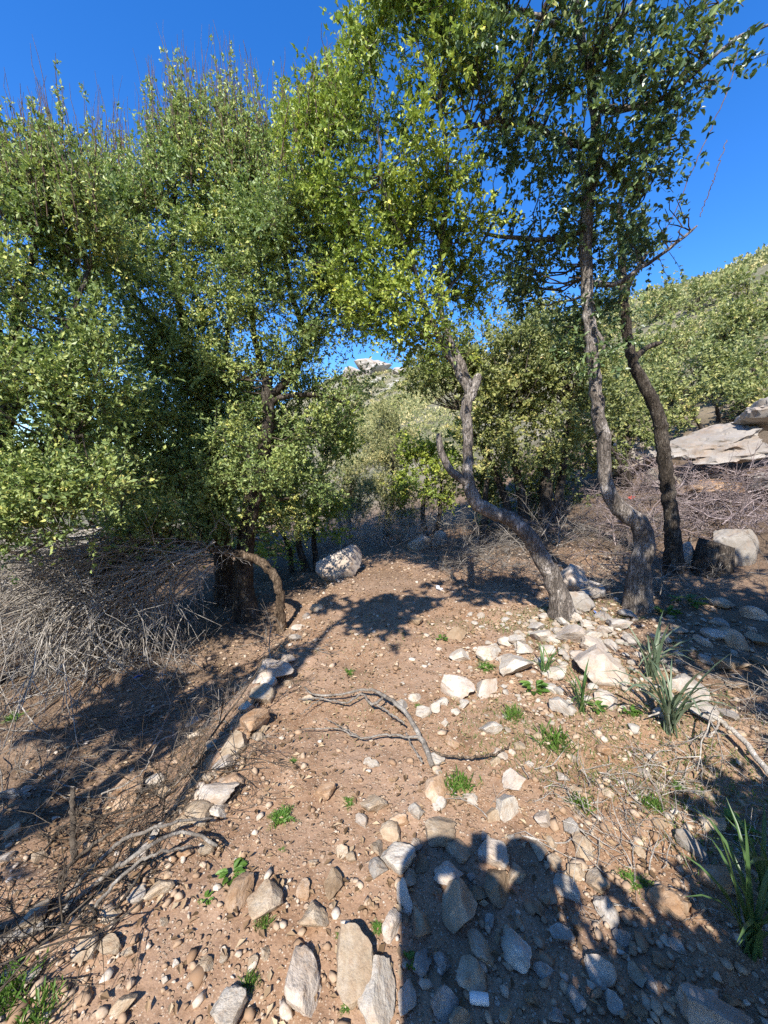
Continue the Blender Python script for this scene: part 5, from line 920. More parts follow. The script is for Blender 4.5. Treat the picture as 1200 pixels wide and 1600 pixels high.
 ('crooked', (-0.514, 3.549, 4.457), (-0.495, 3.473, 4.697), 0.83),
 ('crooked', (-0.695, 4.183, 4.746), (-0.694, 4.096, 5.406), 0.63),
 ('crooked', (-0.551, 3.496, 4.502), (-0.628, 3.58, 5.175), 0.69),
 ('crooked', (-0.662, 3.544, 4.469), (-0.555, 3.457, 4.943), 0.57),
 ('crooked', (-0.487, 3.926, 5.027), (-0.489, 3.919, 5.476), 0.77),
 ('crooked', (-0.834, 4.166, 4.792), (-0.787, 4.186, 5.389), 0.49),
 ('crooked', (-0.697, 4.02, 4.708), (-0.654, 3.971, 5.142), 0.78),
 ('crooked', (-0.493, 4.11, 4.855), (-0.42, 4.034, 5.297), 0.72),
 ('crooked', (-0.319, 3.926, 4.76), (-0.384, 3.97, 5.431), 0.97),
 ('crooked', (-0.817, 3.967, 4.545), (-0.781, 3.93, 4.845), 0.49),
 ('crooked', (-0.812, 3.98, 4.837), (-0.805, 3.954, 5.17), 0.52),
 ('crooked', (-0.792, 4.1, 4.823), (-0.804, 4.09, 5.327), 0.81),
 ('crooked', (-0.714, 3.681, 4.506), (-0.754, 3.635, 5.023), 0.59),
 ('crooked', (-0.512, 4.116, 4.766), (-0.622, 4.19, 5.381), 0.5),
 ('crooked', (-1.017, 4.097, 4.774), (-0.964, 4.032, 5.33), 0.53),
 ('crooked', (-0.359, 3.907, 4.946), (-0.439, 3.964, 5.634), 0.65),
 ('crooked', (-0.572, 3.721, 4.552), (-0.432, 3.63, 5.097), 0.91),
 ('crooked', (-0.354, 3.923, 5.046), (-0.318, 4.01, 5.434), 0.43),
 ('crooked', (-0.502, 4.036, 4.993), (-0.391, 4.036, 5.656), 0.49),
 ('crooked', (-0.449, 3.597, 4.544), (-0.456, 3.626, 4.953), 0.61),
 ('crooked', (-0.668, 3.671, 4.552), (-0.627, 3.629, 4.924), 0.43),
 ('crooked', (-0.705, 4.144, 4.817), (-0.643, 4.128, 5.434), 0.56),
 ('crooked', (-0.594, 4.183, 5.071), (-0.448, 4.13, 5.714), 0.53),
 ('crooked', (-0.49, 3.711, 4.639), (-0.448, 3.685, 4.968), 0.72),
 ('crooked', (-0.498, 3.5, 4.226), (-0.481, 3.491, 4.654), 0.86),
 ('crooked', (-0.543, 4.144, 5.169), (-0.538, 4.19, 5.773), 0.85),
 ('crooked', (-0.433, 3.501, 4.648), (-0.489, 3.406, 5.089), 0.56),
 ('crooked', (-0.243, 3.539, 4.669), (-0.252, 3.537, 5.039), 0.99),
 ('crooked', (-0.393, 3.865, 4.606), (-0.38, 3.768, 4.84), 0.44),
 ('crooked', (-0.687, 4.045, 4.837), (-0.619, 3.99, 5.101), 0.87),
 ('crooked', (-0.282, 4.034, 4.898), (-0.314, 4.085, 5.266), 0.45),
 ('crooked', (-0.735, 3.653, 4.478), (-0.629, 3.621, 5.049), 0.48),
 ('crooked', (-0.988, 3.868, 4.199), (-0.916, 3.836, 4.717), 0.98),
 ('crooked', (-0.435, 3.567, 4.532), (-0.471, 3.542, 4.944), 0.46),
 ('crooked', (-0.499, 4.026, 4.816), (-0.483, 3.931, 5.088), 0.5),
 ('crooked', (-1.019, 4.037, 4.562), (-1.018, 4.035, 5.23), 0.72),
 ('crooked', (-0.387, 3.95, 4.759), (-0.322, 3.884, 5.072), 0.67),
 ('crooked', (-1.034, 4.014, 4.536), (-0.957, 3.939, 5.1), 0.65),
 ('crooked', (-0.448, 4.076, 5.041), (-0.492, 4.092, 5.572), 0.5),
 ('crooked', (-0.887, 4.113, 4.816), (-0.759, 4.151, 5.497), 0.7),
 ('crooked', (-0.654, 4.047, 4.589), (-0.587, 3.974, 5.033), 0.58),
 ('crooked', (-0.418, 4.153, 5.217), (-0.464, 4.25, 5.676), 0.48),
 ('crooked', (-0.712, 3.93, 4.743), (-0.707, 3.972, 5.181), 0.47),
 ('crooked', (-1.064, 4.105, 4.725), (-1.083, 4.1, 5.264), 0.42),
 ('crooked', (-0.612, 4.105, 4.72), (-0.526, 4.056, 5.172), 0.94),
 ('crooked', (-0.851, 3.644, 4.203), (-0.869, 3.664, 4.552), 0.98),
 ('crooked', (-0.879, 4.071, 4.545), (-0.985, 4.038, 4.971), 0.44),
 ('crooked', (-0.607, 3.756, 4.524), (-0.639, 3.841, 5.174), 0.85),
 ('crooked', (-0.755, 3.897, 4.787), (-0.822, 3.956, 5.381), 0.52),
 ('bushy', (-2.542, 3.3, 3.81), (-2.659, 3.3, 4.632), 0.5),
 ('bushy', (-2.506, 3.3, 3.763), (-2.688, 3.3, 4.939), 0.5),
 ('bushy', (-2.564, 3.3, 3.857), (-2.641, 3.3, 4.498), 0.5),
 ('bushy', (-2.496, 3.32, 3.823), (-2.629, 3.32, 4.448), 0.5),
 ('bushy', (-2.578, 3.28, 3.796), (-2.705, 3.28, 4.833), 0.5),
 ('bushy', (-2.486, 3.35, 3.747), (-2.617, 3.35, 4.588), 0.5),
 ('shooting', (-2.224, 4.7, 5.145), (-2.256, 4.7, 6.107), 0.5),
 ('shooting', (-1.826, 4.7, 5.211), (-1.84, 4.7, 6.013), 0.5),
 ('shooting', (-1.643, 4.7, 4.947), (-1.63, 4.7, 5.981), 0.5),
 ('shooting', (-2.861, 4.7, 4.747), (-2.885, 4.7, 5.632), 0.5),
 ('shooting', (-2.155, 4.7, 5.079), (-2.379, 4.7, 5.918), 0.5),
 ('crooked', (-1.038, 4.3, 5.259), (-0.991, 4.3, 5.809), 0.5),
 ('crooked', (-1.025, 4.3, 5.259), (-1.038, 4.3, 5.724), 0.5),
 ('shooting', (-1.937, 4.7, 5.145), (-1.827, 4.7, 5.981), 0.5),
 ('bushy', (-2.88, 3.2, 3.788), (-2.898, 3.2, 4.323), 0.5),
 ('shooting', (-1.295, 4.7, 5.013), (-1.31, 4.7, 5.664), 0.5),
]
HILLSHRUBS = [
 (9.135, 11.46, 3.62, 1.156, 0.94, 'bright green rounded shrub above the pale rock ledge'),
 (9.78, 10.538, 3.724, 0.94, 0.923, 'dense green shrub over the ledge at the picture edge'),
 (8.476, 12.44, 3.555, 0.811, 0.913, 'dark green shrub just behind the slim tree'),
 (13.745, 16.228, 6.569, 1.432, 0.984, 'broad green shrub in the second row up the hillside'),
 (14.922, 15.699, 7.011, 1.129, 1.016, 'green shrub cut by the picture edge halfway up the hillside'),
 (13.105, 18.108, 6.725, 1.31, 0.944, 'olive shrub left of the broad one on the hillside'),
 (11.084, 17.143, 5.649, 0.998, 0.998, 'olive shrub beside the sawn branch of the slim tree'),
 (20.919, 23.37, 11.429, 1.666, 1.0, 'pale green shrub high on the hillside'),
 (20.681, 26.553, 11.965, 1.688, 1.064, 'grey green shrub below the skyline beside thin vines'),
 (20.918, 30.553, 13.063, 1.654, 1.226, 'small olive shrub peeping between the trunks and the hillside'),
 (8.21, 13.99, 3.799, 0.912, 1.026, 'shady shrub behind the tall trunk'),
 (10.229, 11.699, 4.18, 0.758, 0.58, 'small leafy shrub between the two larger ones above the ledge'),
]
FALLEN = [
 [(0.261, 1.904, 0.035, 0.015), (0.206, 2.097, 0.072, 0.0145), (0.13, 2.287, 0.088, 0.014), (0.0, 2.489, 0.073, 0.0119), (-0.137, 2.59, 0.055, 0.0092), (-0.314, 2.534, 0.051, 0.0073), (-0.483, 2.531, 0.053, 0.0061), (-0.578, 2.624, 0.048, 0.0044)],
 [(0.0, 2.489, 0.063, 0.0101), (-0.077, 2.416, 0.055, 0.0087), (-0.157, 2.542, 0.047, 0.0075), (-0.261, 2.456, 0.036, 0.0065), (-0.423, 2.514, 0.035, 0.006), (-0.597, 2.498, 0.035, 0.0036)],
 [(0.204, 2.07, 0.072, 0.0079), (0.113, 2.1, 0.06, 0.0069), (-0.008, 2.132, 0.045, 0.0059), (-0.152, 2.125, 0.029, 0.0053), (-0.287, 2.233, 0.011, 0.0044), (-0.505, 2.212, 0.026, 0.0028)],
 [(-0.153, 2.143, 0.027, 0.0038), (-0.303, 2.266, 0.019, 0.0034), (-0.378, 2.31, 0.022, 0.0026)],
 [(0.207, 1.912, 0.046, 0.006), (0.163, 2.02, 0.052, 0.0057), (0.133, 2.127, 0.059, 0.0053)],
 [(0.125, 2.191, 0.073, 0.0065), (0.049, 2.288, 0.067, 0.0062), (-0.043, 2.416, 0.045, 0.0058), (-0.109, 2.471, 0.035, 0.0047)],
 [(-0.423, 2.514, 0.035, 0.0042), (-0.477, 2.449, 0.04, 0.0036), (-0.543, 2.349, 0.029, 0.0023)],
]
CURVED = [
 (0.261, 2.018, 0.044, 0.0052),
 (0.318, 1.962, 0.052, 0.0061),
 (0.452, 1.931, 0.062, 0.0061),
 (0.579, 1.949, 0.059, 0.0057),
 (0.686, 2.012, 0.048, 0.0048),
 (0.726, 2.057, 0.045, 0.0032),
]
STICKS = [
 [(-1.367, 1.447, -0.258, 0.01), (-0.973, 1.303, 0.142, 0.0081), (-0.84, 1.418, 0.14, 0.0068), (-0.687, 1.426, 0.076, 0.0061)],
 [(-1.377, 1.486, -0.235, 0.0101), (-1.139, 1.456, 0.028, 0.0083), (-0.977, 1.405, 0.151, 0.007), (-0.842, 1.472, 0.14, 0.0056), (-0.745, 1.535, 0.088, 0.0042)],
 [(-1.597, 1.373, -0.31, 0.0155), (-1.489, 1.398, -0.299, 0.0144), (-1.398, 1.411, -0.269, 0.0133)],
 [(-1.566, 1.749, -0.337, 0.0147), (-1.706, 1.919, -0.254, 0.0136), (-1.768, 2.006, -0.193, 0.0119)],
 [(-1.009, 1.188, 0.092, 0.0066), (-0.922, 1.319, 0.127, 0.0061), (-0.781, 1.404, 0.093, 0.0041)],
 [(-1.506, 1.577, -0.268, 0.0088), (-1.447, 1.733, -0.247, 0.0081), (-1.15, 1.792, -0.087, 0.005)],
 [(-1.651, 2.055, -0.269, 0.0048), (-1.482, 2.145, -0.23, 0.0043), (-1.542, 2.449, -0.245, 0.0034), (-1.447, 2.563, -0.238, 0.0026)],
]
DEADBRANCH = [[(2.003, 1.828, 0.033, 0.0158), (2.038, 2.027, 0.077, 0.0145), (2.01, 2.156, 0.119, 0.0134), (1.95, 2.259, 0.141, 0.0115), (1.816, 2.27, 0.155, 0.0086), (1.605, 2.185, 0.123, 0.0044)], [(1.867, 2.284, 0.149, 0.0087), (1.836, 2.354, 0.184, 0.0074), (1.798, 2.419, 0.197, 0.0054)], [(1.811, 2.264, 0.154, 0.0072), (1.733, 2.296, 0.159, 0.0065), (1.744, 2.401, 0.151, 0.0047)], [(2.01, 2.156, 0.119, 0.0067), (1.888, 2.074, 0.079, 0.0058), (1.83, 2.103, 0.063, 0.0039)]]
STRAPS = [
 (1.237, 2.821, 0.034, 0.307, 18, 'green', 'small strap leaved plant growing among the white stones'),
 (1.294, 2.369, 0.033, 0.344, 15, 'green', 'upright strap leaved plant with broad fresh leaves'),
 (1.736, 2.187, 0.017, 0.585, 30, 'grey', 'large grey leaved bulb plant with arching straps in part shade'),
 (2.009, 2.737, 0.056, 0.505, 22, 'grey', 'smaller grey strap leaved clump behind the large grey plant'),
 (1.235, 1.136, -0.022, 0.433, 22, 'dark', 'big dark strap leaved plant at the picture edge in shadow'),
 (1.44, 1.289, -0.02, 0.46, 14, 'dark', 'second dark long leaved plant behind the big one at the edge'),
]
WEEDS = [
 (-0.474, 1.618, 0.001, 0.113, 'fern', 'feathery green weed patch on the left of the path'),
 (-0.601, 1.356, 0.016, 0.066, 'broad', 'broad leaved weed beside the pinkish angular stone'),
 (-0.661, 1.267, 0.014, 0.033, 'broad', 'tiny two leaved weed below the broad leaved one'),
 (1.005, 2.094, 0.004, 0.105, 'grass', 'soft green grassy tuft above the peach coloured stone'),
 (0.374, 1.776, 0.014, 0.084, 'grass', 'narrow green grassy tuft beside the rusty stone'),
 (1.005, 1.363, -0.032, 0.097, 'fern', 'bright green ferny weed right of the layered stone'),
 (-0.171, 1.704, 0.004, 0.056, 'fern', 'little ferny weed next to the cream square stone'),
 (-0.022, 1.178, 0.015, 0.045, 'fern', 'fresh green weed behind the pointed boulder'),
 (-0.148, 1.151, 0.019, 0.035, 'fern', 'pale weed left of the pointed boulder'),
 (1.088, 2.629, 0.029, 0.12, 'broad', 'leafy green weed below the small strap leaved plant'),
 (1.402, 2.398, 0.032, 0.085, 'broad', 'leafy weed at the foot of the upright strap plant'),
 (1.601, 2.345, 0.036, 0.083, 'broad', 'leafy weed between the strap plants'),
 (1.568, 1.552, 0.003, 0.097, 'broad', 'leafy weed at the edge beside the tan stone'),
 (-0.42, 1.183, 0.026, 0.031, 'grass', 'thin grass tuft below the tan rounded stone'),
 (-0.417, 1.03, 0.015, 0.032, 'grass', 'sparse grass tuft by the bottom pale rock'),
 (-0.115, 0.985, 0.008, 0.031, 'fern', 'low weed between the slab and the white boulder'),
 (-0.498, 1.949, 0.02, 0.042, 'fern', 'tiny weed on the bare soil near thin twigs'),
 (-0.285, 2.951, -0.021, 0.083, 'fern', 'low green weed in the middle of the path'),
 (0.829, 2.959, 0.013, 0.135, 'fern', 'ferny tuft beside the broad pale stone'),
 (1.53, 1.835, -0.031, 0.067, 'fern', 'small weed in the dry grass under the dead branch'),
 (1.282, 1.674, 0.006, 0.055, 'grass', 'grass tuft near the reddish soil'),
 (0.952, 1.714, -0.018, 0.056, 'grass', 'thin grass tuft above the propped white stone'),
 (3.186, 3.901, 0.212, 0.201, 'broad', 'dark leafy weed in shade below the slim tree'),
 (2.896, 3.817, 0.14, 0.171, 'broad', 'dark leafy weed beside the tall trunk foot'),
 (-2.943, 2.855, -0.358, 0.142, 'fern', 'pale green weed under the dead brush at the edge'),
 (-0.429, 1.453, 0.017, 0.027, 'fern', 'speck of weed below the feathery patch'),
 (0.552, 3.53, -0.004, 0.074, 'broad', 'small weed next to the lumpy brown stone'),
 (0.083, 1.09, 0.009, 0.038, 'broad', 'weed in shadow left of the split block'),
 (0.833, 2.347, 0.013, 0.075, 'grass', 'thin grass around the domed stone'),
 (0.241, 2.479, -0.007, 0.053, 'fern', 'small weed among the white pebbles of the path'),
 (-1.129, 0.999, 0.02, 0.077, 'grass', 'rank grass at the bottom left corner'),
 (-1.002, 0.954, 0.026, 0.063, 'grass', 'second grass tuft at the bottom left edge'),
]
LITTER = [
 ('cap', 0.286, 0.998, 0.006),
 ('blue', 2.254, 3.901, 0.094),
 ('blue', -2.293, 3.399, -0.33),
 ('paper', 0.733, 5.034, 0.013),
 ('red', 4.992, 7.724, 1.048),
]
LEDGE = [
 (6.177, 7.08, 1.424, 1.765, 1.7, 0.588, -21, 6, 0.65, 'grey', 'broad rough rock ledge overhanging a dark hollow'),
 (5.76, 9.029, 1.629, 1.421, 1.3, 0.748, -24, 8, 0.35, 'grey', 'sloping end of the rock ledge behind the slim tree'),
 (6.861, 6.625, 1.621, 1.208, 1.6, 0.768, -14, 8, 1.0, 'grey', 'upper part of the rock ledge at the picture edge'),
 (5.721, 6.724, 1.175, 1.234, 1.0, 0.337, -4, 2, 0.12, 'rust', 'flat yellowish slab above the bare brush pile'),
 (6.197, 5.942, 1.225, 0.892, 1.0, 0.436, 0, 0, 0.15, 'grey', 'grey rock at the picture edge beside the yellowish slab'),
 (5.541, 7.561, 1.249, 0.504, 0.8, 0.63, -10, 6, 0.2, 'grey', 'dark rock propping the ledge behind the slim trunk'),
]
STUMP = (4.086, 4.685, 0.361)
BRUSHR = [
 (4.843, 7.049, 0.859),
 (5.087, 6.599, 0.906),
 (5.199, 6.072, 0.859),
 (5.474, 5.823, 0.89),
 (5.293, 5.325, 0.77),
 (5.493, 7.489, 1.19),
 (5.524, 6.75, 1.117),
 (5.685, 6.178, 1.055),
 (5.86, 5.937, 1.076),
 (3.743, 6.15, 0.431),
 (4.252, 6.144, 0.537),
]
BRUSHP = [
 (1.313, 7.765, 0.124),
 (1.764, 7.452, 0.183),
 (1.29, 6.325, 0.071),
 (1.774, 6.535, 0.133),
 (1.568, 5.403, 0.058),
 (1.856, 5.441, 0.095),
]
DRYS = [
 (-1.203, 8.889, -0.166),
 (-0.54, 7.967, -0.051),
 (0.0, 8.402, 0.003),
 (0.553, 8.172, 0.046),
 (1.021, 8.644, 0.105),
 (-1.486, 7.961, -0.187),
 (-0.861, 9.258, -0.16),
 (-0.222, 8.77, 0.008),
 (0.367, 8.695, 0.022),
]
SKIRT = [(-1.567, 3.7, 0.82), (-1.801, 3.55, 0.925), (-2.095, 3.45, 1.015), (-2.337, 3.3, 1.057)]
DEADTRUNK = [
 (-1.202, 4.332, -0.29, 0.0556),
 (-1.208, 4.332, 0.02, 0.0523),
 (-1.21, 4.332, 0.212, 0.0492),
 (-1.271, 4.332, 0.402, 0.049),
 (-1.399, 4.332, 0.552, 0.0488),
 (-1.521, 4.332, 0.627, 0.0459),
 (-1.835, 4.332, 0.687, 0.0458),
 (-2.197, 4.332, 0.776, 0.04),
 (-2.631, 4.332, 0.865, 0.0342),
 (-2.994, 4.332, 0.895, 0.0228),
]
VINES = [[(3.305, 4.0, 5.595), (3.24, 4.0, 5.221), (3.169, 4.0, 5.004), (3.045, 4.0, 4.701), (2.953, 4.0, 4.494), (2.844, 4.0, 4.164), (2.685, 4.0, 3.817), (2.514, 4.0, 3.581)], [(3.256, 4.0, 4.728), (3.187, 4.0, 4.477), (3.131, 4.0, 4.278), (3.052, 4.0, 4.049)], [(2.736, 4.0, 4.756), (2.684, 4.0, 4.645), (2.629, 4.0, 4.561)]]

# ---------------------------------------------------------------- building helpers
RNG = np.random.default_rng(20)

def tag(o, label=None, cat=None, group=None, kind=None):
    if label: o['label'] = label
    if cat: o['category'] = cat
    if group: o['group'] = group
    if kind: o['kind'] = kind
    return o

def empty(name, loc=(0, 0, 0), rz=0.0):
    e = bpy.data.objects.new(name, None); COL.objects.link(e)
    e.location = loc; e.rotation_euler = (0, 0, rz); e.empty_display_size = 0.1
    return e

def make_mesh(name, V, faces, smooth=False, attrs=None, sharp=None):
    """V (n,3); faces: list of (m,k) int arrays, each of constant k"""
    me = bpy.data.meshes.new(name)
    V = np.ascontiguousarray(V, dtype=np.float32)
    faces = [np.asarray(f, dtype=np.int32) for f in faces if len(f)]
    me.vertices.add(len(V)); me.vertices.foreach_set('co', V.ravel())
    nl = sum(f.size for f in faces); npoly = sum(len(f) for f in faces)
    me.loops.add(nl); me.loops.foreach_set('vertex_index', np.concatenate([f.ravel() for f in faces]))
    me.polygons.add(npoly)
    tot = np.concatenate([np.full(len(f), f.shape[1], np.int32) for f in faces])
    st = np.concatenate([[0], np.cumsum(tot)[:-1]]).astype(np.int32)
    me.polygons.foreach_set('loop_start', st)
    me.polygons.foreach_set('use_smooth', np.full(npoly, bool(smooth)))
    if attrs:
        for k, a in attrs.items():
            at = me.attributes.new(k, 'FLOAT', 'POINT'); at.data.foreach_set('value', np.ascontiguousarray(a, dtype=np.float32))
    me.update(calc_edges=True); me.validate()
    if sharp: me.set_sharp_from_angle(angle=sharp)
    return me

def add(name, me, mat=None, parent=None, loc=(0, 0, 0)):
    o = bpy.data.objects.new(name, me); COL.objects.link(o); o.location = loc
    if mat is not None and not me.materials: me.materials.append(mat)
    if parent is not None: o.parent = parent
    return o

def unit(v):
    return v / np.maximum(np.linalg.norm(v, axis=-1, keepdims=True), 1e-9)

def catmull(P, n):
    """smooth resampling of a polyline with extra columns"""
    P = np.asarray(P, float)
    if len(P) < 3:
        t = np.linspace(0, 1, n)[:, None]; return P[0] * (1 - t) + P[-1] * t
    Q = np.vstack([2 * P[0] - P[1], P, 2 * P[-1] - P[-2]])
    seg = np.linalg.norm(np.diff(P[:, :3], axis=0), axis=1); s = np.concatenate([[0], np.cumsum(seg)])
    u = np.linspace(0, s[-1], n); out = []
    for x in u:
        i = min(np.searchsorted(s, x, side='right') - 1, len(P) - 2); i = max(i, 0)
        t = (x - s[i]) / max(seg[i], 1e-6)
        a, b, c, d = Q[i], Q[i + 1], Q[i + 2], Q[i + 3]
        out.append(0.5 * ((2 * b) + (-a + c) * t + (2 * a - 5 * b + 4 * c - d) * t * t + (-a + 3 * b - 3 * c + d) * t ** 3))
    out = np.array(out)
    if out.shape[1] > 3: out[:, 3] = np.maximum(out[:, 3], 0.0006)
    return out

def tubes(P, R, sides=4, cap=True, lump=0.0):
    """P (N,S,3), R (N,S) -> vertices, quads, end triangles"""
    P = np.asarray(P, float); R = np.asarray(R, float)
    N, S, _ = P.shape
    T = np.zeros_like(P); T[:, 1:-1] = P[:, 2:] - P[:, :-2]; T[:, 0] = P[:, 1] - P[:, 0]; T[:, -1] = P[:, -1] - P[:, -2]
    T = unit(T)
    mean = unit(P[:, -1] - P[:, 0])
    ax = np.argmin(np.abs(mean), axis=1); ref = np.eye(3)[ax]
    U = unit(np.cross(T, ref[:, None, :])); W = np.cross(T, U)
    a = np.arange(sides) * 2 * np.pi / sides
    rr = R[:, :, None] * np.ones(sides)
    if lump: rr = rr * (1 + lump * RNG.normal(0, 1, rr.shape))
    V = P[:, :, None, :] + rr[..., None] * (U[:, :, None, :] * np.cos(a)[None, None, :, None] + W[:, :, None, :] * np.sin(a)[None, None, :, None])
    idx = np.arange(N * S * sides).reshape(N, S, sides)
    q = np.stack([idx[:, :-1], np.roll(idx[:, :-1], -1, 2), np.roll(idx[:, 1:], -1, 2), idx[:, 1:]], -1).reshape(-1, 4)
    V = V.reshape(-1, 3); caps = []
    if cap:
        caps = [idx[:, -1, :], idx[:, 0, ::-1]]
        return V, [q] + caps
    return V, [q]

def join(parts):
    """parts: list of (V, faces) -> one (V, faces)"""
    Vs, Fs, o = [], [], 0
    for V, F in parts:
        Vs.append(V)
        for f in F: Fs.append(np.asarray(f) + o)
        o += len(V)
    return np.vstack(Vs), Fs

# ---------------------------------------------------------------- materials
class NT:
    def __init__(s, name):
        s.m = bpy.data.materials.new(name); s.m.use_nodes = True; s.t = s.m.node_tree; s.t.nodes.clear()
        s.out = s.t.nodes.new('ShaderNodeOutputMaterial')
    def n(s, kind, **kw):
        nd = s.t.nodes.new('ShaderNode' + kind)
        for k, v in kw.items():
            if k.startswith('i_'):
                k = k[2:].replace('_', ' ')
                s.set(nd.inputs[int(k)] if k.isdigit() else nd.inputs[k], v)
            else: setattr(nd, k, v)
        return nd
    def set(s, inp, v):
        if hasattr(v, 'is_output'): s.t.links.new(v, inp)
        elif isinstance(v, bpy.types.Node): s.t.links.new(v.outputs[0], inp)
        else: inp.default_value = v
    def noise(s, scale, detail=4, rough=0.55, vec=None, dist=0.0):
        nd = s.n('TexNoise'); nd.inputs['Scale'].default_value = scale; nd.inputs['Detail'].default_value = detail
        nd.inputs['Roughness'].default_value = rough; nd.inputs['Distortion'].default_value = dist
        if vec is not None: s.set(nd.inputs['Vector'], vec)
        return nd.outputs['Fac']
    def ramp(s, fac, stops, interp='LINEAR'):
        nd = s.n('ValToRGB'); s.set(nd.inputs['Fac'], fac); cr = nd.color_ramp; cr.interpolation = interp
        while len(cr.elements) < len(stops): cr.elements.new(0.5)
        for e, (p, c) in zip(cr.elements, stops):
            e.position = p; e.color = (c if len(c) == 4 else tuple(c) + (1,)) if isinstance(c, (tuple, list)) else (c, c, c, 1)
        return nd.outputs['Color']
    def mix(s, fac, a, b, blend='MIX'):
        nd = s.n('Mix', data_type='RGBA', blend_type=blend); s.set(nd.inputs['Factor'], fac)
        s.set(nd.inputs['A'] if False else nd.inputs[6], a if not isinstance(a, tuple) or len(a) == 4 else a + (1,))
        s.set(nd.inputs[7], b if not isinstance(b, tuple) or len(b) == 4 else b + (1,))
        return nd.outputs[2]
    def math(s, op, a, b=0.0, clamp=False):
        nd = s.n('Math', operation=op, use_clamp=clamp); s.set(nd.inputs[0], a); s.set(nd.inputs[1], b); return nd.outputs[0]
    def attr(s, name):
        return s.n('Attribute', attribute_name=name).outputs['Fac']
    def bump(s, h, strength, dist=0.01):
        nd = s.n('Bump'); s.set(nd.inputs['Height'], h); nd.inputs['Strength'].default_value = strength; nd.inputs['Distance'].default_value = dist
        return nd.outputs[0]
    def principled(s, col, rough=0.8, spec=0.3, normal=None):
        p = s.n('BsdfPrincipled'); s.set(p.inputs['Base Color'], col if not isinstance(col, tuple) or len(col) == 4 else col + (1,))
        s.set(p.inputs['Roughness'], rough); p.inputs['Specular IOR Level'].default_value = spec
        if normal is not None: s.set(p.inputs['Normal'], normal)
        return p.outputs[0]
    def done(s, shader):
        s.t.links.new(shader, s.out.inputs['Surface']); return s.m

def leaf_mat(name, stops, trans=0.32, rough=0.46, spec=0.42, tcol=(0.22, 0.34, 0.04)):
    t = NT(name)
    c = t.ramp(t.attr('rnd'), stops)
    p = t.principled(c, rough, spec)
    tr = t.n('BsdfTranslucent'); t.set(tr.inputs['Color'], t.mix(0.55, c, tcol))
    mx = t.n('MixShader'); mx.inputs[0].default_value = trans
    t.t.links.new(p, mx.inputs[1]); t.t.links.new(tr.outputs[0], mx.inputs[2])
    return t.done(mx.outputs[0])

def bark_mat(name, dark, mid, light, scale=1.0, light_at=0.62):
    t = NT(name); co = t.n('TexCoord').outputs['Object']
    mp = t.n('Mapping'); mp.inputs['Scale'].default_value = (1, 1, 0.35); t.set(mp.inputs['Vector'], co)
    a = t.noise(9 * scale, 6, 0.65, mp.outputs[0]); b = t.noise(55 * scale, 5, 0.7, mp.outputs[0]); l = t.noise(3.2 * scale, 5, 0.6, co)
    c = t.ramp(a, [(0.3, dark), (0.52, mid), (0.72, light)])
    c = t.mix(t.ramp(l, [(light_at - 0.08, 0.0), (light_at + 0.06, 0.75)]), c, light)
    c = t.mix(t.ramp(b, [(0.35, 0.7), (0.55, 0.0)]), c, dark)
    mc = t.n('Mapping'); mc.inputs['Scale'].default_value = (1, 1, 0.22); t.set(mc.inputs['Vector'], co)
    wv = t.n('VectorMath', operation='ADD'); t.set(wv.inputs[0], mc.outputs[0]); t.set(wv.inputs[1], t.math('MULTIPLY', a, 0.12))
    vo = t.n('TexVoronoi', feature='DISTANCE_TO_EDGE'); vo.inputs['Scale'].default_value = 34 * scale; t.set(vo.inputs['Vector'], wv.outputs[0])
    crack = t.ramp(vo.outputs['Distance'], [(0.02, 0.0), (0.16, 1.0)]) if scale < 1.9 else 1.0
    c = t.mix(t.math('MULTIPLY', t.math('SUBTRACT', 1.0, crack), 0.3), c, dark)
    c = t.mix(t.ramp(t.noise(6.5 * scale, 6, 0.7, co), [(0.60, 0.0), (0.66, 0.55)]), c, tuple(min(1, v * 1.25) for v in light))
    h = t.math('ADD', t.math('MULTIPLY', a, 0.6), t.math('ADD', t.math('MULTIPLY', b, 0.5), t.math('MULTIPLY', crack, 0.5)))
    return t.done(t.principled(c, 0.92, 0.15, t.bump(h, 1.0, 0.02)))

def stone_mat(name, stops, patch, patch_amt=0.5):
    t = NT(name); co = t.n('TexCoord').outputs['Object']; oi = t.n('ObjectInfo').outputs['Random']
    sh = t.n('CombineXYZ'); t.set(sh.inputs[0], t.math('MULTIPLY', oi, 37.0)); t.set(sh.inputs[2], t.math('MULTIPLY', oi, 91.0))
    va = t.n('VectorMath', operation='ADD'); t.set(va.inputs[0], co); t.set(va.inputs[1], sh.outputs[0]); v = va.outputs[0]
    a = t.noise(1.5, 5, 0.6, v); b = t.noise(3.6, 6, 0.62, v); f = t.noise(13.0, 4, 0.6, v)
    c = t.ramp(a, stops)
    c = t.mix(t.math('MULTIPLY', t.ramp(b, [(0.5, 0.0), (0.66, 1.0)]), patch_amt), c, patch)
    c = t.mix(t.ramp(f, [(0.34, 0.38), (0.46, 0.0)]), c, (0.26, 0.19, 0.13))
    st_ = t.noise(2.6, 5, 0.7, t.n('VectorMath', operation='SCALE', i_0=v, i_Scale=1.3).outputs[0])
    c = t.mix(t.ramp(st_, [(0.50, 0.0), (0.68, 0.6)]), c, (0.36, 0.245, 0.155))
    hsv = t.n('HueSaturation'); t.set(hsv.inputs['Color'], c); t.set(hsv.inputs['Value'], t.math('ADD', 0.8, t.math('MULTIPLY', oi, 0.36)))
    h = t.math('ADD', t.math('MULTIPLY', b, 0.7), t.math('MULTIPLY', f, 0.25))
    return t.done(t.principled(hsv.outputs[0], 0.9, 0.2, t.bump(h, 0.55, 0.03)))

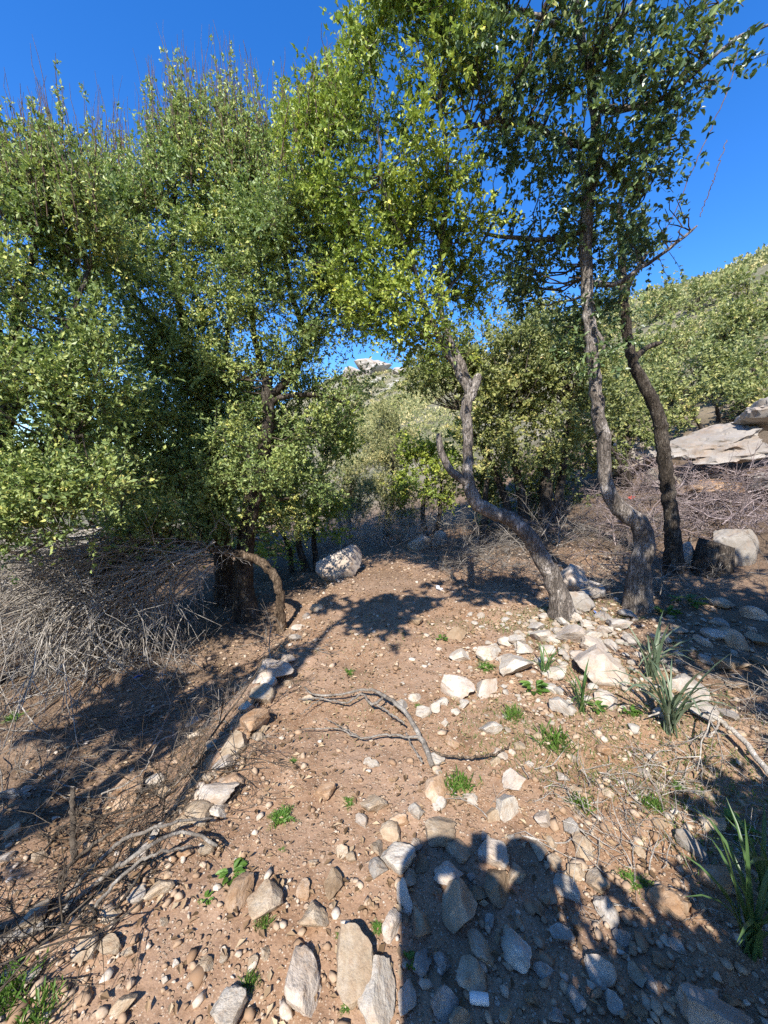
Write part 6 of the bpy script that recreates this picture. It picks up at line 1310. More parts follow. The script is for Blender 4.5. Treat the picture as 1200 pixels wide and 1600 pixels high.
def ground_mat():
    t = NT('soil'); co = t.n('TexCoord').outputs['Object']
    soil = t.attr('soil'); lit = t.attr('litter'); far = t.attr('far')
    n1 = t.noise(0.9, 5, 0.6, co); n2 = t.noise(7.0, 6, 0.65, co); n3 = t.noise(60.0, 4, 0.7, co)
    base = t.ramp(n2, [(0.28, (0.177, 0.099, 0.054)), (0.5, (0.294, 0.174, 0.100)), (0.72, (0.396, 0.263, 0.165))])
    base = t.mix(t.ramp(n1, [(0.38, 0.0), (0.62, 0.85)]), base, (0.369, 0.249, 0.171))
    n4 = t.noise(2.3, 6, 0.7, co, 0.6)
    base = t.mix(t.ramp(n4, [(0.52, 0.0), (0.66, 0.6)]), base, (0.17, 0.10, 0.06))
    base = t.mix(t.ramp(n3, [(0.3, 0.55), (0.5, 0.0)]), base, (0.12, 0.07, 0.04))
    # grit: pale crumbs set in the soil
    hts = []
    for sc, th, dens in ((70.0, 0.30, 0.50), (150.0, 0.32, 0.42), (32.0, 0.26, 0.66)):
        vo = t.n('TexVoronoi', feature='F1'); vo.inputs['Scale'].default_value = sc; t.set(vo.inputs['Vector'], co)
        sep = t.n('SeparateColor'); t.set(sep.inputs[0], vo.outputs['Color'])
        pick = t.math('GREATER_THAN', sep.outputs[0], dens)
        inside = t.ramp(vo.outputs['Distance'], [(th, 1.0), (th + 0.12, 0.0)])
        m = t.math('MULTIPLY', pick, inside)
        pc = t.ramp(sep.outputs[1], [(0.0, (0.27, 0.165, 0.095)), (0.55, (0.38, 0.26, 0.165)), (0.9, (0.50, 0.39, 0.28)), (1.0, (0.62, 0.54, 0.44))])
        base = t.mix(t.math('MULTIPLY', m, 0.85), base, pc); hts.append(m)
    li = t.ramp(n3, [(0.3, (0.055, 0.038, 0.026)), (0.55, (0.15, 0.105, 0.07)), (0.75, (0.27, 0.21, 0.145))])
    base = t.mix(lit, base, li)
    # hillside far away: scrub, dry earth and bare limestone
    f1 = t.noise(0.16, 8, 0.68, co); f2 = t.noise(0.7, 6, 0.7, co); f3 = t.noise(0.06, 6, 0.7, co)
    scrub = t.ramp(f2, [(0.3, (0.085, 0.085, 0.045)), (0.48, (0.17, 0.155, 0.09)), (0.64, (0.29, 0.245, 0.165))])
    scrub = t.mix(t.ramp(f1, [(0.56, 0.0), (0.66, 0.55)]), scrub, (0.30, 0.25, 0.17))
    rk = t.math('MULTIPLY', t.attr('rocky'), t.math('MULTIPLY', t.ramp(f3, [(0.50, 0.0), (0.58, 1.0)]), t.ramp(f2, [(0.48, 0.0), (0.56, 1.0)])))
    scrub = t.mix(rk, scrub, (0.52, 0.49, 0.43))
    c = t.mix(far, base, scrub)
    h = t.math('ADD', t.math('MULTIPLY', n3, 0.35), t.math('ADD', t.math('MULTIPLY', hts[0], 0.5), t.math('MULTIPLY', hts[2], 0.9)))
    h = t.math('ADD', h, t.math('MULTIPLY', n2, 0.8))
    return t.done(t.principled(c, 0.95, 0.12, t.bump(h, 0.85, 0.014)))

M = {}
M['soil'] = ground_mat()
G3 = lambda a, b, c, d: [(0.0, a), (0.45, b), (0.8, c), (1.0, d)]
M['leaf_bright'] = leaf_mat('leaf_bright', G3((0.143, 0.207, 0.067), (0.300, 0.373, 0.121), (0.563, 0.578, 0.167), (0.950, 0.798, 0.257)))
M['leaf_yellow'] = leaf_mat('leaf_yellow', G3((0.140, 0.207, 0.037), (0.304, 0.376, 0.064), (0.557, 0.582, 0.094), (0.835, 0.751, 0.145)), 0.34)
M['leaf_deep'] = leaf_mat('leaf_deep', G3((0.065, 0.105, 0.043), (0.132, 0.192, 0.074), (0.250, 0.312, 0.106), (0.558, 0.523, 0.186)), 0.22, 0.38, 0.5)
M['leaf_hill'] = leaf_mat('leaf_hill', G3((0.125, 0.154, 0.056), (0.269, 0.290, 0.095), (0.450, 0.426, 0.139), (0.678, 0.533, 0.225)), 0.25, 0.5)
M['leaf_grey'] = leaf_mat('leaf_grey', G3((0.159, 0.174, 0.075), (0.317, 0.312, 0.125), (0.515, 0.448, 0.188), (0.745, 0.599, 0.294)), 0.25, 0.55)
M['weed'] = leaf_mat('weed', G3((0.055, 0.12, 0.018), (0.10, 0.20, 0.030), (0.17, 0.28, 0.05), (0.26, 0.33, 0.09)), 0.35, 0.5)
M['strap_green'] = leaf_mat('strap_green', G3((0.06, 0.12, 0.035), (0.10, 0.18, 0.05), (0.16, 0.25, 0.08), (0.24, 0.30, 0.12)), 0.25, 0.4)
M['strap_grey'] = leaf_mat('strap_grey', G3((0.075, 0.115, 0.07), (0.12, 0.165, 0.10), (0.18, 0.225, 0.14), (0.26, 0.28, 0.19)), 0.2, 0.42)
M['strap_dark'] = leaf_mat('strap_dark', G3((0.04, 0.085, 0.03), (0.07, 0.13, 0.04), (0.11, 0.18, 0.06), (0.18, 0.24, 0.10)), 0.2, 0.4)
M['dry_leaf'] = leaf_mat('dry_leaf', G3((0.090, 0.057, 0.030), (0.210, 0.135, 0.075), (0.360, 0.247, 0.143), (0.540, 0.420, 0.270)), 0.1, 0.7, 0.2, (0.450, 0.300, 0.150))
M['bark_grey'] = bark_mat('bark_grey', (0.076, 0.062, 0.051), (0.254, 0.213, 0.176), (0.574, 0.510, 0.448))
M['bark_dark'] = bark_mat('bark_dark', (0.032, 0.025, 0.018), (0.098, 0.078, 0.060), (0.230, 0.196, 0.155), 1.2, 0.7)
M['bark_brown'] = bark_mat('bark_brown', (0.06, 0.04, 0.025), (0.19, 0.135, 0.09), (0.34, 0.26, 0.185))
M['twig'] = bark_mat('twig', (0.05, 0.038, 0.028), (0.12, 0.095, 0.07), (0.21, 0.175, 0.135), 2.0)
M['shoot'] = bark_mat('shoot', (0.085, 0.05, 0.035), (0.17, 0.11, 0.075), (0.25, 0.19, 0.14), 2.0)
M['dead_wood'] = bark_mat('dead_wood', (0.115, 0.095, 0.075), (0.27, 0.235, 0.195), (0.46, 0.42, 0.36), 2.0)
M['dead_pale'] = bark_mat('dead_pale', (0.216, 0.184, 0.152), (0.455, 0.405, 0.341), (0.695, 0.645, 0.569), 2.0)
M['dead_purple'] = bark_mat('dead_purple', (0.135, 0.101, 0.092), (0.331, 0.257, 0.236), (0.567, 0.472, 0.439), 2.0)
ST = {
 'white': stone_mat('stone_white', [(0.3, (0.374, 0.302, 0.226)), (0.5, (0.476, 0.420, 0.344)), (0.7, (0.535, 0.496, 0.435))], (0.340, 0.311, 0.271), 0.5),
 'pale': stone_mat('stone_pale', [(0.3, (0.340, 0.260, 0.193)), (0.5, (0.459, 0.386, 0.312)), (0.7, (0.535, 0.479, 0.410))], (0.357, 0.302, 0.246), 0.6),
 'tan': stone_mat('stone_tan', [(0.3, (0.289, 0.197, 0.119)), (0.5, (0.399, 0.311, 0.213)), (0.7, (0.484, 0.412, 0.320))], (0.306, 0.210, 0.131), 0.6),
 'rust': stone_mat('stone_rust', [(0.3, (0.281, 0.155, 0.078)), (0.5, (0.399, 0.269, 0.168)), (0.7, (0.493, 0.395, 0.303))], (0.297, 0.160, 0.074), 0.7),
 'brown': stone_mat('stone_brown', [(0.3, (0.170, 0.109, 0.061)), (0.5, (0.272, 0.189, 0.115)), (0.7, (0.357, 0.273, 0.184))], (0.212, 0.143, 0.082), 0.6),
 'grey': stone_mat('stone_grey', [(0.3, (0.246, 0.210, 0.172)), (0.5, (0.357, 0.319, 0.271)), (0.7, (0.442, 0.403, 0.353))], (0.230, 0.197, 0.160), 0.6),
}

# ================================================================ THE GROUND: one sheet from the camera's feet to the skyline
def spaced(lo, hi, fine_lo, fine_hi, step, grow=1.1, cap=7.0):
    mid = list(np.arange(fine_lo, fine_hi, step)); a = [fine_lo]; s = step
    while a[-1] > lo: s = min(s * grow, cap); a.append(a[-1] - s)
    b = [mid[-1]]; s = step
    while b[-1] < hi: s = min(s * grow, cap); b.append(b[-1] + s)
    return np.array(sorted(set(a[1:])) + mid + b[1:])

gx = spaced(-160, 330, -2.6, 3.6, 0.028); gy = spaced(-60, 420, 0.6, 5.0, 0.028)
XX, YY = np.meshgrid(gx, gy)
ZZ = H(XX, YY)
near = sstep(12, 7, np.hypot(XX, YY))
ZZ = ZZ + near * (0.011 * fbm(XX * 11, YY * 11, 91, 3) + 0.006 * fbm(XX * 34, YY * 34, 93, 2))
ny, nx = XX.shape
idx = np.arange(nx * ny).reshape(ny, nx)
quad = np.stack([idx[:-1, :-1], idx[:-1, 1:], idx[1:, 1:], idx[1:, :-1]], -1).reshape(-1, 4)
tt = 0.9 * XX + 0.43 * YY
far = sstep(8.5, 16, tt) + sstep(11, 18, YY) + sstep(-4, -9, XX); far = np.clip(far, 0, 1)
litter_zone = sstep(0.15, 0.9, edge_x(YY) - XX) * sstep(1.5, 2.2, YY) * 0.75 + sstep(1.6, 2.6, XX) * sstep(1.2, 3.0, YY) * 0.65 + sstep(4.0, 6.0, YY) * 0.4 + sstep(4.5, 7.0, tt) * 0.5  # where dark leaf litter lies beneath the trees
litter = np.clip(litter_zone * (0.75 + 0.9 * fbm(XX * 1.6, YY * 1.6, 61, 3)), 0, 1)
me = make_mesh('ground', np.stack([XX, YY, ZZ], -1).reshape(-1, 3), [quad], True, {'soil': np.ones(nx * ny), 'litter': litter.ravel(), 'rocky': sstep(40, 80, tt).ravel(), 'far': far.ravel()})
ground = tag(add('ground', me, M['soil']), 'reddish brown stony ground rising to a scrubby hillside', None, None, 'structure')

def gz(x, y):
    return float(H(x, y))

# ================================================================ STONES
def ico(sub):
    bm = bmesh.new(); bmesh.ops.create_icosphere(bm, subdivisions=sub, radius=1.0)
    V = np.array([v.co[:] for v in bm.verts]); F = np.array([[v.index for v in f.verts] for f in bm.faces]); bm.free()
    return V, F
ICO = {k: ico(k) for k in (1, 2, 3, 4, 5)}

def stone_shape(rng, sub=4, cuts=9, lo=0.45, hi=0.85, rough=0.05, fine=0.02):
    V, F = ICO[sub]; V = V.copy()
    for k in range(cuts):
        n = unit(rng.normal(0, 1, 3)); d = rng.uniform(lo, hi)
        ex = np.maximum(0, V @ n - d); V = V - ex[:, None] * n * 0.96
    ph = rng.uniform(0, 50, 3)
    N = fbm(V[:, 0] * 1.7 + ph[0], V[:, 1] * 1.7 + V[:, 2] * 1.3 + ph[1], 5, 3)
    N2 = fbm(V[:, 0] * 6 + ph[1] + V[:, 2] * 4, V[:, 1] * 6 + V[:, 2] * 5 + ph[2], 6, 3)
    V = V * (1 + rough * N + fine * N2)[:, None]
    V = V - (V.max(0) + V.min(0)) / 2; V = V / (V.max(0) - V.min(0))        # unit box centred on the origin
    return V, F

rs = np.random.default_rng(77)
STONE_MESH = []
for k in range(18):
    V, F = stone_shape(rs, 4, int(rs.integers(7, 15)), 0.36, 0.86, 0.16, 0.07)
    STONE_MESH.append((V, F))
_stone_cache = {}
def stone_mesh(k, tone):
    if (k, tone) not in _stone_cache:
        V, F = STONE_MESH[k]
        m = make_mesh('stone', V, [F], True, None, RAD(24)); m.materials.append(ST[tone]); _stone_cache[(k, tone)] = m
    return _stone_cache[(k, tone)]

for i, (x, y, w, d, h, tone, label, grp) in enumerate(STONES):
    k = int(rs.integers(0, len(STONE_MESH)))
    o = add('stone', stone_mesh(k, tone))
    o.scale = (w, d, h * 1.15)
    o.rotation_euler = (rs.normal(0, 0.22), rs.normal(0, 0.22), rs.normal(0, 0.3))
    o.location = (x, y, gz(x, y) + h * 0.27)
    tag(o, label, 'stone', grp)

for i, (x, y, z, w, d, h, tone, label) in enumerate(BOULDERS):
    V, F = stone_shape(rs, 5, 9, 0.45, 0.8, 0.12, 0.06)
    o = add('boulder', make_mesh('boulder', V, [F], True, None, RAD(30)), ST[tone])
    o.scale = (w, d, h * 1.25); o.rotation_euler = (0.05, -0.06, rs.uniform(-0.3, 0.3)); o.location = (x, y, z + h * 0.42)
    tag(o, label, 'boulder')

for i, (x, y, z, w, d, h, rz, tilt, lift, tone, label) in enumerate(LEDGE):
    V, F = stone_shape(rs, 5, 10, 0.5, 0.85, 0.3, 0.16)
    V[:, 2] += 0.14 * fbm(V[:, 0] * 3 + i, V[:, 2] * 9 + V[:, 1] * 2, 15, 4)
    o = add('rock_ledge', make_mesh('rock_ledge', V, [F], True, None, RAD(22)), ST[tone])
    o.scale = (w, d, h); o.rotation_euler = (RAD(tilt), RAD(rz), RAD(20)); o.location = (x, y, z + lift)
    tag(o, label, 'rock')

# the heap's small rubble, too small to pick apart
rr_ = np.random.default_rng(19); parts = []
for k in range(260):
    V0, F0 = STONE_MESH[k % 18]; V0, F0 = stone_shape(rr_, 2, 6, 0.5, 0.85, 0.1, 0.0)
    x, y = (rr_.normal(1.75, 0.42), rr_.normal(3.25, 0.42)) if k < 190 else (rr_.normal(0.95, 0.4), rr_.normal(2.5, 0.35))
    s = rr_.uniform(0.03, 0.085) * (1 if k < 190 else 0.55); a = rr_.uniform(0, 6.28)
    V1 = V0 * np.array([s, s * rr_.uniform(0.7, 1.1), s * rr_.uniform(0.45, 0.8)])
    V1 = np.stack([V1[:, 0] * math.cos(a) - V1[:, 1] * math.sin(a), V1[:, 0] * math.sin(a) + V1[:, 1] * math.cos(a), V1[:, 2]], -1) + np.array([x, y, gz(x, y) + s * 0.15])
    parts.append((V1, [F0]))
V, F = join(parts); tag(add('rubble', make_mesh('rubble', V, F, False), ST['white']), 'small white rubble filling the gaps of the stone heap', 'rubble', None, 'stuff')

# gravel: thousands of crumbs nobody could count
def scatter_gravel(n, rng):
    V0, F0 = ICO[1]
    x = rng.uniform(-2.4, 3.6, n * 3); y = 0.75 + (rng.random(n * 3) ** 1.5) * 6.5
    w = 0.25 + 0.9 * np.clip(fbm(x * 1.1, y * 1.1, 41, 3) + 0.35, 0, 1)
    xe = edge_x(y)
    w = w * (0.45 + 0.8 * sstep(-0.1, 0.9, x) + 0.9 * np.exp(-((x - xe) / 0.22) ** 2))
    w *= np.where((x > 0.3) & (x < 1.5) & (y < 2.6), 1.5, 1.0)
    keep = rng.random(n * 3) < w * 0.5; x = x[keep][:n]; y = y[keep][:n]; n = len(x)
    s = 0.005 + 0.018 * rng.random(n) ** 3.8
    s *= np.where(y > 3, 1.25, 1.0)
    sc = np.stack([s * rng.uniform(0.8, 1.5, n), s * rng.uniform(0.7, 1.2, n), s * rng.uniform(0.4, 0.8, n)], -1)
    a = rng.uniform(0, 6.283, n); ca, sa = np.cos(a), np.sin(a)
    P = V0[None] * (1 + rng.normal(0, 0.24, (n, len(V0), 1))) * sc[:, None, :]
    Q = np.stack([P[..., 0] * ca[:, None] - P[..., 1] * sa[:, None], P[..., 0] * sa[:, None] + P[..., 1] * ca[:, None], P[..., 2]], -1)
    Q += np.stack([x, y, H(x, y) + s * 0.25 + 0.004], -1)[:, None, :]
    Fq = (F0[None] + (np.arange(n) * len(V0))[:, None, None]).reshape(-1, 3)
    return Q.reshape(-1, 3), Fq, np.repeat(rng.random(n), len(V0))
gV, gF, gR = scatter_gravel(11000, np.random.default_rng(4))
t = NT('gravel'); c = t.ramp(t.attr('rnd'), [(0.0, (0.27, 0.165, 0.095)), (0.45, (0.41, 0.29, 0.19)), (0.8, (0.50, 0.39, 0.285)), (1.0, (0.60, 0.52, 0.43))])
nn = t.noise(60, 3, 0.6, t.n('TexCoord').outputs['Object'])
M['gravel'] = t.done(t.principled(t.mix(t.ramp(nn, [(0.35, 0.5), (0.55, 0.0)]), c, (0.25, 0.17, 0.11)), 0.92, 0.15))
tag(add('gravel', make_mesh('gravel', gV, [gF], True, {'rnd': gR}), M['gravel']), 'fine pale gravel strewn over the reddish soil', 'gravel', None, 'stuff')

# ================================================================ TREES
def leaves(P, D, N, L, W, hexa, rnd, fold=0.25):
    """P base, D axis, N normal, L length, W width"""
    S = np.cross(D, N); n = len(P); L = L[:, None]; W = W[:, None]
    if hexa:
        b = P; t_ = P + D * L - N * L * 0.12
        r1 = P + D * L * 0.33 + S * W * 0.5 + N * W * fold; l1 = P + D * L * 0.33 - S * W * 0.5 + N * W * fold
        r2 = P + D * L * 0.72 + S * W * 0.38 + N * W * fold * 0.5; l2 = P + D * L * 0.72 - S * W * 0.38 + N * W * fold * 0.5
        V = np.stack([b, r1, r2, t_, l2, l1], 1).reshape(-1, 3); o = np.arange(n)[:, None] * 6
        return V, np.vstack([o + np.array([0, 1, 2, 3]), o + np.array([0, 3, 4, 5])]), np.repeat(rnd, 6)
    r = P + D * L * 0.45 + S * W * 0.5 + N * W * fold; l = P + D * L * 0.45 - S * W * 0.5 + N * W * fold
    V = np.stack([P, r, P + D * L, l], 1).reshape(-1, 3); o = np.arange(n)[:, None] * 4
    return V, np.vstack([o + np.array([0, 1, 2]), o + np.array([0, 2, 3])]), np.repeat(rnd, 4)

def twig_leaves(rng, A, D, Lt, per, ll, lw, hexa, clump_tone, spread=1.0, t0=0.2):
    """A twig feet (n,3), D directions, Lt lengths -> twig curves (n,4,3) and leaf arrays"""
    n = len(A)
    bend = rng.normal(0, 0.28, (n, 3)); bend[:, 2] -= 0.10
    ts = np.array([0, 0.5, 1.0])
    C = A[:, None, :] + D[:, None, :] * (Lt[:, None] * ts)[..., None] + bend[:, None, :] * (Lt[:, None] * ts ** 2)[..., None] * 0.5
    tl = rng.uniform(t0, 1.02, (n, per))
    Pl = A[:, None, :] + D[:, None, :] * (Lt[:, None] * tl)[..., None] + bend[:, None, :] * (Lt[:, None] * tl ** 2)[..., None] * 0.5
    Dl = unit(D[:, None, :] * 0.7 + rng.normal(0, 0.75 * spread, (n, per, 3)) + np.array([0, 0, 0.10]))
    Nl = rng.normal(0, 0.5, (n, per, 3)) + np.array([-0.12, -0.5, 0.72])
    Nl = unit(Nl - Dl * (Nl * Dl).sum(-1, keepdims=True))
    m = n * per
    q_ = np.clip(rng.normal(0.92, 0.26, m), 0.4, 1.5); L = ll * q_; W = lw * q_ * rng.uniform(0.8, 1.2, m)
    rn = np.clip(np.repeat(clump_tone, per) + rng.normal(0, 0.17, m), 0, 1)
    return C, leaves(Pl.reshape(-1, 3), Dl.reshape(-1, 3), Nl.reshape(-1, 3), L, W, hexa, rn)

def build_tree(name, label, cat, d, seed, leaf='leaf_bright', bark='bark_grey', ll=0.036, lw=0.019, hexa=False, lai=3.2, per=15, tl=(0.14, 0.34),
               up=0.35, group=None, sides=14, csize=0.30, shoots=None, ragged=0.55, twigs=True):
    rng = np.random.default_rng(seed)
    tr = np.array(d['trunk']); base = tr[0, :3].copy(); base[2] = gz(base[0], base[1])
    root = empty(name, tuple(base)); tag(root, label, cat, group)
    lines = [tr] + [np.array(l) for l in d['limbs']]
    nodes = []
    for i, l in enumerate(lines):
        n = max(8, int(np.linalg.norm(np.diff(l[:, :3], axis=0), axis=1).sum() / (0.05 if i == 0 else 0.07)))
        c = catmull(l, min(n, 90))
        if i == 0:
            s = np.linspace(0, 1, len(c)); c[:, 3] *= 1 + 0.35 * np.exp(-s * 18)
        c[:, :3] += (rng.normal(0, 0.006, (len(c), 3)) * np.minimum(1, np.arange(len(c)) / 3)[:, None]) * (1.0 if len(c) > 10 else 0.3)
        if i > 0 and i < 99: c[-1, 3] *= 0.6
        sd = sides if i == 0 else 9
        V, F = tubes(c[None, :, :3], c[None, :, 3], sd, True, 0.035)
        tk = add('trunk', make_mesh('trunk', V - base, F, True), M[bark], root) if i == 0 else (add('limb', make_mesh('limb', V - base, F, True), M[bark], tk), tk)[1]
        nodes.append(c[len(c) // 3:] if i == 0 else c[2:])
    nodes = np.vstack(nodes)
    leafarea = 0.55 * ll * lw * (1.25 if hexa else 1.0)
    LV, TW, TR_, BR, BRr = [], [], [], [], []
    for b in d['blobs']:
        cx, cy_, cz, rx, ry, rz, dens = b
        nleaf = lai * dens * math.pi * rx * rz / leafarea
        ncl = max(4, int(round(rx * ry * rz * 4.19 / (csize ** 3) * 0.9)))
        u = unit(rng.normal(0, 1, (ncl, 3))) * (rng.random(ncl) ** 0.42)[:, None]
        cc = np.array([cx, cy_, cz]) + u * np.array([rx, ry, rz])
        out = unit(u * np.array([rx, ry, rz]) + 1e-6)
        sz = csize * rng.uniform(0.45, 1.0, ncl) * 0.62
        nt = max(1, int(round(nleaf / per / ncl)))
        wts = rng.uniform(1 - ragged * 1.6, 1 + ragged * 1.6, ncl)
        cnt = np.maximum(1, np.round(nt * wts)).astype(int)
        ci = np.repeat(np.arange(ncl), cnt); m = len(ci)
        dirs = unit(rng.normal(0, 0.8, (m, 3)) + out[ci] * 0.45 + np.array([0, 0, up]))
        A = cc[ci] + rng.normal(0, 1, (m, 3)) * (sz[ci] * 0.55)[:, None]
        Lt = rng.uniform(tl[0], tl[1], m)
        tone = np.clip(0.42 + rng.normal(0, 0.15, ncl), 0.05, 0.9)[ci]
        C, lv = twig_leaves(rng, A, dirs, Lt, per, ll, lw, hexa, tone)
        LV.append(lv); TW.append(C)
        # a branch from the nearest limb out to each clump
        dist = np.linalg.norm(nodes[None, :, :3] - cc[:, None, :], axis=2) + np.maximum(0, nodes[None, :, 2] - cc[:, None, 2] + 0.1) * 1.2
        j = dist.argmin(1); a = nodes[j, :3]
        s = np.linspace(0, 1, 6)[None, :, None]
        wig = rng.normal(0, 0.05, (ncl, 6, 3)) * np.sin(np.linspace(0, np.pi, 6))[None, :, None] * np.minimum(1.5, np.linalg.norm(cc - a, axis=1))[:, None, None]
        sag = np.array([0, 0, 1.0]) * (np.sin(np.linspace(0, np.pi, 6)) * 0.10)[None, :, None] * np.linalg.norm(cc - a, axis=1)[:, None, None]
        BR.append(a[:, None, :] * (1 - s) + cc[:, None, :] * s + wig - sag)
        r0 = np.minimum(nodes[j, 3] * 0.6, 0.004 + 0.009 * np.linalg.norm(cc - a, axis=1))
        BRr.append(r0[:, None] * np.linspace(1, 0.3, 6)[None, :] + 0.0012)
    if shoots:
        A = np.array([s[1] for s in shoots]); E = np.array([s[2] for s in shoots]); k = np.array([s[3] for s in shoots])
        n = len(A); dv = E - A; Ls = np.linalg.norm(dv, axis=1)
        s = np.linspace(0, 1, 8)[None, :, None]
        C = A[:, None, :] + dv[:, None, :] * s + rng.normal(0, 0.012, (n, 8, 3)) * s
        rS = 0.0065 * np.linspace(1, 0.22, 8)[None, :] * rng.uniform(0.7, 1.2, n)[:, None]
        # short leafy side shoots, thinning towards the tip
        m = 16; f = np.sort(rng.random((n, m)), axis=1) ** 1.3 * np.clip(k, 0, 1)[:, None]
        B = A[:, None, :] + dv[:, None, :] * f[..., None]
        Dd = unit(unit(dv)[:, None, :] * 0.9 + rng.normal(0, 0.55, (n, m, 3)))
        Lq = 0.12 * (1.15 - f)
        C2, lv = twig_leaves(rng, B.reshape(-1, 3), Dd.reshape(-1, 3), Lq.ravel(), 7, ll * 0.85, lw * 0.85, hexa, np.full(n * m, 0.5), 1.0, 0.0)
        LV.append(lv); TW.append(C2)
        V, F = tubes(C, rS, 4, False); V2, F2 = V, F
        tag(add('shoots', make_mesh('shoots', V - base, F, True), M['shoot'], root), kind='stuff')
    Vs, Fs, Rs, o = [], [], [], 0
    for V, F, R in LV:
        Vs.append(V); Fs.append(F + o); Rs.append(R); o += len(V)
    add('crown', make_mesh('crown', np.vstack(Vs) - base, [np.vstack(Fs)], False, {'rnd': np.concatenate(Rs)}), M[leaf], root)
    C = np.concatenate(TW)
    r = np.broadcast_to(np.array([0.0028, 0.002, 0.0008]), C.shape[:2])
    BRa = np.concatenate(BR); 
    p1 = tubes(BRa, np.concatenate(BRr), 4, False); keep = rng.random(len(C)) < 0.36; p2 = tubes(C[keep], r[keep], 3, False)
    V, F = join([p1, p2] if twigs else [p1])
    tag(add('branches', make_mesh('branches', V - base, F, True), M['twig'], root), kind='stuff')
    return root, o

counts = {}
def T_(key, *a, **k):
    k['shoots'] = [s for s in SHOOTS if s[0] == key] or None
    r, n = build_tree(*a, TREES[key], **k); counts[key] = n; return r
T_('crooked', 'tree', 'evergreen tree with an S shaped grey trunk leaning over the path', 'tree', seed=1, leaf='leaf_yellow', ll=0.041, lw=0.023, lai=4.0, up=0.1)
T_('tall', 'tree', 'tall dark leaved evergreen tree with a bent trunk foot at the stone heap', 'tree', seed=2, leaf='leaf_deep', ll=0.046, lw=0.025, hexa=True, lai=3.0, up=0.05, csize=0.25)
T_('slim', 'tree', 'slim straight trunked tree with a sawn side branch', 'tree', seed=3, leaf='leaf_deep', bark='bark_dark', ll=0.046, lw=0.025, lai=3.4)
T_('forked', 'tree', 'dark trunked evergreen tree forking beside the path edge', 'tree', seed=4, leaf='leaf_bright', bark='bark_dark', ll=0.037, lw=0.021, lai=4.6, ragged=0.45)
T_('shooting', 'tree', 'big evergreen tree with many upright leafy shoots behind the dead brush', 'tree', seed=5, leaf='leaf_bright', bark='bark_dark', ll=0.041, lw=0.022, lai=4.4, ragged=0.4, up=0.7, tl=(0.16, 0.42))
T_('bushy', 'tree', 'bushy bright evergreen tree at the picture edge with one tall shoot', 'tree', seed=6, leaf='leaf_bright', bark='bark_dark', ll=0.036, lw=0.02, lai=4.0, ragged=0.4, up=0.7, tl=(0.16, 0.42))
T_('shade_oak', 'tree', 'shady many stemmed tree behind the crooked trunk', 'tree', seed=7, leaf='leaf_hill', bark='bark_dark', ll=0.065, lw=0.036, lai=4.6, csize=0.42, tl=(0.2, 0.45))
T_('lit_bush', 'shrub', 'yellow green lit shrub left of the far path', 'shrub', seed=8, leaf='leaf_yellow', bark='bark_dark', ll=0.055, lw=0.03, lai=3.5, csize=0.4)
T_('green_bush', 'shrub', 'fresh green shrub behind the crooked tree where the path ends', 'shrub', seed=9, leaf='leaf_yellow', bark='bark_dark', ll=0.065, lw=0.036, lai=3.6, csize=0.45)
T_('yellow_bush', 'shrub', 'yellowish fine leaved shrub beyond the pale boulder', 'shrub', seed=10, leaf='leaf_grey', bark='twig', ll=0.06, lw=0.024, lai=2.6, csize=0.45, up=0.8)
T_('grey_bush', 'shrub', 'feathery grey green shrub in the gap at the end of the path', 'shrub', seed=11, leaf='leaf_grey', bark='twig', ll=0.06, lw=0.02, lai=2.4, csize=0.45, up=1.0)
T_('low_a', 'shrub', 'low dark shrub under the shady many stemmed tree', 'shrub', seed=15, leaf='leaf_hill', bark='bark_dark', ll=0.07, lw=0.04, lai=3.4, csize=0.4)
T_('low_b', 'shrub', 'low green shrub between the tall trunk and the rock ledge', 'shrub', seed=16, leaf='leaf_hill', bark='bark_dark', ll=0.075, lw=0.042, lai=3.4, csize=0.45)
T_('low_c', 'shrub', 'leafy shrub growing over the top of the rock slab', 'shrub', seed=17, leaf='leaf_hill', bark='bark_dark', ll=0.08, lw=0.045, lai=3.2, csize=0.45)
T_('back_a', 'shrub', 'dark dense shrub behind the dead brush under the upright shoots', 'shrub', seed=12, leaf='leaf_deep', bark='bark_dark', ll=0.095, lw=0.055, lai=2.8, csize=0.5, tl=(0.2, 0.5))
T_('back_b', 'shrub', 'dark dense shrub behind the bushy tree at the picture edge', 'shrub', seed=13, leaf='leaf_deep', bark='bark_dark', ll=0.095, lw=0.055, lai=2.8, csize=0.5, tl=(0.2, 0.5))
T_('back_c', 'shrub', 'dark shrub seen between the trunks of the forked and dead trees', 'shrub', seed=14, leaf='leaf_deep', bark='bark_dark', ll=0.095, lw=0.055, lai=2.8, csize=0.5, tl=(0.2, 0.5))

# off the picture: the trees whose shade falls into it, and some added against sky light
def shade_tree(label, base, top, blobs, seed, lf=0.085, lai=4.5, tl=(0.14, 0.34), chain=False):
    d = {'trunk': [tuple(base) + (0.10,), tuple((np.array(base) * 0.5 + np.array(top) * 0.5) + np.array([0.06, 0.03, 0])) + (0.08,), tuple(top) + (0.045,)],
         'limbs': [[tuple(np.array(base) * 0.4 + np.array(top) * 0.6) + (0.05,), tuple(b[:3]) + (0.02,)] for b in blobs], 'blobs': blobs}
    d['limbs'] = [[l[0], tuple((np.array(l[0]) + np.array(l[1])) / 2 + np.array([0, 0, 0.05, 0])), l[1]] for l in d['limbs']]
    if chain: d['limbs'] = [[tuple(top) + (0.03,)] + [tuple(bb[:3]) + (0.022 - 0.003 * k,) for k, bb in enumerate(blobs)]]
    build_tree('tree', label, 'tree', d, seed, tl=tl, leaf='leaf_deep', bark='bark_dark', ll=lf, lw=lf * 0.55, lai=lai, csize=0.4 if lf < 0.1 else 0.6, twigs=False)
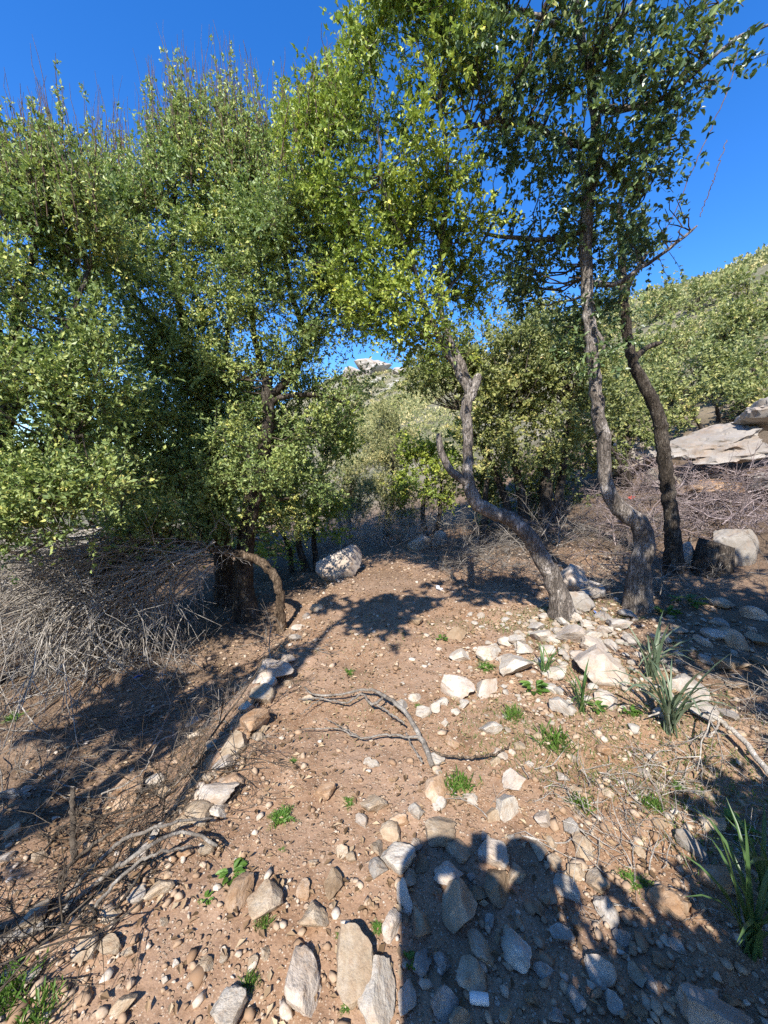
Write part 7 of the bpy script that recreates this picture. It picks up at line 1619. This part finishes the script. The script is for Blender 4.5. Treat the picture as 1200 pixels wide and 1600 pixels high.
shade_tree('evergreen tree outside the picture shading the stones under the right trees', (3.3, -0.9, 0.0), (2.9, -0.4, 2.8),
           [(2.4, 0.1, 3.0, 0.8, 0.8, 0.6, 1.2), (3.1, 0.5, 3.3, 0.8, 0.9, 0.6, 1.2), (3.5, -0.4, 2.8, 0.8, 0.7, 0.6, 1.2), (2.3, 0.9, 3.7, 0.6, 0.5, 0.4, 1.2), (2.0, -0.4, 2.5, 0.5, 0.4, 0.4, 1.2), (2.1, 0.45, 3.0, 0.4, 0.4, 0.4, 1.2), (2.0, 0.95, 3.5, 0.4, 0.35, 0.35, 1.2), (2.9, 1.3, 3.9, 0.7, 0.5, 0.5, 1.4), (2.6, -0.3, 3.1, 0.7, 0.5, 0.4, 1.4), (3.6, 0.3, 3.6, 0.8, 0.6, 0.4, 1.4), (2.5, 0.2, 3.3, 0.5, 0.4, 0.3, 1.4)], 31)
shade_tree('low evergreen shrub outside the picture shading the bottom corner', (1.9, -0.6, 0.0), (1.5, -0.1, 1.0),
           [(0.36, -0.25, 1.2, 0.13, 0.13, 0.13, 5), (0.58, -0.21, 1.2, 0.17, 0.15, 0.15, 5), (0.84, -0.12, 1.2, 0.2, 0.16, 0.16, 5), (1.15, 0.06, 1.2, 0.24, 0.18, 0.18, 5), (1.5, 0.27, 1.2, 0.28, 0.2, 0.2, 5), (1.95, 0.38, 1.22, 0.32, 0.24, 0.22, 5), (2.4, 0.5, 1.25, 0.32, 0.24, 0.22, 4.5),
            (0.45, -0.46, 1.12, 0.18, 0.15, 0.18, 5), (0.72, -0.38, 1.12, 0.2, 0.16, 0.18, 5), (1.0, -0.2, 1.12, 0.24, 0.2, 0.2, 5), (1.35, -0.1, 1.12, 0.3, 0.22, 0.22, 5), (1.75, 0.0, 1.15, 0.35, 0.25, 0.25, 5), (0.9, -0.5, 1.0, 0.35, 0.2, 0.25, 4.5), (1.4, -0.4, 1.0, 0.4, 0.22, 0.3, 4.5)], 32, 0.06, 4.2, (0.05, 0.11))
shade_tree('evergreen tree outside the picture shading the low ground beside the path', (-3.1, -1.0, -0.3), (-2.7, -0.3, 2.4),
           [(-2.5, 0.18, 2.6, 0.42, 0.25, 0.22, 2.2), (-2.05, 0.3, 2.6, 0.33, 0.25, 0.2, 2.2), (-2.9, 0.1, 2.55, 0.4, 0.25, 0.22, 2.2), (-1.75, 0.55, 2.65, 0.2, 0.2, 0.18, 2), (-1.72, 0.3, 0.95, 0.14, 0.18, 0.15, 1.5), (-2.9, -0.6, 2.0, 0.3, 0.3, 0.3, 1.0)], 33)
shade_tree('evergreen tree outside the picture whose high branch shades the far path', (-2.2, -1.4, 0.0), (-1.6, -0.2, 3.6),
           [(-1.3, 0.72, 3.65, 0.45, 0.42, 0.25, 2.2), (-0.75, 0.86, 3.75, 0.46, 0.45, 0.25, 2.4), (-0.15, 1.05, 3.85, 0.48, 0.45, 0.25, 2.4), (0.45, 1.22, 4.0, 0.5, 0.45, 0.25, 2.4), (0.95, 1.12, 4.0, 0.45, 0.4, 0.25, 2.2), (1.3, 1.2, 4.05, 0.3, 0.3, 0.2, 1.0)], 34, tl=(0.08, 0.2), chain=True)
for i, (x, y, h) in enumerate([(-5.5, -3.2, 4.2), (-2.2, -5.2, 3.8), (1.2, -5.6, 4.0), (4.6, -4.0, 6.5), (4.9, 0.0, 6.0), (-5.9, -0.6, 3.4)]):  # unseen trees added round the camera to block blue sky fill
    z = gz(x, y); q = ['behind the left shoulder', 'directly behind', 'behind the right shoulder', 'to the right rear', 'to the right', 'to the left'][i]
    shade_tree('evergreen tree added outside the picture to block sky light, ' + q + ' of the photographer', (x, y, z), (x + 0.2, y + 0.1, z + h * 0.75),
               [(x, y, z + h * 0.75, 1.3, 1.2, h * 0.25, 1.0), (x - 0.9, y, z + h * 0.5, 0.9, 0.9, h * 0.22, 1.0), (x + 0.9, y + 0.2, z + h * 0.5, 0.9, 0.9, h * 0.22, 1.0), (x, y - 0.3, z + h * 0.25, 1.4, 1.0, h * 0.22, 1.0)], 80 + i, 0.14, 2.2)

# ---------------------------------------------------------------- shrubs on the hillside
for i, (x, y, z, rx, rz, label) in enumerate(HILLSHRUBS):
    s = max(0.05, 0.0062 * math.hypot(x, y))
    d = {'trunk': [(x, y, z - 0.05, 0.06), (x + 0.05, y, z + rz * 0.4, 0.045), (x + 0.02, y + 0.05, z + rz * 0.9, 0.02)], 'limbs': [],
         'blobs': [(x, y, z + rz * 0.85, rx * 0.75, rx * 0.7, rz * 0.75, 1.0), (x - rx * 0.55, y - rx * 0.2, z + rz * 0.5, rx * 0.5, rx * 0.5, rz * 0.5, 1.0), (x + rx * 0.55, y, z + rz * 0.55, rx * 0.5, rx * 0.5, rz * 0.55, 1.0), (x + rx * 0.1, y + 0.1, z + rz * 1.35, rx * 0.45, rx * 0.4, rz * 0.4, 0.8)]}
    build_tree('shrub', label, 'shrub', d, 60 + i, leaf='leaf_hill', bark='bark_dark', ll=s, lw=s * 0.6, lai=3.2, csize=max(0.4, rx * 0.35), tl=(s * 3, s * 7), group='shrubs on the hillside', sides=8)

# far scrub: reads as one mass
def far_scrub(n, rng):
    P = []
    while sum(len(p) for p in P) < n:
        x = rng.uniform(-60, 150, 6000); y = 9 + rng.random(6000) ** 1.6 * 230
        t_ = 0.9 * x + 0.43 * y; r = np.hypot(x, y)
        az = np.degrees(np.arctan2(x, y))
        ok = (t_ > 10) & (t_ < 130) & (((az > -9) & (az < 11)) | ((az > 27) & (az < 50))) & (r > 13) & (fbm(x / 9, y / 9, 71, 3) > 0.0)
        ok &= rng.random(6000) < np.clip(26 / r, 0.08, 1)
        P.append(np.stack([x[ok], y[ok]], -1))
    P = np.vstack(P)[:n]; x, y = P[:, 0], P[:, 1]; z = H(x, y); r = np.hypot(x, y)
    m = 34
    R = rng.uniform(0.35, 0.95, n) * np.clip(r / 26, 0.8, 2.0)
    u = unit(rng.normal(0, 1, (n, m, 3))) * (rng.random((n, m, 1)) ** 0.4); u[..., 2] = np.abs(u[..., 2])
    C = np.stack([x, y, z - 0.05], -1)[:, None, :] + u * R[:, None, None] * np.array([1, 1, 0.85])
    D = unit(rng.normal(0, 0.7, (n, m, 3)) + u + np.array([0, 0, 0.4])); N = rng.normal(0, 0.6, (n, m, 3)) + np.array([0, -0.2, 0.6]); N = unit(N - D * (N * D).sum(-1, keepdims=True))
    L = (np.clip(r * 0.006, 0.09, 0.8)[:, None] * rng.uniform(0.7, 1.3, (n, m))).ravel()
    tone = np.clip(0.4 + rng.normal(0, 0.3, n), 0, 1)
    rn = np.clip(np.repeat(tone, m) + rng.normal(0, 0.14, n * m), 0, 1)
    return leaves(C.reshape(-1, 3), D.reshape(-1, 3), N.reshape(-1, 3), L, L * 0.6, False, rn)
V, F, R = far_scrub(3000, np.random.default_rng(8))
tag(add('scrub', make_mesh('scrub', V, [F], False, {'rnd': R}), M['leaf_grey']), 'olive scrub covering the hillside below the skyline', 'scrub', None, 'stuff')
# limestone outcrops on the skyline
ro = np.random.default_rng(12)
OUT = [(-6, 205, 9, 'pale rock outcrop on the skyline above the end of the path'), (-16, 203, 6, 'smaller pale outcrop beside the one above the path end'), (84, 72, 5, 'pale outcrop on the skyline over the hillside shrubs'), (92, 66, 3.2, 'small pale outcrop near the picture edge skyline'), (76, 78, 3.5, 'long pale outcrop on the skyline next to the vines'), (8, 190, 5, 'broken pale rocks below the skyline above the path end')]
for x, y, s, label in OUT:
    V, F = stone_shape(ro, 4, 9, 0.4, 0.8, 0.25, 0.12)
    o = add('outcrop', make_mesh('outcrop', V, [F], True, None, RAD(26)), ST['grey']); o.scale = (s * 2.2, s * 1.4, s * 1.1); o.rotation_euler = (0, 0.1, ro.uniform(-0.5, 0.5)); o.location = (x, y, gz(x, y) + s * 0.2)
    tag(o, label, 'rock')

# ================================================================ DEAD WOOD
def twig_tangle(rng, starts, dirs, lens, r0, subs=4, depth=2, drop=0.25, wob=0.22, floor=True, seg=7):
    """branching dry twigs: returns list of (curves (n,seg,3), radii)"""
    out = []
    A, D, L = np.asarray(starts, float), unit(np.asarray(dirs, float)), np.asarray(lens, float)
    R = np.broadcast_to(np.asarray(r0, float), (len(A),)).copy()
    for lev in range(depth + 1):
        seg = seg if lev == 0 else 4
        n = len(A); C = np.zeros((n, seg, 3)); C[:, 0] = A; d = D.copy()
        for s in range(1, seg):
            d = unit(d + rng.normal(0, wob, (n, 3)) + np.array([0, 0, -drop / seg]))
            C[:, s] = C[:, s - 1] + d * (L / (seg - 1))[:, None]
        if floor: C[..., 2] = np.maximum(C[..., 2], H(C[..., 0], C[..., 1]) + 0.01 + R[:, None])
        out.append((C, R[:, None] * np.linspace(1, 0.45, seg)[None, :]))
        if lev == depth: break
        pi = np.repeat(np.arange(n), subs); si = rng.integers(1, max(2, seg - 1), len(pi))
        A = C[pi, si]; tdir = unit(C[pi, si + 1] - C[pi, si])
        D = unit(tdir + rng.normal(0, 0.55, (len(pi), 3))); L = L[pi] * rng.uniform(0.35, 0.7, len(pi)); R = np.maximum(R[pi] * 0.6, 0.0011)
    return out

def tangle_mesh(name, tg, base, sides=4):
    V, F = join([tubes(C, R, sides if i == 0 else 3, False) for i, (C, R) in enumerate(tg)])
    return make_mesh(name, V - np.array(base), F, True)

rd = np.random.default_rng(15)
# the leaning dead tree with its skirt of bare grey branches
dt = np.array(DEADTRUNK); dt[0, 2] = gz(dt[0, 0], dt[0, 1]) - 0.05
root = empty('dead_tree', (dt[0, 0], dt[0, 1], gz(dt[0, 0], dt[0, 1]))); base = np.array(root.location)
tag(root, 'leaning tree with a skirt of bare grey dead branches over the low ground', 'dead tree')
c = catmull(dt, 60); c[:, :3] += rd.normal(0, 0.007, (60, 3)); V, F = tubes(c[None, :, :3], c[None, :, 3], 12, True, 0.05)
add('trunk', make_mesh('trunk', V - base, F, True), M['bark_brown'], root)
n = 190
f = rd.random(n) ** 0.9; k = (34 + f * 25).astype(int)
A = c[k, :3] + rd.normal(0, 0.10, (n, 3)) + np.array([-0.1, -0.1, -0.06]); 
D = np.stack([rd.normal(-0.75, 0.36, n), rd.normal(-0.5, 0.32, n), rd.normal(-0.38, 0.2, n)], -1)
tg = twig_tangle(rd, A, D, rd.uniform(0.7, 2.1, n), 0.004 + 0.012 * rd.random(n) ** 1.8, 4, 2, 0.3, 0.16)
tag(add('dead_branches', tangle_mesh('dead_branches', tg, base), M['dead_pale'], root), kind='stuff')
n = 16
A = c[rd.integers(26, 48, n), :3] + np.array([0, -0.03, 0.02]); D = np.stack([rd.normal(0.1, 0.6, n), rd.normal(-0.35, 0.4, n), rd.normal(0.15, 0.45, n)], -1)
add('dead_twigs', tangle_mesh('dead_twigs', twig_tangle(rd, A, D, rd.uniform(0.25, 0.6, n), rd.uniform(0.003, 0.006, n), 4, 1, 0.1, 0.25), base), M['dead_pale'], root)

def brush(name, label, centres, n, L, r0, mat, seed, zr=(0.02, 0.35), spread=0.5, subs=4, depth=2, upz=0.15, kind=None, cat='brush pile'):
    rng = np.random.default_rng(seed); cs = np.array(centres)
    ci = rng.integers(0, len(cs), n); A = cs[ci] + rng.normal(0, spread, (n, 3)) * np.array([1, 1, 0])
    A[:, 2] = H(A[:, 0], A[:, 1]) + rng.uniform(zr[0], zr[1], n)
    D = rng.normal(0, 1, (n, 3)) * np.array([1, 1, 0.35]) + np.array([0, 0, upz])
    base = cs.mean(0); base[2] = gz(base[0], base[1])
    o = add(name, tangle_mesh(name, twig_tangle(rng, A, D, rng.uniform(L * 0.5, L * 1.2, n), r0 * (0.3 + 0.9 * rng.random(n) ** 2), subs, depth, 0.2, 0.2), base), M[mat], None, tuple(base))
    tag(o, label, cat, None, kind); return o
brush('brush_pile', 'purplish grey pile of bare cut branches below the rock slab', BRUSHR, 250, 0.8, 0.012, 'dead_purple', 41, (0.05, 0.45), 0.38)
brush('brush_pile', 'bare dark brush at the foot of the crooked trunk', BRUSHP, 110, 0.6, 0.007, 'dead_wood', 42, (0.02, 0.25), 0.28)
brush('dry_shrub', 'pale grey leafless shrubs closing the end of the path', DRYS, 200, 0.9, 0.007, 'dead_pale', 43, (0.0, 0.3), 0.4, upz=0.9, cat='dry shrub')
brush('brush_pile', 'tangle of thin dark twigs on the bank below the long dry sticks', [(-1.25, 1.55, 0), (-1.3, 1.9, 0), (-1.35, 1.35, 0), (-1.1, 2.05, 0), (-1.5, 1.7, 0)], 80, 0.5, 0.006, 'twig', 44, (0.0, 0.10), 0.2, upz=0.0)
brush('brush_pile', 'dark dry twigs lying in the shade on the low ground', [(-1.6, 2.6, 0), (-2.0, 2.8, 0), (-1.4, 3.0, 0), (-2.3, 2.5, 0)], 60, 0.6, 0.006, 'dead_wood', 45, (0.0, 0.10), 0.32, upz=0.0)
brush('brush_pile', 'pale bare twigs at the picture edge under the trees', [(2.45, 2.3, 0), (2.3, 2.05, 0), (2.5, 1.9, 0)], 46, 0.42, 0.006, 'dead_pale', 46, (0.04, 0.2), 0.16, upz=0.1)
brush('dry_brush', 'dry grass stems and fine twigs on the soil below the dead branch', [(1.35, 1.75, 0), (1.6, 1.9, 0), (1.15, 1.6, 0), (1.8, 1.75, 0), (1.0, 1.5, 0)], 190, 0.22, 0.0032, 'dead_pale', 47, (0.0, 0.03), 0.22, 2, 1, 0.1, 'stuff', 'dry brush')
brush('brush_pile', 'bare dark twigs around the foot of the tall and slim trees', [(3.0, 4.1, 0), (3.4, 4.3, 0), (2.4, 4.3, 0), (3.8, 4.0, 0)], 60, 0.6, 0.006, 'dead_wood', 48, (0.02, 0.3), 0.25, upz=0.2)

brush('brush_pile', 'dark leafless undergrowth behind the crooked and tall trunks', [(2.0, 5.6, 0), (2.8, 6.2, 0), (1.6, 6.6, 0), (3.6, 6.6, 0), (4.4, 6.0, 0), (2.4, 7.4, 0), (3.4, 8.0, 0)], 150, 0.8, 0.008, 'dead_wood', 49, (0.02, 0.4), 0.45, upz=0.35)
def stick(name, label, lines, mat, cat, lump=0.06, parts=True):
    root = None
    for i, l in enumerate(lines):
        l = np.array(l); c = catmull(l, 10 + 4 * len(l)); c[:, :3] += rd.normal(0, 0.003, (len(c), 3))
        c[:, 2] = np.maximum(c[:, 2], H(c[:, 0], c[:, 1]) + c[:, 3] * 0.6)
        V, F = tubes(c[None, :, :3], c[None, :, 3], 9 if i == 0 else 6, True, lump)
        if i == 0:
            base = c[0, :3].copy(); root = add(name, make_mesh(name, V - base, F, True), M[mat], None, tuple(base)); tag(root, label, cat)
        else: add('side_branch', make_mesh('side_branch', V - base, F, True), M[mat], root)
    return root
stick('fallen_branch', 'forked grey fallen branch lying across the path', FALLEN, 'dead_wood', 'branch')
stick('fallen_branch', 'short curved brown twig beside the thick end of the fallen branch', [CURVED], 'bark_brown', 'branch')
labs = ['long dry stick, lower of the pair reaching onto the path', 'long dry stick, upper of the pair reaching onto the path', 'thick dry log at the lower left edge', 'upright dark broken stem on the bank', 'short stick tucked under the long pair', 'dark stick lying along the hollow below the bank', 'thin pale twig rising over the rusty stone on the bank']
for l, lb in zip(STICKS, labs): stick('dry_stick', lb, [l], 'dead_pale' if 'pale' in lb else 'twig' if 'dark' in lb else 'dead_wood', 'stick')
stick('dead_branch', 'pale forked dead branch reaching in from the picture edge', DEADBRANCH, 'dead_pale', 'branch')
for v, lb in zip(VINES, ['long thin bare vine hanging from the branch against the sky', 'short thin bare vine against the sky near the skyline', 'short pale hanging twig below the dark crown']):
    c = catmull(np.hstack([np.array(v), np.full((len(v), 1), 0.004)]), 40); c[:, :3] += rd.normal(0, 0.006, (40, 3))
    V, F = tubes(c[None, :, :3], c[None, :, 3], 5, True, 0.1); b = c[0, :3]
    o = add('vine', make_mesh('vine', V - b, F, True), M['shoot'], None, tuple(b)); tag(o, lb, 'vine')

# stump beside the grey boulder
sx, sy, sz = STUMP
c = np.array([(sx, sy, sz - 0.1, 0.22), (sx, sy, sz + 0.1, 0.20), (sx + 0.02, sy + 0.02, sz + 0.33, 0.185), (sx + 0.03, sy + 0.02, sz + 0.36, 0.17)])
V, F = tubes(c[None, :, :3], c[None, :, 3], 18, True, 0.05)
root = add('stump', make_mesh('stump', V - np.array([sx, sy, sz]), F, True), M['bark_dark'], None, (sx, sy, sz)); tag(root, 'dark cut tree stump next to the rounded grey boulder', 'stump')

# ================================================================ SMALL PLANTS
def strap_mesh(rng, arch, seg=7):
    t_ = np.linspace(0, 1, seg); ang = RAD(82) - arch * t_ ** 1.5
    x = np.concatenate([[0], np.cumsum(np.cos(ang[:-1]) / (seg - 1))]); z = np.concatenate([[0], np.cumsum(np.sin(ang[:-1]) / (seg - 1))])
    w = 0.019 * np.sin(np.pi * np.clip(0.22 + 0.78 * t_, 0, 1)) ** 0.7 + 0.002; w[-1] = 0.0015
    mid = np.stack([x, np.zeros(seg), z], -1); nrm = np.stack([-np.sin(ang), np.zeros(seg), np.cos(ang)], -1)
    a = mid + np.array([0, 1, 0]) * w[:, None] + nrm * w[:, None] * 0.45; b = mid - np.array([0, 1, 0]) * w[:, None] + nrm * w[:, None] * 0.45
    V = np.vstack([a, mid, b]); i = np.arange(seg - 1)
    F = np.vstack([np.stack([i, i + 1, seg + i + 1, seg + i], -1), np.stack([seg + i, seg + i + 1, 2 * seg + i + 1, 2 * seg + i], -1)])
    return V, F
rp = np.random.default_rng(25)
STRAP = {}
for tone in ('green', 'grey', 'dark'):
    STRAP[tone] = []
    for a in np.linspace(0.45, 2.5, 9):
        V, F = strap_mesh(rp, a); m = make_mesh('leaf', V, [F], True, {'rnd': np.full(len(V), rp.uniform(0.15, 0.9))}); m.materials.append(M['strap_' + tone]); STRAP[tone].append(m)
for x, y, z, L, n, tone, label in STRAPS:
    root = empty('bulb_plant', (x, y, z - 0.01)); tag(root, label, 'plant')
    for i in range(n):
        f = (i + 0.5) / n; k = int(np.clip(f * 9 + rp.normal(0, 0.8), 0, 8))
        o = add('leaf', STRAP[tone][k], None, root); s = L * rp.uniform(0.6, 1.1); o.scale = (s, s * rp.uniform(0.7, 1.15), s)
        o.rotation_euler = (rp.normal(0, 0.08), rp.normal(0, 0.08), i * 2.4 + rp.normal(0, 0.3)); o.location = (rp.normal(0, 0.012), rp.normal(0, 0.012), 0)

def weed_mesh(kind, rng):
    if kind == 'grass':
        n = 170; A = np.stack([rng.normal(0, 0.42, n), rng.normal(0, 0.42, n), np.zeros(n)], -1)
        D = unit(np.stack([rng.normal(0, 0.6, n), rng.normal(0, 0.6, n), np.ones(n)], -1)); L = rng.uniform(0.3, 1.0, n)
        N = unit(np.cross(D, rng.normal(0, 1, (n, 3)))); V, F, R = leaves(A, D, N, L, np.full(n, 0.026), True, np.clip(rng.normal(0.5, 0.2, n), 0, 1), 0.1)
    elif kind == 'broad':
        n = 26; a = rng.uniform(0, 6.283, n); r = rng.random(n) ** 0.6 * 0.8
        A = np.stack([np.cos(a) * r * 0.5, np.sin(a) * r * 0.5, rng.uniform(0.05, 0.4, n)], -1)
        D = unit(np.stack([np.cos(a), np.sin(a), rng.uniform(-0.1, 0.7, n)], -1)); L = rng.uniform(0.35, 0.65, n)
        N = rng.normal(0, 0.3, (n, 3)) + np.array([0, 0, 1]); N = unit(N - D * (N * D).sum(-1, keepdims=True)); V, F, R = leaves(A, D, N, L, L * 0.55, True, np.clip(rng.normal(0.5, 0.2, n), 0, 1), 0.2)
    else:
        fr = 16; a = rng.uniform(0, 6.283, fr); el = rng.uniform(0.2, 1.1, fr); Lf = rng.uniform(0.6, 1.1, fr); m = 14
        d = np.stack([np.cos(a) * np.cos(el), np.sin(a) * np.cos(el), np.sin(el)], -1)
        tq = np.linspace(0.15, 1, m); A = d[:, None, :] * (Lf[:, None] * tq)[..., None]; A[..., 2] -= (tq ** 2 * 0.25)[None, :]; A[..., 2] = np.maximum(A[..., 2], 0.03)
        sd = unit(np.cross(d, np.array([0, 0, 1.0]))); sg = np.where(np.arange(m) % 2 == 0, 1, -1)
        D = unit(sd[:, None, :] * sg[None, :, None] + d[:, None, :] * 0.6 + rng.normal(0, 0.25, (fr, m, 3))); L = (0.24 * (1.15 - tq))[None, :] * np.ones((fr, 1))
        N = rng.normal(0, 0.3, (fr, m, 3)) + np.array([0, 0, 1]); N = unit(N - D * (N * D).sum(-1, keepdims=True))
        V, F, R = leaves(A.reshape(-1, 3), D.reshape(-1, 3), N.reshape(-1, 3), L.ravel(), L.ravel() * 0.42, True, np.clip(rng.normal(0.5, 0.2, fr * m), 0, 1), 0.2)
    me = make_mesh('weed', V, [F], False, {'rnd': R}); me.materials.append(M['weed']); return me
WM = {k: [weed_mesh(k, rp) for _ in range(4)] for k in ('grass', 'broad', 'fern')}
for i, (x, y, z, r, kind, label) in enumerate(WEEDS):
    o = add('weed' if kind != 'grass' else 'grass_tuft', WM[kind][i % 4], None, None, (x, y, z)); o.scale = (r, r, r * (0.75 if kind == 'fern' else 0.9 if kind == 'broad' else 1.0)); o.rotation_euler = (0, 0, rp.uniform(0, 6.28))
    tag(o, label, 'weed' if kind != 'grass' else 'grass tuft')

# thin short grass: uncountable
def thin_grass(n, rng):
    x = rng.uniform(-0.8, 2.6, n * 4); y = rng.uniform(0.9, 4.2, n * 4)
    w = np.clip(fbm(x * 1.3, y * 1.3, 131, 3) * 2.2, 0, 1) * (0.12 + sstep(0.0, 1.0, x)); k = rng.random(n * 4) < w
    x, y = x[k][:n], y[k][:n]; n = len(x); A = np.stack([x, y, H(x, y)], -1)
    D = unit(np.stack([rng.normal(0, 0.5, n), rng.normal(0, 0.5, n), np.ones(n)], -1)); N = unit(np.cross(D, rng.normal(0, 1, (n, 3)))); L = rng.uniform(0.015, 0.05, n)
    return leaves(A, D, N, L, np.full(n, 0.0028), False, np.clip(rng.normal(0.5, 0.2, n), 0, 1), 0.1)
V, F, R = thin_grass(12000, np.random.default_rng(9))
tag(add('grass', make_mesh('grass', V, [F], False, {'rnd': R}), M['weed']), 'thin short green grass in patches on the stony soil', 'grass', None, 'stuff')
def dead_leaves(n, rng):
    x = np.concatenate([rng.normal(-1.7, 0.6, n // 3), rng.normal(2.2, 0.9, n // 3), rng.uniform(-0.9, 2.2, n - 2 * (n // 3))]); y = rng.uniform(1.2, 7.0, n); y[2 * (n // 3):] = rng.uniform(0.9, 7.5, n - 2 * (n // 3))
    A = np.stack([x, y, H(x, y) + 0.012], -1); a = rng.uniform(0, 6.283, n); D = unit(np.stack([np.cos(a), np.sin(a), rng.normal(0, 0.15, n)], -1))
    N = rng.normal(0, 0.35, (n, 3)) + np.array([0, 0, 1]); N = unit(N - D * (N * D).sum(-1, keepdims=True)); L = rng.uniform(0.018, 0.042, n)
    return leaves(A, D, N, L, L * 0.5, False, rng.random(n), 0.3)
V, F, R = dead_leaves(12000, np.random.default_rng(10))
tag(add('leaf_litter', make_mesh('leaf_litter', V, [F], False, {'rnd': R}), M['dry_leaf']), 'dry brown fallen leaves scattered under the trees', 'leaves', None, 'stuff')

# ================================================================ BITS OF RUBBISH
def flat_mat(name, col, rough=0.5):
    t = NT(name); nz = t.noise(40, 3, 0.5, t.n('TexCoord').outputs['Object'])
    return t.done(t.principled(t.mix(t.math('MULTIPLY', nz, 0.35), col, tuple(v * 0.6 for v in col)), rough, 0.4))
LM = {'cap': flat_mat('white_plastic', (0.75, 0.74, 0.70)), 'blue': flat_mat('blue_plastic', (0.06, 0.17, 0.5)), 'paper': flat_mat('white_paper', (0.72, 0.74, 0.78)), 'red': flat_mat('red_plastic', (0.5, 0.09, 0.06))}
LL = ['white plastic tube end lying in the dark shadow', 'blue plastic scrap between the white stones', 'blue plastic scrap in the shade below the dead brush', 'white crumpled scrap on the shaded far path', 'red scrap caught in the brush behind the crooked trunk']
for (kind, x, y, z), lb in zip(LITTER, LL):
    if kind == 'cap':
        c = np.array([(-0.028, 0, 0), (-0.02, 0, 0.0), (0.02, 0, 0.001), (0.028, 0, 0.001)]); V, F = tubes(c[None], np.array([[0.011, 0.014, 0.014, 0.013]]), 18, True)
        o = add('plastic_tube', make_mesh('plastic_tube', V, F, True, None, RAD(40)), LM[kind], None, (x, y, z + 0.014)); o.rotation_euler = (0, 0, -0.1); tag(o, lb, 'litter')
    else:
        g = 8; uu, vv = np.meshgrid(np.linspace(-0.5, 0.5, g), np.linspace(-0.5, 0.5, g)); zz = 0.35 * fbm(uu * 3 + 7 * x, vv * 3, 3, 2) + 0.25 * uu * uu
        top = np.stack([uu, vv, zz + 0.03], -1).reshape(-1, 3); bot = np.stack([uu, vv, zz - 0.03], -1).reshape(-1, 3); ii = np.arange(g * g).reshape(g, g)
        q = np.stack([ii[:-1, :-1], ii[:-1, 1:], ii[1:, 1:], ii[1:, :-1]], -1).reshape(-1, 4); rim = np.concatenate([ii[0, :], ii[1:, -1], ii[-1, -2::-1], ii[-2:0:-1, 0]]); rr = np.roll(rim, -1)
        sd = np.stack([rr, rim, rim + g * g, rr + g * g], -1)
        o = add('plastic_scrap' if kind != 'paper' else 'paper_scrap', make_mesh('scrap', np.vstack([top, bot]), [q, q[:, ::-1] + g * g, sd], True, None, RAD(40)), LM[kind], None, (x, y, z + 0.03)); s = {'blue': 0.07, 'paper': 0.08, 'red': 0.10}[kind]; o.scale = (s, s, s); o.rotation_euler = (0.5, 0.2, x); tag(o, lb, 'litter')

# ================================================================ THE PHOTOGRAPHER, behind the lens: only the shadow is in the picture
root = empty('person', (-0.05, -0.22, gz(-0.05, -0.22))); tag(root, 'person in a hooded jacket holding up a phone, seen only as a shadow on stones', 'person')
J = {'pel': (0, -.06, .95), 'wai': (0, -.06, 1.12), 'che': (0, -.05, 1.34), 'nec': (0, -.04, 1.5), 'hd0': (0, -.01, 1.55), 'hd1': (0, 0, 1.60), 'hd2': (0, -.02, 1.63)}
R = {'pel': (.19, .14), 'wai': (.19, .14), 'che': (.20, .14), 'nec': (.16, .13), 'hd0': (.15, .12), 'hd1': (.13, .11), 'hd2': (.09, .085)}
E = [('pel', 'wai'), ('wai', 'che'), ('che', 'nec'), ('nec', 'hd0'), ('hd0', 'hd1'), ('hd1', 'hd2')]
for s, k in ((-1, 'l'), (1, 'r')):
    for nme, p, r in (('sh', (s * .19, -.04, 1.50), .115), ('el', (s * .24 + .01, .04, 1.70), .085), ('fo', (s * .15 + .03, .09, 1.68), .075), ('wr', (s * .10 + .08, .14, 1.60), .04), ('pa', (s * .062 + .10, .16, 1.57), .034),
                      ('hip', (s * .1, -.06, .9), .105), ('kn', (s * .12, -.04, .5), .072), ('an', (s * .13, -.07, .09), .05), ('to', (s * .15, .07, .04), .04)):
        J[nme + k] = p; R[nme + k] = (r, r)
    E += [('che', 'sh' + k), ('sh' + k, 'el' + k), ('el' + k, 'fo' + k), ('fo' + k, 'wr' + k), ('wr' + k, 'pa' + k), ('pel', 'hip' + k), ('hip' + k, 'kn' + k), ('kn' + k, 'an' + k), ('an' + k, 'to' + k)]
    for q in range(4):
        a = f'f{q}{k}'; b = f'g{q}{k}'; J[a] = (s * .05 + .10, .20, 1.545 + q * .02); J[b] = (s * .018 + .10, .19, 1.54 + q * .02); R[a] = R[b] = (.009, .009); E += [('pa' + k, a), (a, b)]
    J['th' + k] = (s * .03 + .10, .15, 1.605); R['th' + k] = (.01, .01); E.append(('pa' + k, 'th' + k))
nm = list(J); me = bpy.data.meshes.new('body'); me.from_pydata([J[k] for k in nm], [(nm.index(a), nm.index(b)) for a, b in E], [])
body = add('body', me, flat_mat('jacket_cloth', (0.06, 0.07, 0.10), 0.9), root)
md = body.modifiers.new('skin', 'SKIN'); body.modifiers.new('sub', 'SUBSURF').render_levels = 2
for i, k in enumerate(nm):
    me.skin_vertices[0].data[i].radius = R[k]; me.skin_vertices[0].data[i].use_root = (k == 'pel')
ph = bmesh.new(); bmesh.ops.create_cube(ph, size=1.0)
for v in ph.verts: v.co = (v.co.x * 0.074, v.co.y * 0.008, v.co.z * 0.15)
bmesh.ops.bevel(ph, geom=ph.edges[:], offset=0.003, segments=2, affect='EDGES'); pm = bpy.data.meshes.new('phone'); ph.to_mesh(pm); ph.free()
o = add('phone', pm, flat_mat('phone_glass', (0.02, 0.02, 0.025), 0.2), None, (0.0, -0.035, 1.57)); tag(o, 'slim dark phone held up by the person taking the picture', 'phone')
